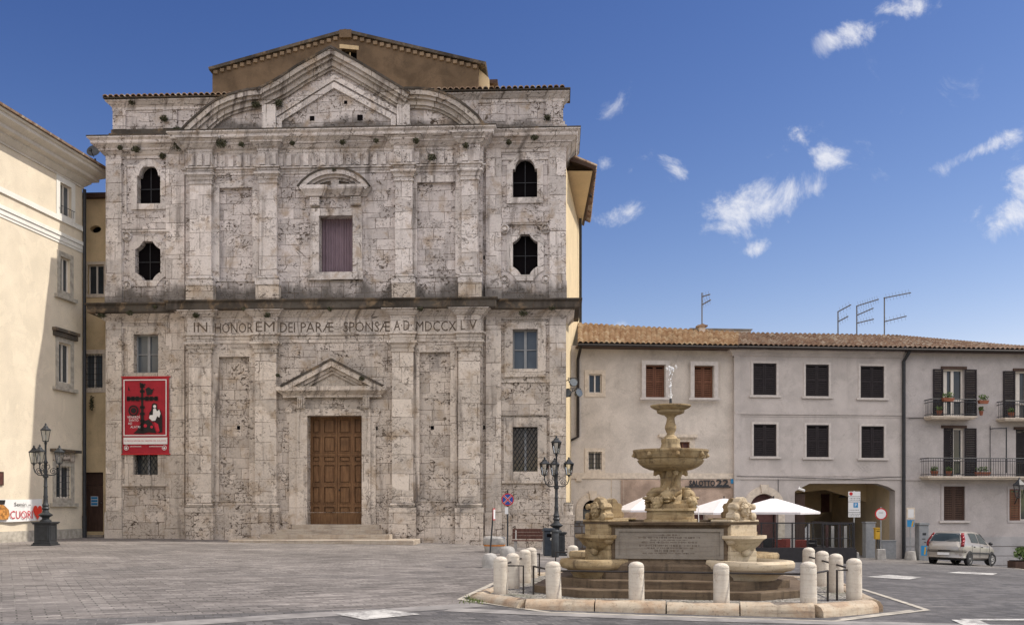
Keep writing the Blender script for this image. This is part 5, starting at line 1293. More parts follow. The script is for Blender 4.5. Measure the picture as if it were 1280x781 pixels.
mb = MB(); mb.rect(c-.3,c+.3,zo-.2,zo+.2,.3,.32); mb.build('oval_vent', M['void'], nh)
mb = MB(); u0,u1,z0,z1 = kd; mb.frame(u0,u1,z0-.02,z1,.06,.10,.16,wb=.01); mb.rect(u0+.06,u1-.06,z0,z1-.65,.13,.17); mb.rect(u0+.06,u1-.06,z1-.64,z1-.06,.14,.17)
for i in range(6): mb.rect(u0+.1,u1-.1,z1-.6+i*.085,z1-.56+i*.085,.125,.14)
dr_ = mb.build('door', M['brown_wood'], nh)
mb = MB(); mb.blob((u1-.14,.09,z0+1.35),(.03,.05,.03),1); mb.build('handle', M['galv'], dr_)
mb = MB(); a=(K.u(112),K.u(121),K.z(116,632),K.z(116,620)); mb.rect(*a,.112,.128); n_ = mb.build('notice', M['sign_white'], dr_)
mb = MB(); h=(a[3]-a[2])/4
for i in range(3): mb.rect(a[0]+.02,a[1]-.02,a[2]+.04+h*1.25*i,a[2]+.04+h*1.25*i+h*.95,.108,.111)
mb.build('notice_panel', M['sky_blue'], n_)
mb = MB(); mb.rect(u0-.1,u1+.1,-.5,K.z(116,668),-.25,.5); mb.build('doorstep', M['step_stone'], nh)
# stained dark wall patch and dish
dish = thing('satellite_dish', 'grey satellite dish on the roof edge beside the church cornice', 'satellite dish', at(119,212,44.6))
mb = MB(); mb.tube([(0,0,-.5),(0,0,.5)],.04,6); mb.build('mast', M['iron'], dish)
mb = MB(); Mx = Matrix.Rotation(R(70),4,'X') @ Matrix.Rotation(R(0),4,'Z'); mb.lathe([(0,.0),(.12,.008),(.22,.03),(.31,.07),(.315,.075),(.22,.045),(.12,.02),(0,.012)],(0,-.12,.78),20,M=Mx); mb.build('dish', M['iron_blue'], dish, True)
mb = MB(); mb.tube([(0,-.15,.52),(0,-.5,.72)],.018,5); mb.box(-.05,.05,-.56,-.46,.68,.78); mb.build('receiver_arm', M['iron'], dish)
# ------------------------------------------------------------------ fountain island
FX, FY, FR = 3.42, 20.7, R(-10.5)
fc, fs = math.cos(FR), math.sin(FR)
def fw(x, y): return (FX + x*fc - y*fs, FY + x*fs + y*fc)
def cham(a, b, c): return [(-a+c,-b),(a-c,-b),(a,-b+c),(a,b-c),(a-c,b),(-a+c,b),(-a,b-c),(-a,-b+c)]
plat = bpy.data.objects.new('fountain_platform', None)
isl = cham(3.64, 3.76, 1.12)
mb = MB(); v = [mb.bm.verts.new((*fw(x*.99,y*.99), 0.0)) for x,y in isl]; w = [mb.bm.verts.new((*fw(x*.99,y*.99), -1.2)) for x,y in isl]
mb.bm.faces.new(v)
for i in range(8): mb.bm.faces.new((v[i],v[(i+1)%8],w[(i+1)%8],w[i]))
bpy.data.objects.remove(plat); struct(mb.build('platform_paving', M['cobble']))
# rounded kerb stones, one run with joints and weathering
def kerb():
    mb = MB(); pts = []
    rnd = random.Random(3)
    seq = isl + [isl[0]]
    for (a, b) in zip(seq, seq[1:]):
        L = math.dist(a,b); n = max(1, round(L/1.15))
        for k in range(n):
            p, q = [a[0]+(b[0]-a[0])*(k+t)/n for t in (0,1)], [a[1]+(b[1]-a[1])*(k+t)/n for t in (0,1)]
            g = .012/ (L/n); o = rnd.uniform(-.025,.025); h = rnd.uniform(-.02,.015)
            A = (p[0]+(p[1]-p[0])*g, q[0]+(q[1]-q[0])*g); Bp = (p[1]-(p[1]-p[0])*g, q[1]-(q[1]-q[0])*g)
            prof = [(-.16+o,-.6),(-.16+o,-.04+h),(-.13+o,.03+h),(-.06+o,.065+h),(.05+o,.06+h),(.14+o,.02+h),(.19+o,-.06+h),(.20+o,-.6)]
            mid = ((A[0]+Bp[0])/2,(A[1]+Bp[1])/2)
            mb.sweep([fw(*A), fw(*mid), fw(*Bp)], prof)
    return struct(mb.build('kerb', M['kerb'], smooth=True))
kerb()
# flush pale border round the island, pointed at its left and right
bo = [(-2.0,-4.35),(-4.0,-2.75),(-4.15,3.0),(-2.6,4.5),(2.7,4.5),(4.4,3.0),(4.75,-2.0),(2.75,-4.4),(-2.0,-4.35)]
mb = MB(); ribbon(mb, [fw(*p) for p in bo], .13, .010); struct(mb.build('paving_border', M['border_stone']))
mb = MB(); ribbon(mb, [fw(2.9,-4.1), fw(4.45,-2.15)], .10, .0115); struct(mb.build('paving_border', M['border_stone']))
mb = MB(); ribbon(mb, [fw(-3.75,-2.2), fw(-3.2,-3.1)], .10, .0115); struct(mb.build('paving_border', M['border_stone']))
gb = MB(); rg = random.Random(5)
for i in range(900):
    x, y = fw(rg.gauss(-3.55,.16), rg.gauss(-2.55,.30)); z = gz(x,y); a = rg.uniform(0,6.28); h = rg.uniform(.03,.08)
    d = Vector((math.cos(a)*.012, math.sin(a)*.012, 0)); t = Vector((rg.uniform(-.03,.03), rg.uniform(-.03,.03), h))
    p = Vector((x,y,z)); gb.face([p-d, p+d, p+t])
g_ = gb.build('grass', M['grass'], fixn=False); g_['kind'] = 'stuff'

ft = thing('fountain', 'stone fountain with two round bowls, a twisted dolphin column and an inscribed square basin', 'fountain', (FX, FY, 0), FR)
# octagonal steps
for a, c, z0, z1 in ((2.74,1.05,-.3,.15),(2.34,.90,.151,.31),(1.97,.74,.311,.47)):
    mb = MB(); P = cham(a, a, c); v = [mb.bm.verts.new((x,y,z1)) for x,y in P]; w = [mb.bm.verts.new((x,y,z0-.05)) for x,y in P]
    mb.bm.faces.new(v)
    for i in range(8): mb.bm.faces.new((v[i],v[(i+1)%8],w[(i+1)%8],w[i]))
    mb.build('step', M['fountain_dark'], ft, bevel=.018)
# square basin
a = 1.68
sq = lambda r: [(-r,-r),(r,-r),(r,r),(-r,r)]
mb = MB(); mb.sweep(cham(1.68,1.68,.56), [(.16,.40),(.16,.56),(.12,.60),(.03,.63),(.0,.66),(0,1.33),(.04,1.35),(.09,1.38),(.10,1.43),(-.22,1.43),(-.22,1.30)], closed=True)
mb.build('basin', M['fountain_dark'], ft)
mb = MB(); mb.face([(x,y,1.36) for x,y in cham(1.5,1.5,.5)]); mb.build('water', M['water'], ft)
for k in range(4):
    Mx = Matrix.Rotation(math.pi/2*k, 4, 'Z')
    tr = lambda u, y, z, Mx=Mx: tuple(Mx @ Vector((u, y, z)))
    mb = MB(); mb.prism([(-1.06,.70),(1.06,.70),(1.06,1.30),(-1.06,1.30)], -a-.035, -a+.01, [[(-.99,.76),(.99,.76),(.99,1.24),(-.99,1.24)]], M=tr)
    pb = mb.build('panel_border', M['panel_stone'], ft)
    mb = MB(); mb.prism([(-.989,.761),(.989,.761),(.989,1.239),(-.989,1.239)], -a-.012, -a+.01, M=tr); pn = mb.build('panel', M['panel_stone'], pb)
    if k == 0:
        mb = MB(); rr = random.Random(11)
        for i, (z, wd, h) in enumerate(((1.175,.20,.030),(1.125,.60,.034),(1.075,.36,.02),(1.03,.55,.034),(.965,.58,.036),(.915,.48,.028),(.862,.28,.05),(.812,.52,.024))):
            x = -wd
            while x < wd:
                l = rr.uniform(.012,.05)
                for q in range(rr.randint(3,9)):
                    if x > wd: break
                    s = rr.uniform(.013,.022)
                    if rr.random() < .55: mb.prism([(x,z-h/2),(x+.009,z-h/2),(x+.009,z+h/2),(x,z+h/2)], -a-.0155, -a-.011, M=tr)
                    else: mb.prism([(x,z-h*.1),(x+s*.7,z-h*.1),(x+s*.7,z+h*.15),(x,z+h*.15)], -a-.0155, -a-.011, M=tr)
                    x += s
                x += .022
        mb.build('worn_inscription', M['ink'], pn)
# corner pedestals with a scallop basin, a mask head between scrolls, and a trough below
def half_bowl(mb, c, r, z0, z1, depth, n=18, fl=.06, back=.0):
    """shell basin sticking out along -y"""
    prof = [(.10,z0),(.35,z0+.05),(.68,z0+(z1-z0)*.42),(.86,z1-.10),(1.0,z1-.06),(1.0,z1),(.90,z1),(.78,z1-.09),(.2,z1-.13)]
    rings = []
    for (q, z) in prof:
        ring = []
        for k in range(n+1):
            th = math.pi*k/n; s = 1 + fl*.5*math.cos(th*10)*(q > .3)
            ring.append(mb.bm.verts.new((c[0]-r*q*math.cos(th)*s, c[1]-depth*q*(math.sin(th)**.75)*s, z)))
        rings.append(ring)
    for A, Bq in zip(rings, rings[1:]):
        for k in range(n): mb.bm.faces.new((A[k],A[k+1],Bq[k+1],Bq[k]))
mats = ['fountain','fountain_sunlit','fountain','fountain']  # the sun-facing corner takes the copy with sunlight painted in
for k in range(4):
    ang = math.pi/4 + math.pi/2*k       # local -y turned to each diagonal
    E = bpy.data.objects.new('corner_pedestal', None)
    bpy.data.objects.remove(E)
    Mz = Matrix.Rotation(-math.pi/4 + math.pi/2*k, 4, 'Z')
    def addm(mb, name, mat_, parent, smooth=False, bevel=0.0):
        for v in mb.bm.verts: v.co = Mz @ v.co
        return mb.build(name, M[mat_], parent, smooth, bevel)
    mt = mats[k]
    D = -2.07
    mb = MB(); mb.box(-.37,.37,D,-1.7,.46,.86); mb.box(-.36,.36,D+.02,-1.7,.86,1.10); mb.box(-.37,.37,D-.0,-1.7,1.10,1.40); mb.box(-.40,.40,D-.03,-1.55,1.431,1.475)
    pd = addm(mb, 'pedestal', mt, ft, bevel=.012)
    mb = MB(); half_bowl(mb, (0,D+.10,0), .50, .80, 1.17, .46, fl=.05); addm(mb, 'shell_basin', mt, pd, True)
    mb = MB()
    mb.blob((0,D-.05,.84), (.10,.09,.10), 2); addm(mb, 'shell_support', mt, pd, True)
    for i in (-1,1): mb = MB(); mb.blob((i*.36,D+.02,1.06), (.08,.13,.09), 2); addm(mb, 'shell_scroll', mt, pd, True)
    # scroll block with mask
    mb = MB()
    prof = [(-.36,1.476),(.36,1.476),(.40,1.52),(.38,1.60),(.30,1.63),(.30,1.68),(.34,1.73),(.28,1.80),(.17,1.82),(.10,1.90),(0,1.93),(-.10,1.90),(-.17,1.82),(-.28,1.80),(-.34,1.73),(-.30,1.68),(-.30,1.63),(-.38,1.60),(-.40,1.52)]
    prof = [(x*.80, z) for x, z in prof]; mb.prism(prof, D+.02, D+.20); sc_ = addm(mb, 'scroll_block', mt, pd, bevel=.012)
    for i in (-1,1):
        for z, r in ((1.54,.075),(1.73,.06)):
            mb = MB(); mb.lathe([(r,-.02),(r,.05),(r*.6,.07),(0,.075)], (i*.24,D+.01,z), 12, M=Matrix.Rotation(R(90),4,'X')); addm(mb, 'scroll', mt, sc_, True)
    mb = MB(); mb.blob((0,D-.01,1.665),(.105,.085,.15),3)
    mb.prism([(-.022,1.62),(.022,1.62),(.014,1.72),(-.014,1.72)], D-.125, D-.05)
    for i in (-1,1):
        mb.blob((i*.045,D-.085,1.712),(.032,.02,.014),2); mb.blob((i*.125,D+.0,1.69),(.022,.03,.05),2); mb.blob((i*.055,D-.07,1.63),(.03,.025,.03),2)
        for q in range(4): mb.blob((i*(.03+.03*q),D-.02-.01*q,1.815-.035*q),(.03,.035,.028),2)
    mb.lathe([(.03,0),(.035,.02),(.02,.03),(0,.01)],(0,D-.075,1.585),10,M=Matrix.Rotation(R(90),4,'X'))
    addm(mb, 'mask_head', mt, sc_, True)
    # lower trough
    mb = MB(); n = 16; prof = [(.66,.155),(.68,.20),(.74,.36),(.85,.47),(.95,.50),(.985,.53),(1.0,.58),(1.0,.64),(.97,.685),(.88,.69),(.80,.62),(.3,.57)]
    rings = []
    for q, z in prof:
        ring = []
        for j in range(n+1):
            th = math.pi*j/n; cx_, sx_ = math.cos(th), math.sin(th)
            ring.append(mb.bm.verts.new((-.74*q*(abs(cx_)**.6)*(1 if cx_ >= 0 else -1), -1.75 - 1.28*q*(sx_**.6), z)))
        rings.append(ring)
    for A, Bq in zip(rings, rings[1:]):
        for j in range(n): mb.bm.faces.new((A[j],A[j+1],Bq[j+1],Bq[j]))
    for v in mb.bm.verts:
        if k == 0: v.co.x *= .85; v.co.y = -1.75 + (v.co.y+1.75)*.80
    tg = addm(mb, 'trough', mt if k != 0 else 'fountain', ft, True)
    mb = MB(); P = [(-.74*.8*(abs(math.cos(math.pi*j/n))**.6)*(1 if math.cos(math.pi*j/n)>=0 else -1), -1.75-1.28*.8*(abs(math.sin(math.pi*j/n))**.6), .625) for j in range(n+1)]
    mb.face(P)
    for v in mb.bm.verts:
        if k == 0: v.co.x *= .85; v.co.y = -1.75 + (v.co.y+1.75)*.80
    addm(mb, 'water', 'water', tg)
# central plinth with four mask heads and scrolled brackets
mb = MB(); P = lambda r, c: cham(r, r, c)
def stack(mb, levels):
    for (r, c, z0, z1) in levels:
        q = P(r, c); v = [mb.bm.verts.new((x,y,z1)) for x,y in q]; w = [mb.bm.verts.new((x,y,z0)) for x,y in q]; mb.bm.faces.new(v); mb.bm.faces.new(w[::-1])
        for i in range(8): mb.bm.faces.new((v[i],v[(i+1)%8],w[(i+1)%8],w[i]))
stack(mb, [(.56,.18,1.2,1.47),(.50,.16,1.47,1.64),(.54,.17,1.64,1.70),(.42,.14,1.70,1.80)])
mb.build('plinth', M['fountain'], ft, bevel=.012)
for k in range(4):
    th = math.pi/4 + math.pi/2*k + R(14)
    c = Vector((.52*math.cos(th), .52*math.sin(th), 0)); d = Vector((math.cos(th), math.sin(th), 0)); s = Vector((-d.y, d.x, 0))
    mb = MB(); Rz = Matrix.Rotation(th, 4, 'Z')
    mb.blob(c+Vector((0,0,1.82)), (.115,.105,.135), 3, Rz, .03); mb.blob(c+d*.10+Vector((0,0,1.80)), (.05,.03,.045), 2, Rz)
    for i in (-1,1): mb.blob(c+s*.10*i+Vector((0,0,1.87)), (.06,.05,.07), 2, Rz); mb.blob(c+d*.085+s*.04*i+Vector((0,0,1.86)), (.025,.025,.02), 2, Rz)
    mb.blob(c+d*.07+Vector((0,0,1.73)), (.055,.06,.05), 2, Rz); mb.tube([c-d*.28+Vector((0,0,1.80)), c-d*.05+Vector((0,0,1.80))], [.10,.085], 8)
    mb.build('mask_head', M['fountain'], ft, True)
# dolphins: round heads outside, tails wound into the column
mb = MB(); n_ = 34
mb.lathe([(.30,1.79),(.29,1.90),(.265,2.0),(.23,2.12),(.20,2.25),(.185,2.36),(.19,2.44),(.23,2.50)] if False else [(.33-.13*min(1,k/36)+(.05*max(0,(k-48)/12)), 1.79+.71*k/60) for k in range(61)], n=72, fn=lambda th, z: 1.10-.42*(1-abs(math.sin(2*th-4.6*z)))**1.8)
mb.build('twisted_column', M['fountain'], ft, True)
for k in range(4):
    th = math.pi/2*k + R(-8)
    d = Vector((math.cos(th), math.sin(th), 0)); s = Vector((-d.y, d.x, 0)); mb = MB(); pts, rad = [], []
    for i in range(24):
        t = i/23; a_ = th + (t**1.15)*R(150); rr = .22*(1-t)**2.2 + .16; z = 1.95 + .07*math.sin(min(1,t*2.2)*3.1) + (t**1.3)*.24
        pts.append((rr*math.cos(a_), rr*math.sin(a_), z)); rad.append(.095*(1-t)**1.2 + .03)
    mb.tube(pts, rad, 10); h = Vector(pts[0]); Rz = Matrix.Rotation(th, 4, 'Z')
    mb.blob(h+Vector((0,0,.015)), (.15,.14,.14), 3, Rz); mb.blob(h+d*.14+Vector((0,0,-.035)), (.10,.075,.04), 2, Rz); mb.blob(h+d*.12+Vector((0,0,-.10)), (.075,.06,.03), 2, Rz)
    mb.blob(h-d*.04+Vector((0,0,.15)), (.10,.03,.05), 2, Rz)
    for i in (-1,1): mb.blob(h+d*.08+s*.105*i+Vector((0,0,.05)), (.035,.03,.035), 2); mb.blob(h-d*.02+s*.14*i+Vector((0,0,-.05)), (.08,.03,.05), 2, Rz)
    mb.build('dolphin', M['fountain'], ft, True)
for k in range(4):
    th = math.pi/2*k + R(20); d = Vector((math.cos(th), math.sin(th), 0)); mb = MB()
    mb.tube([d*.12+Vector((0,0,2.44)), d*.26+Vector((0,0,2.49)), d*.34+Vector((0,0,2.46)), d*.36+Vector((0,0,2.40))], [.05,.07,.06,.03], 8); mb.build('tail_fin', M['fountain'], ft, True)
# big bowl, baluster, small bowl
mb = MB(); mb.lathe([(.0,2.50),(.28,2.50),(.45,2.525),(.59,2.585),(.67,2.65),(.705,2.705),(.715,2.725),(.69,2.735),(.69,2.755),(.735,2.775),(.775,2.87),(.81,2.91),(.81,2.95),(.76,2.955),(.70,2.89),(.3,2.80),(0,2.80)], n=48)
bb = mb.build('lower_bowl', M['fountain'], ft, True)
mb = MB(); mb.lathe([(.745,2.925),(0,2.926)], n=40); mb.build('water', M['water'], bb)
for k in range(8):
    th = math.pi/4*k + R(12); c = Vector((.77*math.cos(th), .77*math.sin(th), 2.845)); mb = MB()
    mb.blob(c, (.055,.05,.07), 2, Matrix.Rotation(th,4,'Z'), .05); mb.blob(c+Vector((math.cos(th)*.045, math.sin(th)*.045, -.02)), (.03,.025,.03), 2); mb.build('spout_head', M['fountain'], bb, True)
mb = MB(); mb.lathe([(.26,2.80),(.26,2.97),(.225,2.985),(.225,3.0),(.21,3.03),(.195,3.10),(.205,3.14),(.20,3.19),(.145,3.205),(.13,3.24),(.085,3.28),(.08,3.31),(.105,3.36),(.125,3.42),(.12,3.47),(.095,3.54),(.082,3.62),(.09,3.66),(.12,3.68),(.13,3.70),(.10,3.715)], n=28); mb.build('baluster', M['fountain'], ft, True)
mb = MB(); mb.lathe([(0,3.70),(.12,3.70),(.20,3.715),(.285,3.75),(.30,3.79),(.285,3.82),(.33,3.825),(.40,3.86),(.435,3.89),(.435,3.915),(.40,3.92),(.30,3.87),(0,3.86)], n=40); ub_ = mb.build('upper_bowl', M['fountain'], ft, True)
mb = MB(); mb.tube([(0,0,3.86),(0,0,4.06)], [.035,.025], 8); mb.build('jet_nozzle', M['iron'], ub_, True)
mb = MB(); rw = random.Random(4)
for i in range(95):
    t = rw.random()**.8; sp = .012+.012*t + (.03 if t > .85 else 0)
    r_ = rw.uniform(.004,.012)*(1.6 if t > .85 else 1)
    mb.blob((rw.gauss(0,sp), rw.gauss(0,sp), 4.05+t*.70), (r_, r_, r_*rw.uniform(1,2.6)), 1)
mb.tube([(0,0,4.05),(.003,.0,4.2),(.0,.003,4.3)], [.010,.007,.003], 5)
mb.build('water_jet', M['spray'], ft, True)
th = math.pi/4 + math.pi/2*2 + math.pi/2 + R(14)
mb = MB(); c = Vector((.63*math.cos(th), .63*math.sin(th), 0)); mb.tube([c+Vector((0,0,1.79)), c*1.08+Vector((0,0,1.70)), c*1.1+Vector((0,0,1.4))], [.012,.010,.008], 5); mb.build('water_trickle', M['spray'], ft, True)

# ------------------------------------------------------------------ bollards and rails round the island
def make_bollard():
    t = thing('bollard', '', 'bollard')
    r = .143
    mb = MB(); mb.lathe([(r*1.02,-.25),(r*1.02,0),(r,.02),(r*.985,.60),(r*.97,.645),(r*.90,.66)], n=24, fn=lambda th, z: 1+.012*math.sin(3*th+z*5)+.008*math.sin(7*th-z*11)); mb.build('shaft', M['bollard'], t, True)
    mb = MB(); mb.lathe([(r*.96,.648),(r*.99,.66),(r*.93,.695),(r*.74,.728),(r*.4,.748),(0,.755)], n=24); mb.build('cap', M['bollard'], t, True)
    return t
proto = make_bollard()
LBL = {(-2.05,-3.48):'white stone bollard at the left end of the front row before the fountain', (-.54,-3.5):'white stone bollard left of the inscription in the front row',
       (.96,-3.52):'white stone bollard right of the inscription in the front row', (2.45,-3.55):'white stone bollard at the right end of the front row, before the trough',
       (-3.30,-2.2):'nearest and tallest looking bollard of the left side row, by the grass patch', (-3.30,-.85):'shaded second bollard from the front in the left side row',
       (-3.30,.6):'third bollard from the front in the left side row, ochre tinted', (-3.40,2.2):'farthest bollard of the left side row, by the bench',
       (-2.55,3.6):'bollard at the back left behind the fountain, only its domed top showing',
       (3.42,-2.2):'nearest bollard of the right side row, at the island corner facing the road', (3.34,-.55):'second bollard from the front in the right side row',
       (3.25,.95):'third bollard from the front in the right side row', (3.15,2.45):'farthest bollard of the right side row, before the terrace fence'}
first = True
rb = random.Random(2)
for (x, y), lab in LBL.items():
    o = proto if first else copy_tree(proto); first = False
    relabel(o, lab, (*fw(x,y), 0.0), rb.uniform(0,6), 'stone bollards round the fountain'); o.rotation_euler.x = R(rb.uniform(-1.3,1.3)); o.rotation_euler.y = R(rb.uniform(-1.3,1.3)); k_ = rb.uniform(.97,1.04); o.scale = (1, 1, k_)
def rail(name_label, pts_list):
    t = thing('railing', name_label, 'railing', group='iron rails between the bollards')
    for pts in pts_list:
        mb = MB(); mb.tube([(*fw(x,y), z) for x,y,z in pts], .020, 6); mb.build('rail_bar', M['rail_iron'], t, True)
hz = .56
rail('dark iron rail along the front row of bollards', [[(-2.63,-2.25,-.05),(-2.63,-2.25,hz),(-2.05,-3.48,hz),(2.45,-3.55,hz),(2.9,-2.57,hz),(2.9,-2.57,-.05)]])
rail('dark iron rail along the left row of bollards', [[(-2.85,-2.15,-.05),(-2.85,-2.15,hz),(-3.3,-2.2,hz),(-3.4,2.2,hz),(-3.3,2.8,hz),(-3.3,2.8,-.05)]])
rail('dark iron rail along the right row of bollards', [[(3.09,-2.38,-.05),(3.09,-2.38,hz),(3.42,-2.2,hz),(3.15,2.45,hz),(3.1,3.0,hz),(3.1,3.0,-.05)]])
rail('dark iron rail behind the fountain, seen in gaps', [[(-3.0,3.6,-.05),(-3.0,3.6,hz),(-2.55,3.6,hz),(2.3,3.6,hz),(2.3,3.6,-.05)]])
# ------------------------------------------------------------------ street lamps
def make_lamp(angs):
    t = thing('street_lamp', '', 'street lamp')
    mb = MB(); o = .33
    def sqbox(r, z0, z1): mb.box(-r, r, -r, r, z0, z1)
    sqbox(.36,-.25,.06); sqbox(.32,.06,.12); sqbox(.285,.12,.78); sqbox(.33,.78,.82); sqbox(.36,.82,.87)
    for k in range(4):
        Mx = Matrix.Rotation(math.pi/2*k, 4, 'Z'); mb.prism([(-.22,.2),(.22,.2),(.22,.72),(-.22,.72)], -.30, -.28, [[(-.18,.24),(.18,.24),(.18,.68),(-.18,.68)]], M=lambda u,y,z,Mx=Mx: tuple(Mx @ Vector((u,y,z))))
    mb.build('pedestal', M['iron_blue'], t, bevel=.008)
    mb = MB(); mb.lathe([(.20,.87),(.20,.92),(.12,.98),(.13,1.03),(.24,1.10),(.25,1.13),(.12,1.22),(.10,1.30),(.14,1.36),(.10,1.42),(.125,1.48),(.085,1.56),(.075,1.75),(.085,1.80),(.07,1.84),(.062,2.15),(.08,2.17),(.062,2.20),(.055,2.48),(.10,2.52),(.10,2.56),(.055,2.6),(.075,2.72),(.055,2.8),(.05,3.0),(.085,3.05),(.05,3.12),(.035,3.3),(.035,3.72),(.06,3.76),(.03,3.80)], n=16); mb.build('pole', M['iron_blue'], t, True)
    def lantern(x, y, z, parent, s=.90):
        g = MB(); n = 6
        g.lathe([(.115*s,z),(.20*s,z+.46*s)], (x,y,0), n); gl = g.build('lantern', M['clear'], parent)
        m_ = MB()
        for k in range(n):
            a_ = 2*math.pi*k/n; m_.tube([(x+.117*s*math.cos(a_),y+.117*s*math.sin(a_),z),(x+.203*s*math.cos(a_),y+.203*s*math.sin(a_),z+.46*s)], .008, 4)
        m_.lathe([(.0,z-.10*s),(.03*s,z-.09*s),(.05*s,z-.03*s),(.125*s,z-.01*s),(.13*s,z+.012*s),(.05,z+.02)], (x,y,0), n)
        m_.lathe([(.205*s,z+.445*s),(.23*s,z+.46*s),(.23*s,z+.475*s),(.10*s,z+.58*s),(.10*s,z+.60*s),(.07*s,z+.64*s),(.035*s,z+.66*s),(.05*s,z+.70*s),(.02*s,z+.73*s),(0,z+.77*s)], (x,y,0), n)
        m_.build('lantern_frame', M['iron_blue'], gl)
        b_ = MB(); b_.lathe([(.02,z+.05),(.035,z+.10),(.035,z+.22),(0,z+.27)], (x,y,0), 8); b_.build('bulb', M['white_paint'], gl, True)
    lantern(0, 0, 3.83, t)
    for a_ in angs:
        d = Vector((math.cos(a_), math.sin(a_), 0)); pts = []
        for (r, z) in ((.04,2.62),(.16,2.58),(.30,2.60),(.42,2.70),(.47,2.84),(.47,2.93)): pts.append(d*r+Vector((0,0,z)))
        m_ = MB(); m_.tube(pts, .022, 6)
        sp = [d*(.26+.13*(1-k/22)*math.cos(k*.55))+Vector((0,0,2.73+.13*(1-k/22)*math.sin(k*.55))) for k in range(20)]; m_.tube(sp, .013, 5)
        m_.tube([d*.04+Vector((0,0,2.95)), d*.12+Vector((0,0,2.98)), d*.15+Vector((0,0,2.88)), d*.08+Vector((0,0,2.80))], .014, 5)
        m_.build('lamp_arm', M['iron_blue'], t, True); lantern(d.x*.47, d.y*.47, 3.02, t)
    return t
lampa = make_lamp([R(172), R(12), R(272)])
relabel(lampa, 'ornate iron street lamp with four lanterns before the cream building', on_ground(57,35.4), R(0), 'ornate street lamps')
lampb = copy_tree(lampa)
relabel(lampb, 'ornate iron street lamp with lanterns at the right corner of the church', on_ground(695.5,36.2), R(184), 'ornate street lamps')
wl = thing('wall_lantern', 'iron wall lantern on a bracket at the right edge of the picture', 'lamp', (B.X, B.Y, 0), B.a)
u_, z_ = bu(1274,-1.3), bz(1274,622,-1.3)
mb = MB(); mb.tube([(u_+.6,-.0,z_-.3),(u_+.3,-.7,z_+.05),(u_,-1.3,z_-.02)], .025, 6); mb.build('bracket', M['iron'], wl)
g = MB(); g.lathe([(.16,z_),(.28,z_+.62)], (u_,-1.3,0), 6); gl = g.build('lantern', M['clear'], wl)
m_ = MB()
for k in range(6): a_=math.pi*k/3; m_.tube([(u_+.16*math.cos(a_),-1.3+.16*math.sin(a_),z_),(u_+.285*math.cos(a_),-1.3+.285*math.sin(a_),z_+.62)],.014,4)
m_.lathe([(.29,z_+.6),(.34,z_+.63),(.15,z_+.8),(.06,z_+.9),(0,z_+1.05)],(u_,-1.3,0),6); m_.build('lantern_frame', M['iron'], gl)

# ------------------------------------------------------------------ signs, planter, bench, bins near the church
def dome_base(mb, r, h): mb.lathe([(r,-.15),(r,h*.45),(r*.93,h*.7),(r*.7,h*.92),(r*.3,h),(0,h*1.01)], n=20)
def disc(mb, r, y, z, n=28, r0=0.0):
    pts = [(r*math.cos(2*math.pi*k/n), r*math.sin(2*math.pi*k/n)+z) for k in range(n)]
    if r0: mb.prism(pts, y-.004, y+.004, [[(r0*math.cos(2*math.pi*k/n), r0*math.sin(2*math.pi*k/n)+z) for k in range(n)]])
    else: mb.prism(pts, y-.004, y+.004)
px, py_, pz = on_ground(634.5, 34.5)
ns = thing('no_stopping_sign', 'round blue and red no stopping sign on a pole before the church', 'sign', (px,py_,pz), R(4))
mb = MB(); dome_base(mb, .27, .34); mb.build('base', M['concrete'], ns, True)
mb = MB(); mb.tube([(0,0,.3),(0,0,2.36)], .03, 8); mb.build('pole', M['iron'], ns)
zc_ = ZC + (CY-624)*34.5/FPX - pz; r_ = .225
mb = MB(); disc(mb, r_, -.05, zc_); dk = mb.build('sign_disc', M['sign_red'], ns)
mb = MB(); disc(mb, r_*.83, -.056, zc_); mb.build('sign_face', M['blue'], dk)
mb = MB()
for s in (1,-1):
    d = Vector((math.cos(R(45)), s*math.sin(R(45)))); n = Vector((-d.y, d.x))
    q = [(-d*.19+n*.03*1),( d*.19+n*.03),(d*.19-n*.03),(-d*.19-n*.03)]; mb.prism([(p.x,p.y+zc_) for p in q], -.067-(.002 if s > 0 else 0), -.061-(.002 if s > 0 else 0))
mb.build('sign_cross_edge', M['sign_white'], dk)
mb = MB()
for s in (1,-1):
    d = Vector((math.cos(R(45)), s*math.sin(R(45)))); n = Vector((-d.y, d.x)); q = [(-d*.195+n*.019),(d*.195+n*.019),(d*.195-n*.019),(-d*.195-n*.019)]
    mb.prism([(p.x,p.y+zc_) for p in q], -.074-(.002 if s > 0 else 0), -.068)
mb.build('sign_cross', M['sign_red'], dk)
mb = MB(); mb.rect(-.10,.02, zc_-.52, zc_-.27, -.045, -.037); mb.build('sign_plate', M['sign_white'], ns)
px, py_, pz = on_ground(612.5, 27.9)
s2 = thing('parking_sign', 'small red and white sign seen edge on, on a leaning pole in a domed base', 'sign', (px,py_,pz), R(80))
mb = MB(); dome_base(mb, .24, .42); mb.build('base', M['concrete'], s2, True)
mb = MB(); mb.tube([(0,0,.38),(.02,-.10,1.72)], .022, 8); mb.build('pole', M['iron'], s2)
mb = MB(); mb.rect(-.16,.16,1.38,1.72,-.125,-.115); k_ = mb.build('sign_plate', M['sign_red'], s2)
mb = MB(); mb.rect(-.13,.13,1.41,1.69,-.130,-.1252); mb.build('sign_face', M['sign_white'], k_)
px, py_, pz = on_ground(618, 36.6)
pt = thing('planter', 'round concrete planter with an orange stripe beside the church wall', 'planter', (px,py_,pz))
mb = MB(); mb.lathe([(.33,-.1),(.36,.02),(.40,.24)], n=28); mb.build('planter_foot', M['concrete'], pt, True)
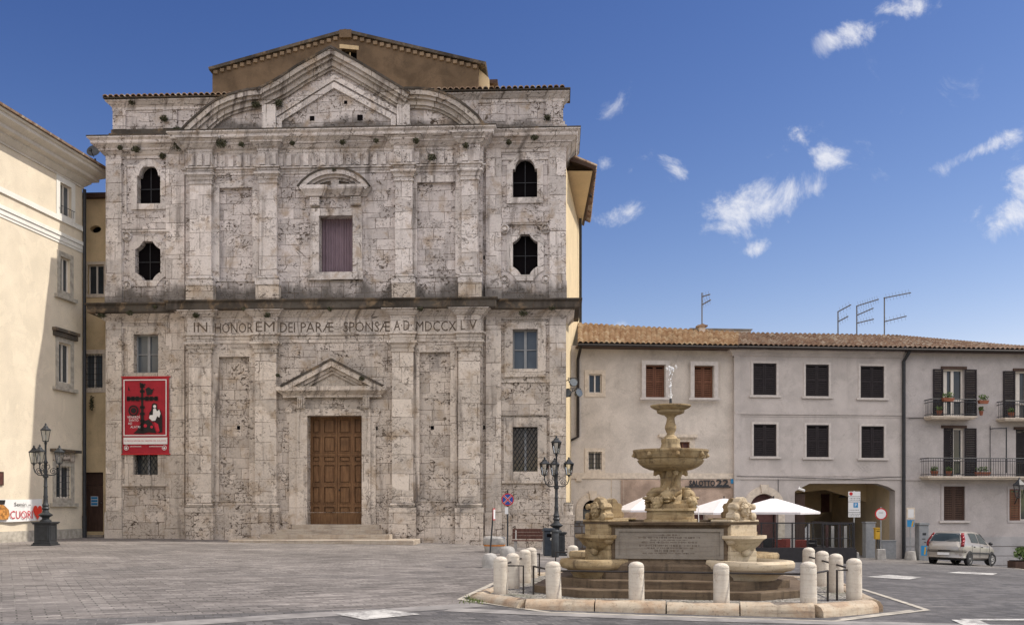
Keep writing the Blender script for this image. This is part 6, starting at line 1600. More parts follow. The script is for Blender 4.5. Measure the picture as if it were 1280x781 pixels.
mb = MB(); mb.lathe([(.405,.24),(.41,.30)], n=28); mb.build('painted_stripe', M['orange'], pt, True)
mb = MB(); mb.lathe([(.405,.30),(.43,.36),(.43,.54),(.38,.60),(.26,.60),(.24,.56),(0,.55)], n=28); mb.build('planter_rim', M['concrete'], pt, True)
px, py_, pz = on_ground(662, 38.8)
bn = thing('bench', 'dark brown slatted bench against the church wall', 'bench', (px,py_,pz), C.a)
bw = .70
mb = MB()
for y in (-.34,-.20,-.06): mb.box(-bw,bw,y-.055,y+.055,.42,.455)
mb.build('seat', M['bench_wood'], bn, bevel=.006)
mb = MB()
for z, y in ((.56,.09),(.70,.12),(.84,.15)): mb.box(-bw,bw,y-.018,y+.018,z-.066,z+.066)
mb.build('backrest', M['bench_wood'], bn, bevel=.006)
for s in (-1,1):
    mb = MB(); x = s*(bw-.14); mb.box(x-.06,x+.06,-.36,.0,-.05,.42); mb.box(x-.045,x+.045,-.02,.07,.40,.48); mb.box(x-.03,x+.03,.10,.21,.48,.88) if False else mb.tube([(x,.03,.44),(x,.17,.90)],.03,6); mb.build('leg', M['concrete'], bn)
px, py_, pz = on_ground(686, 35.2)
bi = thing('litter_bin', 'square dark grey litter bin with a lid beside the street lamp', 'bin', (px,py_,pz), R(6))
mb = MB(); mb.box(-.19,.19,-.19,.19,0.02,.92); bo_ = mb.build('bin_body', M['bin_metal'], bi, bevel=.015)
mb = MB(); mb.box(-.235,.235,-.235,.235,.925,.99); mb.box(-.2,.2,-.2,.2,.99,1.03); mb.build('lid', M['bin_metal'], bi, bevel=.015)
mb = MB(); mb.box(-.10,.12,-.195,-.18,.70,.82); mb.build('bin_opening', M['void'], bo_)
mb = MB(); mb.blob((.08,-.20,.86),(.05,.02,.05),2); mb.blob((.06,-.20,.62),(.05,.02,.05),2); mb.build('sticker', M['concrete'], bo_)
px, py_, pz = on_ground(694, 34.5)
bi2 = thing('litter_bin', 'slim blue grey round litter bin in front of the street lamp', 'bin', (px,py_,pz))
mb = MB(); n=20; mb.lathe([(.12,.0),(.13,.05),(.13,.86),(.11,.89)], n=24, fn=lambda th,z: 1+.04*math.cos(12*th)); mb.build('bin_body', M['iron_blue'], bi2, True)
mb = MB(); mb.lathe([(.145,.89),(.15,.93),(.12,.98),(.05,1.0),(0,1.0)], n=24); mb.build('lid', M['iron_blue'], bi2, True)
# gate pier and polygonal stone wall
pr = thing('gate_pier', 'stone gate pier with a round topped column stub at the church corner', 'pier', (*[ (709-CX)*41.6/FPX, 41.6 ], 0), C.a)
mb = MB(); mb.box(-.30,.30,-.25,.4,-1.0,1.30); mb.box(-.33,.33,-.28,.43,1.30,1.36); mb.build('pier_shaft', M['stone_low'], pr)
mb = MB(); mb.lathe([(.20,1.36),(.20,1.76),(.22,1.78),(.22,1.86),(.15,1.90),(0,1.91)],(.05,.05,0),16); mb.build('column_stub', M['stone_low'], pr, True)
wx = (712-CX)*42.2/FPX
wa = thing('stone_wall', 'low dark wall of polygonal stone blocks between the church and the house', 'wall', (wx,42.2,0), R(2))
mb = MB(); mb.box(0,3.0,0,.4,-1.5,1.02); mb.build('masonry', M['drystone'], wa)
mb = MB(); mb.box(-.05,3.02,-.06,.46,1.022,1.10); mb.build('coping', M['drystone'], wa)
# floodlights on the church flank
for k, (px, py, tilt) in enumerate(((716.5,478,20),(709.5,491.5,-30),(723.5,491,35))):
    p = at(px, py, 43.0)
    fl = thing('floodlight', ['upper floodlight of three on the church corner','left lower floodlight of three on the church corner','right lower floodlight of three on the church corner'][k], 'floodlight', p, R(tilt))
    mb = MB(); Mx = Matrix.Rotation(R(75),4,'X'); mb.lathe([(0,-.22),(.10,-.20),(.13,-.08),(.19,.0),(.19,.04)],n=16,M=Mx); mb.build('housing', M['iron_blue'], fl, True)
    mb = MB(); mb.lathe([(.175,.041),(0,.05)],n=16,M=Mx); mb.build('lens', M['glass_blue'], fl)
    mb = MB(); mb.tube([(-.2,0,0),(-.2,.12,.22),(.2,.12,.22),(.2,0,0)],.018,5); mb.tube([(0,.12,.22),(-.2+.1*k,.5,.1)],.02,5); mb.build('bracket', M['iron'], fl)

# ------------------------------------------------------------------ banners
BY_ = -.16
rbn = thing('banner', 'tall red hanging banner with a black cross and a seated figure on the church front', 'banner', (C.X, C.Y, 0), C.a)
b0, b1 = U(153,BY_), U(211.5,BY_); bt, bb_ = Z(180,471.5,BY_), Z(180,567.5,BY_)
mb = MB(); nx, nz = 14, 22
def by(i, j): return BY_ + .012*math.sin(i*.9+j*.25) + .010*math.sin(i*1.7)
vs = [[mb.bm.verts.new((b0+(b1-b0)*i/nx, by(i,j)*1.0, bb_+(bt-bb_)*j/nz)) for i in range(nx+1)] for j in range(nz+1)]
for j in range(nz):
    for i in range(nx): mb.bm.faces.new((vs[j][i],vs[j][i+1],vs[j+1][i+1],vs[j+1][i]))
cl = mb.build('banner_cloth', M['red'], rbn, True)
for zr_ in (bt+.02, bb_):
    mb = MB(); mb.tube([(b0-.05,BY_,zr_),(b1+.05,BY_,zr_)],.03,6)
    for x in (b0,b1): mb.tube([(x,BY_,zr_),(x,-.02,zr_)],.02,5)
    mb.build('banner_rod', M['sign_red'], rbn)
def bp(px, py): return (U(px,BY_), Z(180,py,BY_))
YF = BY_-.032
mb = MB(); a, b = bp(154.8,544.6), bp(208.6,474.2); mb.frame(a[0],b[0],a[1],b[1],.045,YF-.002,YF); mb.rect(bp(154.8,0)[0],bp(209.5,0)[0],bp(0,555)[1],bp(0,546.6)[1],YF-.002,YF); mb.build('white_border', M['white'], cl)
mb = MB()
cxp = 178.3
def bpoly(pts, y=YF): mb.prism([bp(*p) for p in pts][::-1], y-.003, y)
bpoly([(176.6,479),(179.4,479),(179.6,505),(180.5,541),(176.2,541),(176.8,505)]); bpoly([(159.5,496.3),(197.5,496.3),(198,499.8),(159.5,500)])
for x in (161,166.5,172,184,189.5,195.5): bpoly([(x-2,495.3),(x+2,495.3),(x+2,501),(x-2,501)])
for y in (483,489,509,517,526): bpoly([(176-.8,y-1.6),(181.2,y-1.6),(181.2,y+1.6),(176-.8,y+1.6)])
bpoly([(174.8,478.5),(177,478),(176.6,481),(182,479.4),(182.5,481.3),(175.5,482.6)])
ring = lambda cx_, cy_, r: [(cx_+r*math.cos(math.pi*k/9), cy_+r*1.05*math.sin(math.pi*k/9)) for k in range(18)]
mb.prism([bp(*p) for p in ring(167.2,513,6.4)][::-1], YF-.003, YF, [[bp(*p) for p in ring(167.2,513,4.6)][::-1]]); mb.prism([bp(*p) for p in ring(167.2,513,3.4)][::-1], YF-.003, YF)
bpoly([(182,486),(186,483.5),(190,487),(193,485),(190,493),(184,494)])
bpoly([(160.5,482),(162.8,488),(160.8,488)])
# dark robe, crowd at the foot of the cross
bpoly([(189.5,512),(190.5,505),(193,503.6),(196.5,505),(197,511),(201,513),(203,520),(203.3,540),(199,541),(196,530),(190,526),(186.5,522),(187,516)])
bpoly([(167,541.5),(172,537),(175,531),(179,527),(186,524),(190,528),(193,534),(196,541.5),(186,540),(180,541.8)])
mb.build('black_print', M['black'], cl)
mb = MB(); y_ = YF-.0035
bpoly([(192,511),(195,510.5),(196.6,514),(199.5,512),(201,517),(199.5,522),(197,520),(194.5,525.5),(190.5,526),(186.8,522.5),(187.5,519),(191.5,518.5)], y_); bpoly(ring(193.7,508,1.9), y_)
tx = [('VENERD\u00cc',159.5,175,522.6,1.05),('SANTO',161.5,173.5,526.4,1.0),('AD',160.5,165.5,530.4,1.0),('ALATRI',163.5,175.5,534.8,1.05)]
for s_, x0, x1, yb, h in tx: mb.text(s_, bp(x0,0)[0], bp(x1,0)[0], bp(0,yb)[1], .105, y_)
for x0, x1, y in ((163,177,557.8),(187,203,557.8)):
    x = x0
    while x < x1: mb.rect(bp(x,0)[0], bp(x+.6,0)[0], bp(0,y+.5)[1], bp(0,y-.4)[1], y_-.002, y_); x += .95
for cx_ in (158.3,205.8): mb.prism([bp(*p) for p in ring(cx_,559.5,2.9)][::-1], y_-.002, y_, [[bp(*p) for p in ring(cx_,559.5,2.3)][::-1]]); mb.prism([bp(*p) for p in ring(cx_,559.8,1.3)][::-1], y_-.002, y_)
mb.build('white_print', M['white'], cl)
mb = MB(); mb.text('LA RIEVOCAZIONE DEL DRAMMA DEL GOLGOTA', bp(156,0)[0], bp(208,0)[0], bp(0,551.8)[1], .075, YF-.004); mb.build('red_lettering', M['crimson'], cl)
mb = MB(); bpoly([(193,527),(198,530),(200,539),(196.5,539.5),(194,533)], YF-.004); bpoly(ring(182,532,2), YF-.004); bpoly(ring(190,533.5,1.7), YF-.004); mb.build('red_print', M['crimson'], cl)

wb = thing('banner', 'white cloth banner reading CUORI with a red heart on the cream wall', 'banner', (Lw.X, Lw.Y, 0), Lw.a)
YB = -.10; wl0, wl1 = lu(-34,YB), lu(53,YB)
def wp(px, py): return (lu(px,YB), lz(px,py,YB))
zt0, zt1 = lz(0,625.5,YB), lz(52,620.5,YB); zb0, zb1 = lz(0,652,YB), lz(50,649,YB)
zt_ = (zt0+zt1)/2; zb_ = (zb0+zb1)/2
mb = MB(); n = 24
vs = [[mb.bm.verts.new((wl0+(wl1-wl0)*i/n, YB+.02*math.sin(i*.8)+.02*math.sin(i*.31), (zb_+(zt_-zb_)*j/4) - .04*math.sin(math.pi*i/n))) for i in range(n+1)] for j in range(5)]
for j in range(4):
    for i in range(n): mb.bm.faces.new((vs[j][i],vs[j][i+1],vs[j+1][i+1],vs[j+1][i]))
wc = mb.build('banner_cloth', M['white_cloth'], wb, True)
mb = MB(); mb.tube([(wl1,YB,zt_-.02),(wl1+.5,-.01,zt_+.15)],.012,4); mb.tube([(wl1,YB,zb_),(wl1+.4,-.01,zb_-.1)],.012,4); mb.build('tie_cord', M['white_paint'], wb)
YW = YB-.055; Hb = zt_-zb_
mb = MB(); mb.text('CUORI', lu(13,YW), lu(41,YW), zb_+.13*Hb-.03, .36*Hb, YW); mb.build('red_lettering', M['crimson'], wc)
mb = MB(); mb.text('Semin', lu(18,YW), lu(33,YW), zb_+.66*Hb, .17*Hb, YW); mb.rect(lu(35.5,YW), lu(38.5,YW), zb_+.70*Hb, zb_+.73*Hb, YW-.002, YW); mb.build('black_lettering', M['black'], wc)
mb = MB(); hc, hz_, hr = lu(47.2,YW), zb_+.40*Hb, .25*Hb
pts = []
for k in range(28):
    t_ = 2*math.pi*k/28; pts.append((hc+hr*16*math.sin(t_)**3/13*1.05, hz_+hr*1.25*(13*math.cos(t_)-5*math.cos(2*t_)-2*math.cos(3*t_)-math.cos(4*t_))/13))
mb.prism(pts[::-1], YW-.004, YW); mb.build('heart_print', M['orange_red'], wc)
mb = MB(); j0, j1 = lu(-6,YW), lu(12,YW); mb.prism([(j0,zb_+.06),(j1-.1,zb_+.06),(j1,zb_+.3*Hb),(j1-.05,zb_+.5*Hb),(j1-.35,zb_+.72*Hb),(j0+.2,zb_+.72*Hb),(j0-.1,zb_+.45*Hb)], YW-.003, YW); mb.build('jar_print', M['skin_print'], wc)
mb = MB(); mb.prism([(j0+.2,zb_+.73*Hb),(j1-.3,zb_+.73*Hb),(j1-.25,zb_+.93*Hb),(j0+.15,zb_+.93*Hb)], YW-.003, YW); mb.build('jar_lid_print', M['black'], wc)
pl = thing('wall_plaque', 'small red brown plaque on the cream wall at the left edge', 'plaque', (Lw.X, Lw.Y, 0), Lw.a)
mb = MB(); mb.rect(lu(-14), lu(2.3), lz(0,605), lz(0,590.5), -.05, -.02); q_ = mb.build('plate', M['patina'], pl); mb = MB(); mb.frame(lu(-14)-.04, lu(2.3)+.04, lz(0,605)-.04, lz(0,590.5)+.04, .039, -.06, .0); mb.build('plate_frame', M['brown_wood'], pl)

# ------------------------------------------------------------------ terrace: fence, umbrellas, seats
TY = 38.5
def tw(px, Y=TY): return (px-CX)*Y/FPX
tf = thing('terrace_fence', 'black terrace fence of planter boxes with glass panels and a top rail', 'fence', (0,0,0))
xs0, xs1 = tw(772), tw(1068); gt = zg(tw(1000),TY); zr = ZC+(CY-652.5)*TY/FPX; zp = ZC+(CY-684)*TY/FPX; zm = ZC+(CY-672)*TY/FPX
mb = MB(); mb.box(xs0,xs1,TY-.16,TY+.16,gt-.5,zp); mb.box(xs1-.16,xs1+.16,TY+.17,44.0,-1.6,zp-.1); mb.build('planter_box', M['black_metal'], tf)
mb = MB(); mb.box(xs0,xs1,TY-.03,TY+.03,zr-.05,zr); mb.box(xs0,xs1,TY-.02,TY+.02,zm-.03,zm); mb.build('top_rail', M['black_metal'], tf)
px = 778
while px < 1072:
    x = tw(px); mb = MB(); mb.box(x-.025,x+.025,TY-.028,TY+.028,zp,zr-.051); mb.build('post', M['black_metal'], tf); px += 19.3
mb = MB(); mb.box(xs0,xs1,TY-.004,TY+.004,zp+.02,zr-.055); mb.build('glass_panel', M['clear'], tf)
mb = MB(); y0,y1=TY+.2,43.8; mb.box(xs1-.02,xs1+.02,y0,y1,zr-.08,zr-.03)
for k in range(5): y=y0+(y1-y0)*k/4; mb.box(xs1-.022,xs1+.022,y-.02,y+.02,zp-.1,zr-.081)
mb.build('side_rail', M['black_metal'], tf)
def umbrella(px, pyt, pyb, half, Y, label, rz):
    x = (px-CX)*Y/FPX; g = zg(x,Y); t = thing('umbrella', label, 'umbrella', (x,Y,g), rz, 'white terrace umbrellas')
    zt = ZC+(CY-pyt)*Y/FPX-g; zb = ZC+(CY-pyb)*Y/FPX-g
    mb = MB(); n = 8; prev = None; rings = []
    for q in (0.06,.35,.68,1.0):
        ring = []
        for k in range(32):
            th = 2*math.pi*k/32; c_, s_ = math.cos(th), math.sin(th); m_ = max(abs(c_),abs(s_)); rr = half*q/m_
            sag = .10*q*abs(math.sin(2*th))**1.0*0
            ring.append(mb.bm.verts.new((rr*c_, rr*s_, zt+(zb-zt)*(q**1.08)-sag)))
        rings.append(ring)
    for A, Bq in zip(rings, rings[1:]):
        for k in range(32): mb.bm.faces.new((A[k],A[(k+1)%32],Bq[(k+1)%32],Bq[k]))
    mb.bm.faces.new(rings[0])
    low = [mb.bm.verts.new((v.co.x,v.co.y,v.co.z-.09)) for v in rings[-1]]
    for k in range(32): mb.bm.faces.new((rings[-1][k],rings[-1][(k+1)%32],low[(k+1)%32],low[k]))
    cn = mb.build('canopy', M['canvas'], t)
    mb = MB(); mb.tube([(0,0,0),(0,0,zt+.08)],.03,8); mb.build('pole', M['black_metal'], t)
    for k in range(8):
        th = math.pi/4*k; m_=max(abs(math.cos(th)),abs(math.sin(th))); mb = MB(); mb.tube([(0,0,zt-.06),(half*.98/m_*math.cos(th),half*.98/m_*math.sin(th),zb-.03)],.012,4); mb.build('rib', M['black_metal'], t)
    mb = MB(); mb.box(-.3,.3,-.3,.3,0,.08); mb.build('base', M['concrete'], t)
umbrella(967, 622, 639.5, 1.55, 40.6, 'white square umbrella in front of the arched shop door, rightmost of the three', R(-32))
umbrella(905, 622, 640, 1.45, 43.0, 'white umbrella below the shop lettering, middle of the three', R(20))
umbrella(812, 618, 637, 1.30, 43.5, 'white umbrella partly hidden by the fountain column, leftmost of the three', R(10))
def chair(mat_):
    t = thing('chair', '', 'chair')
    mb = MB(); mb.box(-.23,.23,-.22,.22,.42,.48); mb.build('seat', mat_, t, bevel=.02)
    mb = MB(); mb.box(-.23,.23,.18,.23,.50,.88); mb.build('backrest', mat_, t, bevel=.03)
    for x in (-.2,.2):
        for y in (-.19,.19): mb = MB(); mb.tube([(x,y,0),(x*.95,y*.95,.42)],.018,6); mb.build('leg', M['black_metal'], t)
    return t
c0 = chair(M['red_seat']); c1 = chair(M['black_metal'])
sp = [(974,40.0,180,c0,'red terrace chair nearest the shop door pillar'),(1000,40.2,170,c0,'red terrace chair right of the pillar, nearest the passage'),(986,41.6,20,c0,'red terrace chair at the back behind the pillar chairs'),
      (956,40.0,200,c1,'black terrace chair left of the red chairs'),(1016,41.5,150,c1,'black terrace chair beside the passage'),(940,41.0,90,c1,'black terrace chair just right of the fountain')]
used = set()
for px, Y, rz, src, lab in sp:
    o = src if src.name not in used else copy_tree(src); used.add(src.name)
    relabel(o, lab, on_ground(px,Y), R(rz), 'terrace chairs')
def table(px, Y, lab):
    t = thing('table', lab, 'table', on_ground(px,Y), 0, 'terrace tables')
    mb = MB(); mb.lathe([(.35,.71),(.36,.73),(.35,.75),(0,.75)],n=20); mb.build('tabletop', M['black_metal'], t)
    mb = MB(); mb.tube([(0,0,.02),(0,0,.71)],.035,8); mb.lathe([(.22,0),(.20,.03),(.04,.05)],n=16); mb.build('table_leg', M['black_metal'], t)
table(963, 41.2, 'black round terrace table under the rightmost umbrella'); table(1008, 41.0, 'black round terrace table at the passage end of the terrace')
# roll down banners/menus in the fence end
sc = thing('menu_stand', 'row of hanging pale strips behind the fence glass near the passage', 'screen', (0,0,0))
for k, px in enumerate((1034,1041,1049,1057)):
    x = tw(px, TY+.5); mb = MB(); mb.box(x-.07,x+.05,TY+.48,TY+.50,zp-.2,zr-.12-.03*(k%2)); mb.build('strip', M['grey_trim' if k%2 else 'patina'], sc)
mb = MB(); mb.box(tw(1028,TY+.5),tw(1062,TY+.5),TY+.47,TY+.51,zr-.11,zr-.06)
for px in (1028,1062): x=tw(px,TY+.5); mb.box(x-.02,x+.02,TY+.47,TY+.51,-1.2,zr-.06)
mb.build('stand_frame', M['black_metal'], sc)

# ------------------------------------------------------------------ signs and cabinets by the passage
def pole_base(t, w=.22, h=.55):
    mb = MB(); P0, P1 = w, w*.82
    v = [mb.bm.verts.new((x*P0,y*P0,-.1)) for x,y in ((-1,-1),(1,-1),(1,1),(-1,1))]; w_ = [mb.bm.verts.new((x*P1,y*P1,h)) for x,y in ((-1,-1),(1,-1),(1,1),(-1,1))]
    mb.bm.faces.new(v[::-1]); mb.bm.faces.new(w_)
    for i in range(4): mb.bm.faces.new((v[i],v[(i+1)%4],w_[(i+1)%4],w_[i]))
    mb.build('base', M['concrete'], t, bevel=.02)
Y = 40.5; o = on_ground(1067.5, Y); 
ps = thing('parking_sign', 'tall white parking board with a blue P on a pole by the terrace', 'sign', o, R(-6)); s = Y/FPX
pole_base(ps, .20, .42)
zz = lambda py: ZC+(CY-py)*s-o[2]
mb = MB(); mb.tube([(0,0,.3),(0,0,zz(613))],.03,8); mb.build('pole', M['galv'], ps)
w_ = 7.3*s
mb = MB(); mb.rect(-w_,w_,zz(646),zz(614),-.06,-.04); bd = mb.build('sign_board', M['sign_white'], ps)
mb = MB(); mb.rect(-w_*.15,w_*.6,zz(634),zz(628),-.066,-.0605); pb_ = mb.build('blue_square', M['sky_blue'], bd)
mb = MB(); mb.text('P', .02, .10, zz(633), .14, -.068); mb.build('white_letter', M['sign_white'], pb_)
mb = MB(); disc(mb, .07, -.064, zz(616.8)); 
for v in mb.bm.verts: v.co.x -= w_*.55
mb.build('red_disc', M['sign_red'], bd)
mb = MB()
for py in (620.3,626.8,640): mb.rect(-w_,w_,zz(py)-.008,zz(py)+.008,-.064,-.0602)
rr = random.Random(8)
for py, n_ in ((622.5,6),(624.5,7),(637,7),(642,4),(644,5)):
    x = -w_*.8
    while x < w_*.8: l = rr.uniform(.02,.06); mb.rect(x,x+l,zz(py)-.012,zz(py)+.012,-.064,-.0603); x += l+.025
mb.build('sign_lines', M['iron'], bd)
Y = 44.8; o = on_ground(1101, Y); s = Y/FPX
ne = thing('no_entry_sign', 'round white sign with a red ring, on a pole in a concrete block', 'sign', o, R(-8)); pole_base(ne, .21, .50)
mb = MB(); mb.tube([(0,0,.4),(0,0,zz(633))],.03,8); mb.build('pole', M['galv'], ne)
mb = MB(); disc(mb, 7.4*s, -.05, zz(642)); dk = mb.build('sign_disc', M['sign_red'], ne); mb = MB(); disc(mb, 5.9*s, -.057, zz(642)); mb.build('sign_face', M['sign_white'], dk)
mb = MB(); x = -.1
while x < .09: mb.rect(x,x+.03,zz(640.5)-.012,zz(640.5)+.012,-.064,-.0612); x += .04
mb.build('sign_lines', M['iron'], dk)
Y = 46.0; o = on_ground(1138, Y); s = Y/FPX
ti = thing('info_sign', 'small framed notice over a blue panel on a pole in a round concrete base', 'sign', o, R(-8))
mb = MB(); mb.lathe([(.26,-.1),(.27,.1),(.22,.42),(0,.44)],n=16); mb.build('base', M['concrete'], ti, True)
mb = MB(); mb.tube([(0,0,.4),(0,0,zz(633))],.03,8); mb.build('pole', M['galv'], ti)
mb = MB(); mb.rect(-.19,.19,zz(648.5),zz(634),-.08,.02); bd = mb.build('notice_box', M['house_trim'], ti); mb = MB(); mb.rect(-.13,.13,zz(646.5),zz(636),-.085,-.0805); mb.build('notice', M['sign_white'], bd)
mb = MB(); mb.rect(-.16,.16,zz(658),zz(649.5),-.06,-.04); bd = mb.build('blue_panel', M['sky_blue'], ti); mb = MB(); mb.prism([(.02,zz(658)+.02),(.10,zz(658)+.02),(.14,zz(650)-.02),(.08,zz(650)-.02)],-.064,-.0602); mb.build('yellow_stripe', M['yellow'], bd)
Y = 46.2; o = on_ground(1152.5, Y); s = Y/FPX
cb = thing('ticket_cabinet', 'tall grey street cabinet with a blue and yellow sticker beside the drainpipe', 'cabinet', o, B.a)
hC = zz(655.5)
mb = MB(); mb.box(-.24,.24,-.2,.25,-.2,hC); bd = mb.build('cabinet_body', M['grey_metal'], cb, bevel=.02)
mb = MB(); mb.prism([(-.27,hC+.002),(.27,hC+.002),(.22,hC+.10),(-.22,hC+.10)],-.26,.28); mb.build('cabinet_roof', M['grey_metal'], cb)
mb = MB(); mb.rect(-.15,.14,.25,.72,-.206,-.2005); st_ = mb.build('sticker', M['sky_blue'], bd); mb = MB(); mb.prism([(-.02,.30),(.06,.30),(.10,.66),(.03,.66)],-.211,-.2065); mb.build('sticker_stripe', M['yellow'], st_)
mb = MB(); mb.rect(-.08,.10,1.22,1.33,-.206,-.2005); mb.rect(-.1,.06,1.02,1.06,-.206,-.2005); mb.rect(.0,.10,.86,.90,-.206,-.2005); mb.build('cabinet_vent', M['iron'], bd)
Y = 46.8
for px, w, py0, nm, lab, mt in ((1086,.24,653,'utility_cabinet','grey utility cabinet inside the passage','grey_metal'),(1109,.36,676,'low_cabinet','low grey meter box at the right side of the passage','grey_metal')):
    o = on_ground(px, Y); s = Y/FPX; t = thing(nm, lab, 'cabinet', o, B.a); h = zz(py0)
    mb = MB(); mb.box(-w,w,-.2,.2,-.2,h); bd = mb.build('cabinet_body', M[mt], t, bevel=.015); mb = MB(); mb.box(-w-.03,w+.03,-.23,.22,h+.002,h+.05); mb.build('cabinet_lid', M[mt], t); mb = MB(); mb.rect(-w+.05,w-.05,.1,h-.1,-.206,-.2005); mb.build('cabinet_door', M['grey_metal'], bd)
    if nm == 'utility_cabinet': o2 = o
p = at(1096.5, 667, 45.6)
yb_ = thing('mailbox', 'small yellow box behind the round sign at the passage', 'box', p, B.a)
mb = MB(); mb.box(-.13,.13,-.1,.1,-.25,.25); bd = mb.build('box_body', M['yellow'], yb_, bevel=.02); mb = MB(); mb.box(-.15,.15,-.12,.12,.252,.30); mb.build('lid', M['yellow'], yb_); mb = MB(); mb.rect(-.08,.08,.12,.15,-.104,-.1005); mb.build('slot', M['void'], bd); mb = MB(); mb.tube([(0,.0,-.25),(0,.0,p.z*0-1.9)],.03,6); mb.build('post', M['iron'], yb_)
for k, (px, lab) in enumerate(((1093,'hanging lamp in the passage nearer the round sign'),(1053,'hanging lamp in the passage to the left of the parking board'))):
    p = at(px, 620.5, 51.0); t = thing('hanging_lamp', lab, 'lamp', p)
    mb = MB(); mb.tube([(0,0,.1),(0,0,.75)],.012,4); mb.build('cord', M['iron'], t); mb = MB(); mb.lathe([(.05,.12),(.09,.08),(.20,.0),(.20,-.03),(.1,-.05),(0,-.06)],n=16); mb.build('lamp_shade', M['iron'], t, True)
p = at(1001.5, 611.5, 46.3)
cm = thing('security_camera', 'white security camera at the left corner of the passage', 'camera', p, R(30))
mb = MB(); mb.tube([(0,-.2,-.05),(0,.15,.03)],.06,8); mb.build('camera_body', M['sign_white'], cm); mb = MB(); mb.tube([(0,.1,.05),(.25,.35,.15)],.02,5); mb.build('camera_arm', M['sign_white'], cm)

# ------------------------------------------------------------------ flower pots, shrub, weeds
def leaves(mb, c, r, n, size, rnd, up=.3):
    for i in range(n):
        d = Vector((rnd.gauss(0,1), rnd.gauss(0,1), rnd.gauss(0,1))).normalized()*(rnd.random()**.45)
        p = Vector(c)+Vector((d.x*r[0],d.y*r[1],d.z*r[2])); a = Vector((rnd.gauss(0,1),rnd.gauss(0,1),rnd.gauss(0,1)+up)).normalized(); b = a.cross(Vector((rnd.gauss(0,1),rnd.gauss(0,1),rnd.gauss(0,1)))).normalized()
        s = size*rnd.uniform(.6,1.4); mb.face([p-b*s*.4, p+a*s, p+b*s*.4, p-a*s*.5])
rv = random.Random(21)
def pot(px, py, y, lab, w=.16, trough=False):
    u_, z_ = bu(px,y), bz(px,py,y); t = thing('flower_pot', lab, 'flower pot', (*B.world(u_,y), z_), B.a, 'balcony plants')
    mb = MB()
    if trough: mb.prism([(-w*.8,0),(w*.8,0),(w,.17),(-w,.17)],-.09,.09)
    else: mb.lathe([(w*.6,0),(w,.22),(w*.9,.22),(0,.2)],n=14)
    mb.build('pot', M['terracotta'], t); mb = MB(); leaves(mb,(0,0,.30),(w*1.1,.12,.16),90,.07,rv); mb.build('plant', M['leaf'], t, fixn=False)
pot(1185,501.5,-.80,'terracotta flower trough hung on the upper balcony rail', .30, True)
pot(1229,504.5,-.55,'terracotta flower trough hung beside the upper balcony', .26, True)
pot(1174,518.5,-.5,'terracotta pot standing at the left end of the upper balcony'); pot(1226.5,519,-.35,'small terracotta pot low beside the upper balcony',.11)
pot(1264,521,-.5,'terracotta pot on the balcony at the right edge'); pot(1168,594,-.6,'dark leafy pot at the left end of the long balcony',.2); pot(1186,594,-.6,'terracotta pot before the door of the long balcony')
pot(1228,594,-.6,'low flower trough along the long balcony',.4,True)
px_, py_, pz = on_ground(1284, 45.0)
sh = thing('shrub', 'bright green shrub at the foot of the right hand house', 'shrub', (px_,py_,pz))
mb = MB(); leaves(mb,(0,0,.75),(.62,.5,.35),420,.10,rv); leaves(mb,(.5,0,.5),(.5,.5,.45),200,.10,rv); mb.build('foliage', M['leaf'], sh, fixn=False)
mb = MB()
for k in range(6): a_=k*1.05; mb.tube([(.05*math.cos(a_),.05*math.sin(a_),-.2),(.25*math.cos(a_),.2*math.sin(a_),.7)],[.03,.012],5)
mb.build('stem', M['brown_wood'], sh)
tr_ = thing('planter', 'dark rectangular planter under the green shrub', 'planter', (px_,py_,pz)); mb = MB(); mb.frame(-.75,.75,-.2,.42,.04,-.35,.35) if False else mb.box(-.75,.75,-.35,.35,-.2,.40); mb.build('planter_box', M['brown_wood'], tr_); mb = MB(); mb.box(-.70,.70,-.30,.30,.401,.43); mb.build('soil', M['void'], tr_)
wd = [(170,187,-.45,.20,'left end of the top cornice'),(225,182,-.5,.38,'top cornice where the curved gable begins'),(277,180,-.9,.26,'top cornice under the curved gable'),(203,195,-.12,.17,'frieze right of the left arched window'),
      (150,185,-.5,.13,'corner of the top cornice above the left pilaster'),(205,148,.05,.20,'middle of the left attic wall'),(165,128,.1,.16,'left attic wall under the tiles'),(221,163,.1,.22,'left attic wall foot'),
      (320,131,-.7,.22,'break of the gable on its left'),(349,129,-.6,.20,'raking cornice left of the gable top'),(540,197,-1.0,.22,'upper frieze right of the centre'),(582,182,-.9,.16,'top cornice under the right curve'),(684,147,.1,.18,'right attic wall end'),
      (636,178,-.5,.14,'top cornice above the right arched window'),(127,394,-.5,.18,'left end of the middle cornice'),(162,391,-.6,.16,'middle cornice above the red banner'),(245,394,-.9,.17,'middle cornice above the first pilaster'),(334,394,-1.0,.15,'middle cornice above the second pilaster'),(654,392,-.5,.20,'middle cornice near its right end'),(305,386,-1.0,.12,'middle cornice between the left pilasters')]
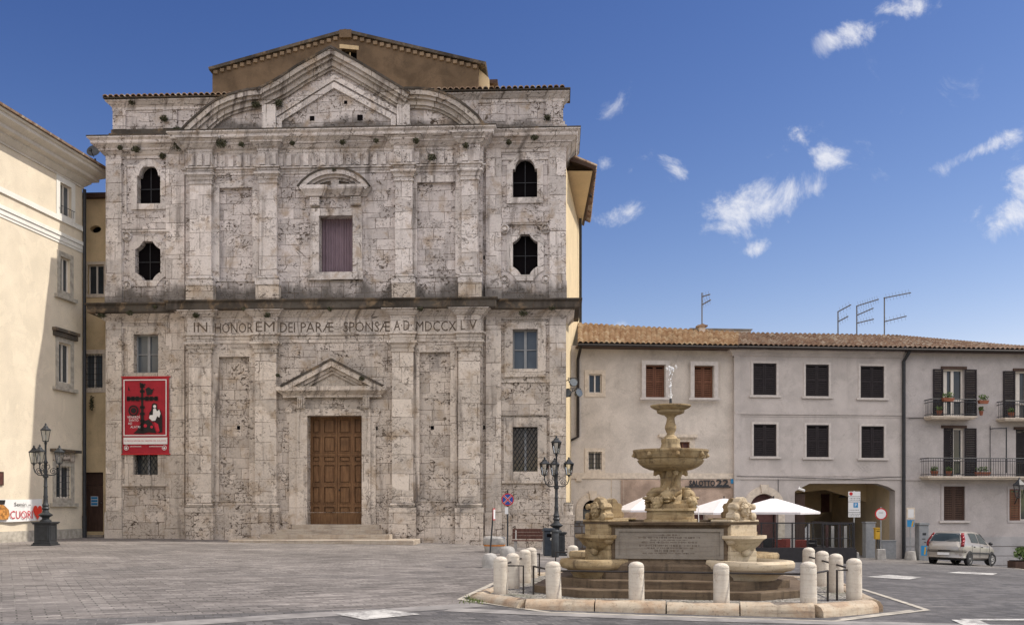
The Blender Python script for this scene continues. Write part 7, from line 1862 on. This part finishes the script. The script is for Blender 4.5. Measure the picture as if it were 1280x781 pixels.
wd += [(302,181,-.95,.15,'top cornice above the second pilaster'),(365,179,-.95,.13,'top cornice left of the gable middle'),(428,178,-.95,.15,'top cornice under the gable middle'),(470,176,-.95,.12,'top cornice right of the gable middle'),(520,176,-1.0,.16,'top cornice above the third pilaster'),
       (258,143,-.75,.16,'left curve of the gable, halfway up'),(289,124,-.75,.14,'left curve of the gable near its top'),(380,85,-.75,.14,'left slope of the gable near the apex'),(455,86,-.75,.15,'right slope of the gable near the apex'),(490,107,-.75,.16,'right slope of the gable lower down'),(571,130,-.75,.17,'right curve of the gable, halfway down'),
       (347,457+12,-.95,.10,'left slope of the door pediment') ,(452,473,-.95,.13,'right slope of the door pediment'),(418,213,-.85,.12,'hood of the central window'),(668,172,-.5,.17,'top cornice near its right end'),(195,384,-.6,.13,'middle cornice above the left casement window'),(412,386,-1.05,.12,'middle cornice above the door'),(525,386,-1.05,.14,'middle cornice right of the centre'),(690,385,-.6,.15,'middle cornice at its right corner')]
for px, py, y, r, lab in wd:
    u_, z_ = U(px,y), Z(px,py,y)
    t = thing('weed_tuft', 'dark weed tuft on the church, ' + lab, 'weed', (*C.world(u_,y), z_), C.a, 'weeds on the church front')
    mb = MB(); leaves(mb,(0,0,0),(r,.14,r*.75),int(260*r/.2),.05,rv,.5); mb.build('leaves', M['weed'], t, fixn=False)
    mb = MB(); mb.tube([(0,.25,-.05),(0,0,0)],[.02,.008],4); mb.build('stem', M['brown_wood'], t)
p = at(114.5, 498, 44.7); t = thing('weed_tuft', 'dark weed hanging below the grilled window of the ochre house', 'weed', p, 0); mb = MB(); leaves(mb,(0,0,-.2),(.10,.12,.35),200,.06,rv,-.5); mb.build('leaves', M['weed'], t, fixn=False)
mb = MB(); mb.tube([(0,.25,.1),(0,0,0)],[.02,.008],4); mb.build('stem', M['brown_wood'], t)

# ------------------------------------------------------------------ parked car
def make_car(px, Y, heading):
    o = on_ground(px, Y)
    e = .6; sl = (zg(o[0]+e,o[1]) - zg(o[0]-e,o[1]))/(2*e)
    t = thing('parked_car', 'small silver hatchback parked before the right hand house, seen from behind', 'car', (o[0],o[1],o[2]))
    # local +x forward; tilt with the ground
    fwd = Vector((math.sin(heading), math.cos(heading), 0)); dz = (zg(o[0]+fwd.x,o[1]+fwd.y)-zg(o[0]-fwd.x,o[1]-fwd.y))/2
    t.rotation_euler = (0, -math.atan(dz), math.pi/2 - heading)
    # x from centre (rear negative); zb, sill, belt, roof, w (belt half width), wr (roof half width)
    Sx = [(-1.90,.46,.60,.74,.80,.62,.50),(-1.86,.34,.55,.84,.93,.72,.58),(-1.74,.28,.50,.93,1.10,.79,.60),(-1.60,.26,.46,.95,1.33,.815,.57),(-1.46,.26,.45,.955,1.42,.825,.565),(-1.2,.26,.44,.95,1.465,.83,.57),
          (-.6,.26,.43,.94,1.485,.83,.575),(0,.26,.43,.925,1.475,.83,.575),(.42,.26,.43,.91,1.43,.83,.57),(.70,.26,.43,.90,1.31,.83,.585),(.98,.26,.44,.89,1.12,.825,.62),(1.16,.26,.44,.88,.98,.82,.66),(1.45,.26,.45,.83,.90,.80,.62),(1.72,.28,.48,.72,.78,.74,.52),(1.86,.34,.5,.62,.66,.64,.42),(1.92,.42,.52,.58,.60,.52,.32)]
    mb = MB(); rings = []
    for (x,zb,zs,zl,zr_,w,wr) in Sx:
        h = [(0,zb),(w*.86,zb),(w*.97,zb+.07),(w,zs+.10),(w*1.005,(zs+zl)/2+.08),(w*.985,zl-.03),(w*.955,zl),(wr+(w*.955-wr)*.35,zl+(zr_-zl)*.65),(wr,zr_-.05*(1 if zr_-zl > .2 else .3)),(wr*.86,zr_),(0,zr_+.015)]
        ring = [mb.bm.verts.new((x,-a,b)) for a,b in h] + [mb.bm.verts.new((x,a,b)) for a,b in h[-2:0:-1]]
        rings.append(ring)
    n = len(rings[0])
    for A, Bq in zip(rings, rings[1:]):
        for k in range(n): mb.bm.faces.new((A[k],A[(k+1)%n],Bq[(k+1)%n],Bq[k]))
    mb.bm.faces.new(rings[0]); mb.bm.faces.new(rings[-1][::-1])
    body = mb.build('body', M['car_paint'], t, True)
    def at_sec(x):
        for a, b in zip(Sx, Sx[1:]):
            if a[0] <= x <= b[0]:
                k = (x-a[0])/(b[0]-a[0]); return [p+(q-p)*k for p, q in zip(a, b)]
        return list(Sx[-1])
    def side(x, f, s, out=.012):
        """point on the glasshouse side, f 0 belt .. 1 roof edge"""
        _,zb,zs,zl,zr_,w,wr = at_sec(x); 
        p0, p1, p2 = Vector((w*.955,zl)), Vector((wr+(w*.955-wr)*.35, zl+(zr_-zl)*.65)), Vector((wr,zr_-.05))
        q = p0+(p1-p0)*(f/.65) if f < .65 else p1+(p2-p1)*((f-.65)/.35)
        return (x, s*(q.x+out), q.y+.004)
    def side_win(name, x0, x1, s, f0=.10, f1=.92, slant0=0, slant1=0):
        mb = MB(); N, Mn = 6, 4
        g = [[mb.bm.verts.new(side(x0+slant0*j/Mn + (x1+slant1*j/Mn-x0-slant0*j/Mn)*i/N, f0+(f1-f0)*j/Mn, s)) for i in range(N+1)] for j in range(Mn+1)]
        for j in range(Mn):
            for i in range(N): mb.bm.faces.new((g[j][i],g[j][i+1],g[j+1][i+1],g[j+1][i]))
        mb.build(name, M['car_glass'], t, True)
    for s in (-1,1):
        side_win('side_window', -.93, -.16, s, slant0=-.02, slant1=-.02); side_win('side_window', -.06, .86, s, slant0=.0, slant1=-.38)
        side_win('quarter_window', -1.28, -1.03, s, .14, .80, .02, .0) if False else None
        # side rubbing strip, door seams, handles
        mb = MB(); mb.box(-1.12,1.02,s*.838-.012,s*.838+.012,.50,.575); mb.build('side_strip', M['car_trim'], t)
        for x in (-.11,-.98,.95): mb = MB(); mb.box(x-.006,x+.006,s*.836-.004,s*.836+.004,.36,.90); mb.build('door_seam', M['car_trim'], t)
        for x in (-.74,.10): mb = MB(); mb.box(x-.07,x+.07,s*.842-.015,s*.842+.015,.79,.83); mb.build('door_handle', M['car_trim'], t, bevel=.008)
        mb = MB(); mb.blob((.80,s*.93,.98),(.08,.10,.075),2); mb.build('wing_mirror', M['car_trim'], t, True)
        # tail light: tall strip up the rear pillar
        mb = MB(); pts=[]
        for (x,z,y) in ((-1.835,.80,.755),(-1.815,.95,.765),(-1.70,1.10,.745),(-1.60,1.28,.66),(-1.50,1.39,.615)): pts.append((x,y,z))
        for (a,b) in zip(pts,pts[1:]):
            mb.face([(a[0]-.035,s*(a[1]-.07),a[2]),(a[0]+.05,s*(a[1]+.05),a[2]),(b[0]+.05,s*(b[1]+.05),b[2]),(b[0]-.035,s*(b[1]-.045),b[2])])
        o_ = mb.build('tail_light', M['tail'], t, True); so = o_.modifiers.new('thick','SOLIDIFY'); so.thickness = .03; so.offset = 0
        mb = MB(); mb.blob((1.80,s*.50,.66),(.08,.14,.07),2); mb.build('headlight', M['glass_blue'], t, True)
    # rear window, plate, bumper
    mb = MB(); rw_ = [(-1.765,1.02,.62),(-1.69,1.16,.575),(-1.60,1.30,.53),(-1.525,1.375,.50)]
    g = [[mb.bm.verts.new((x-.046+.026*(abs(k)/4)**2, hw_*k/4*1.04, z)) for k in range(-4,5)] for x,z,hw_ in rw_]
    for A, Bq in zip(g,g[1:]):
        for k in range(8): mb.bm.faces.new((A[k],A[k+1],Bq[k+1],Bq[k]))
    o_ = mb.build('rear_window', M['car_glass'], t, True)
    mb = MB(); ws = [(1.13,1.0,.64),(.95,1.145,.60),(.72,1.30,.555),(.5,1.405,.535)]
    g = [[mb.bm.verts.new((x+.025-.03*(abs(k)/4)**2, hw_*k/4, z+.02)) for k in range(-4,5)] for x,z,hw_ in ws]
    for A, Bq in zip(g,g[1:]):
        for k in range(8): mb.bm.faces.new((A[k],A[k+1],Bq[k+1],Bq[k]))
    mb.build('windscreen', M['car_glass'], t, True)
    mb = MB(); P = [(-1.60,-.835),(-1.80,-.80),(-1.915,-.62),(-1.945,0),(-1.915,.62),(-1.80,.80),(-1.60,.835)]
    mb.sweep([(x,y) for x,y in P], [(-.05,.32),(.012,.32),(.025,.40),(.02,.56),(-.05,.60)], cap=False); mb.build('rear_bumper', M['car_paint'], t, True)
    mb = MB(); mb.sweep([(x,y) for x,y in P], [(.0,.56),(.032,.56),(.032,.63),(-.03,.64)], cap=False); mb.build('bumper_strip', M['car_trim'], t, True)
    mb = MB(); mb.box(-1.965,-1.95,-.26,.26,.42,.53); mb.build('number_plate', M['sign_white'], t)
    mb = MB(); mb.blob((-1.845,0,.90),(.02,.05,.045),2); mb.tube([(-1.80,0,1.03),(-1.85,-.20,1.07),(-1.84,-.5,1.09)],.012,5); mb.build('boot_badge', M['galv'], t, True)
    mb = MB(); mb.box(-1.7,1.75,-.7,.7,.20,.30); mb.build('underbody', M['car_trim'], t)
    Mx = Matrix.Rotation(R(90),4,'X')
    for x in (-1.20,1.22):
        for s in (-1,1):
            mb = MB(); mb.lathe([(.335,0),(.335,.012),(.0,.012)],(x,s*.826+.006,.30),28,M=Mx); mb.build('wheel_arch', M['car_trim'], t)
            st = R(22) if x > 0 else 0
            Ms = Matrix.Rotation(-st,4,'Z') @ Mx
            mb = MB(); mb.lathe([(.19,-.09),(.27,-.095),(.29,-.06),(.29,.06),(.27,.095),(.19,.09)],(x,s*.76,.29),28,M=Ms,cap=False); w_ = mb.build('wheel', M['rubber'], t, True)
            mb = MB(); off = .085 if s < 0 else -.085
            mb.lathe([(.195,off),(.185,off*.7),(.05,off*.75),(.03,off*.95),(0,off*.95)],(x,s*.76,.29),24,M=Ms,cap=False); mb.build('rim', M['rim_paint'], w_, True)
            mb = MB()
            for k in range(8):
                a_ = math.pi/4*k; c = Vector((x,s*.76,.29)) + Ms @ Vector((.125*math.cos(a_),.125*math.sin(a_),off*.78)); mb.blob(c,(.028,.02,.028),1)
            mb.build('rim_holes', M['car_trim'], w_)
    return t
make_car(1202, 43.2, R(47))
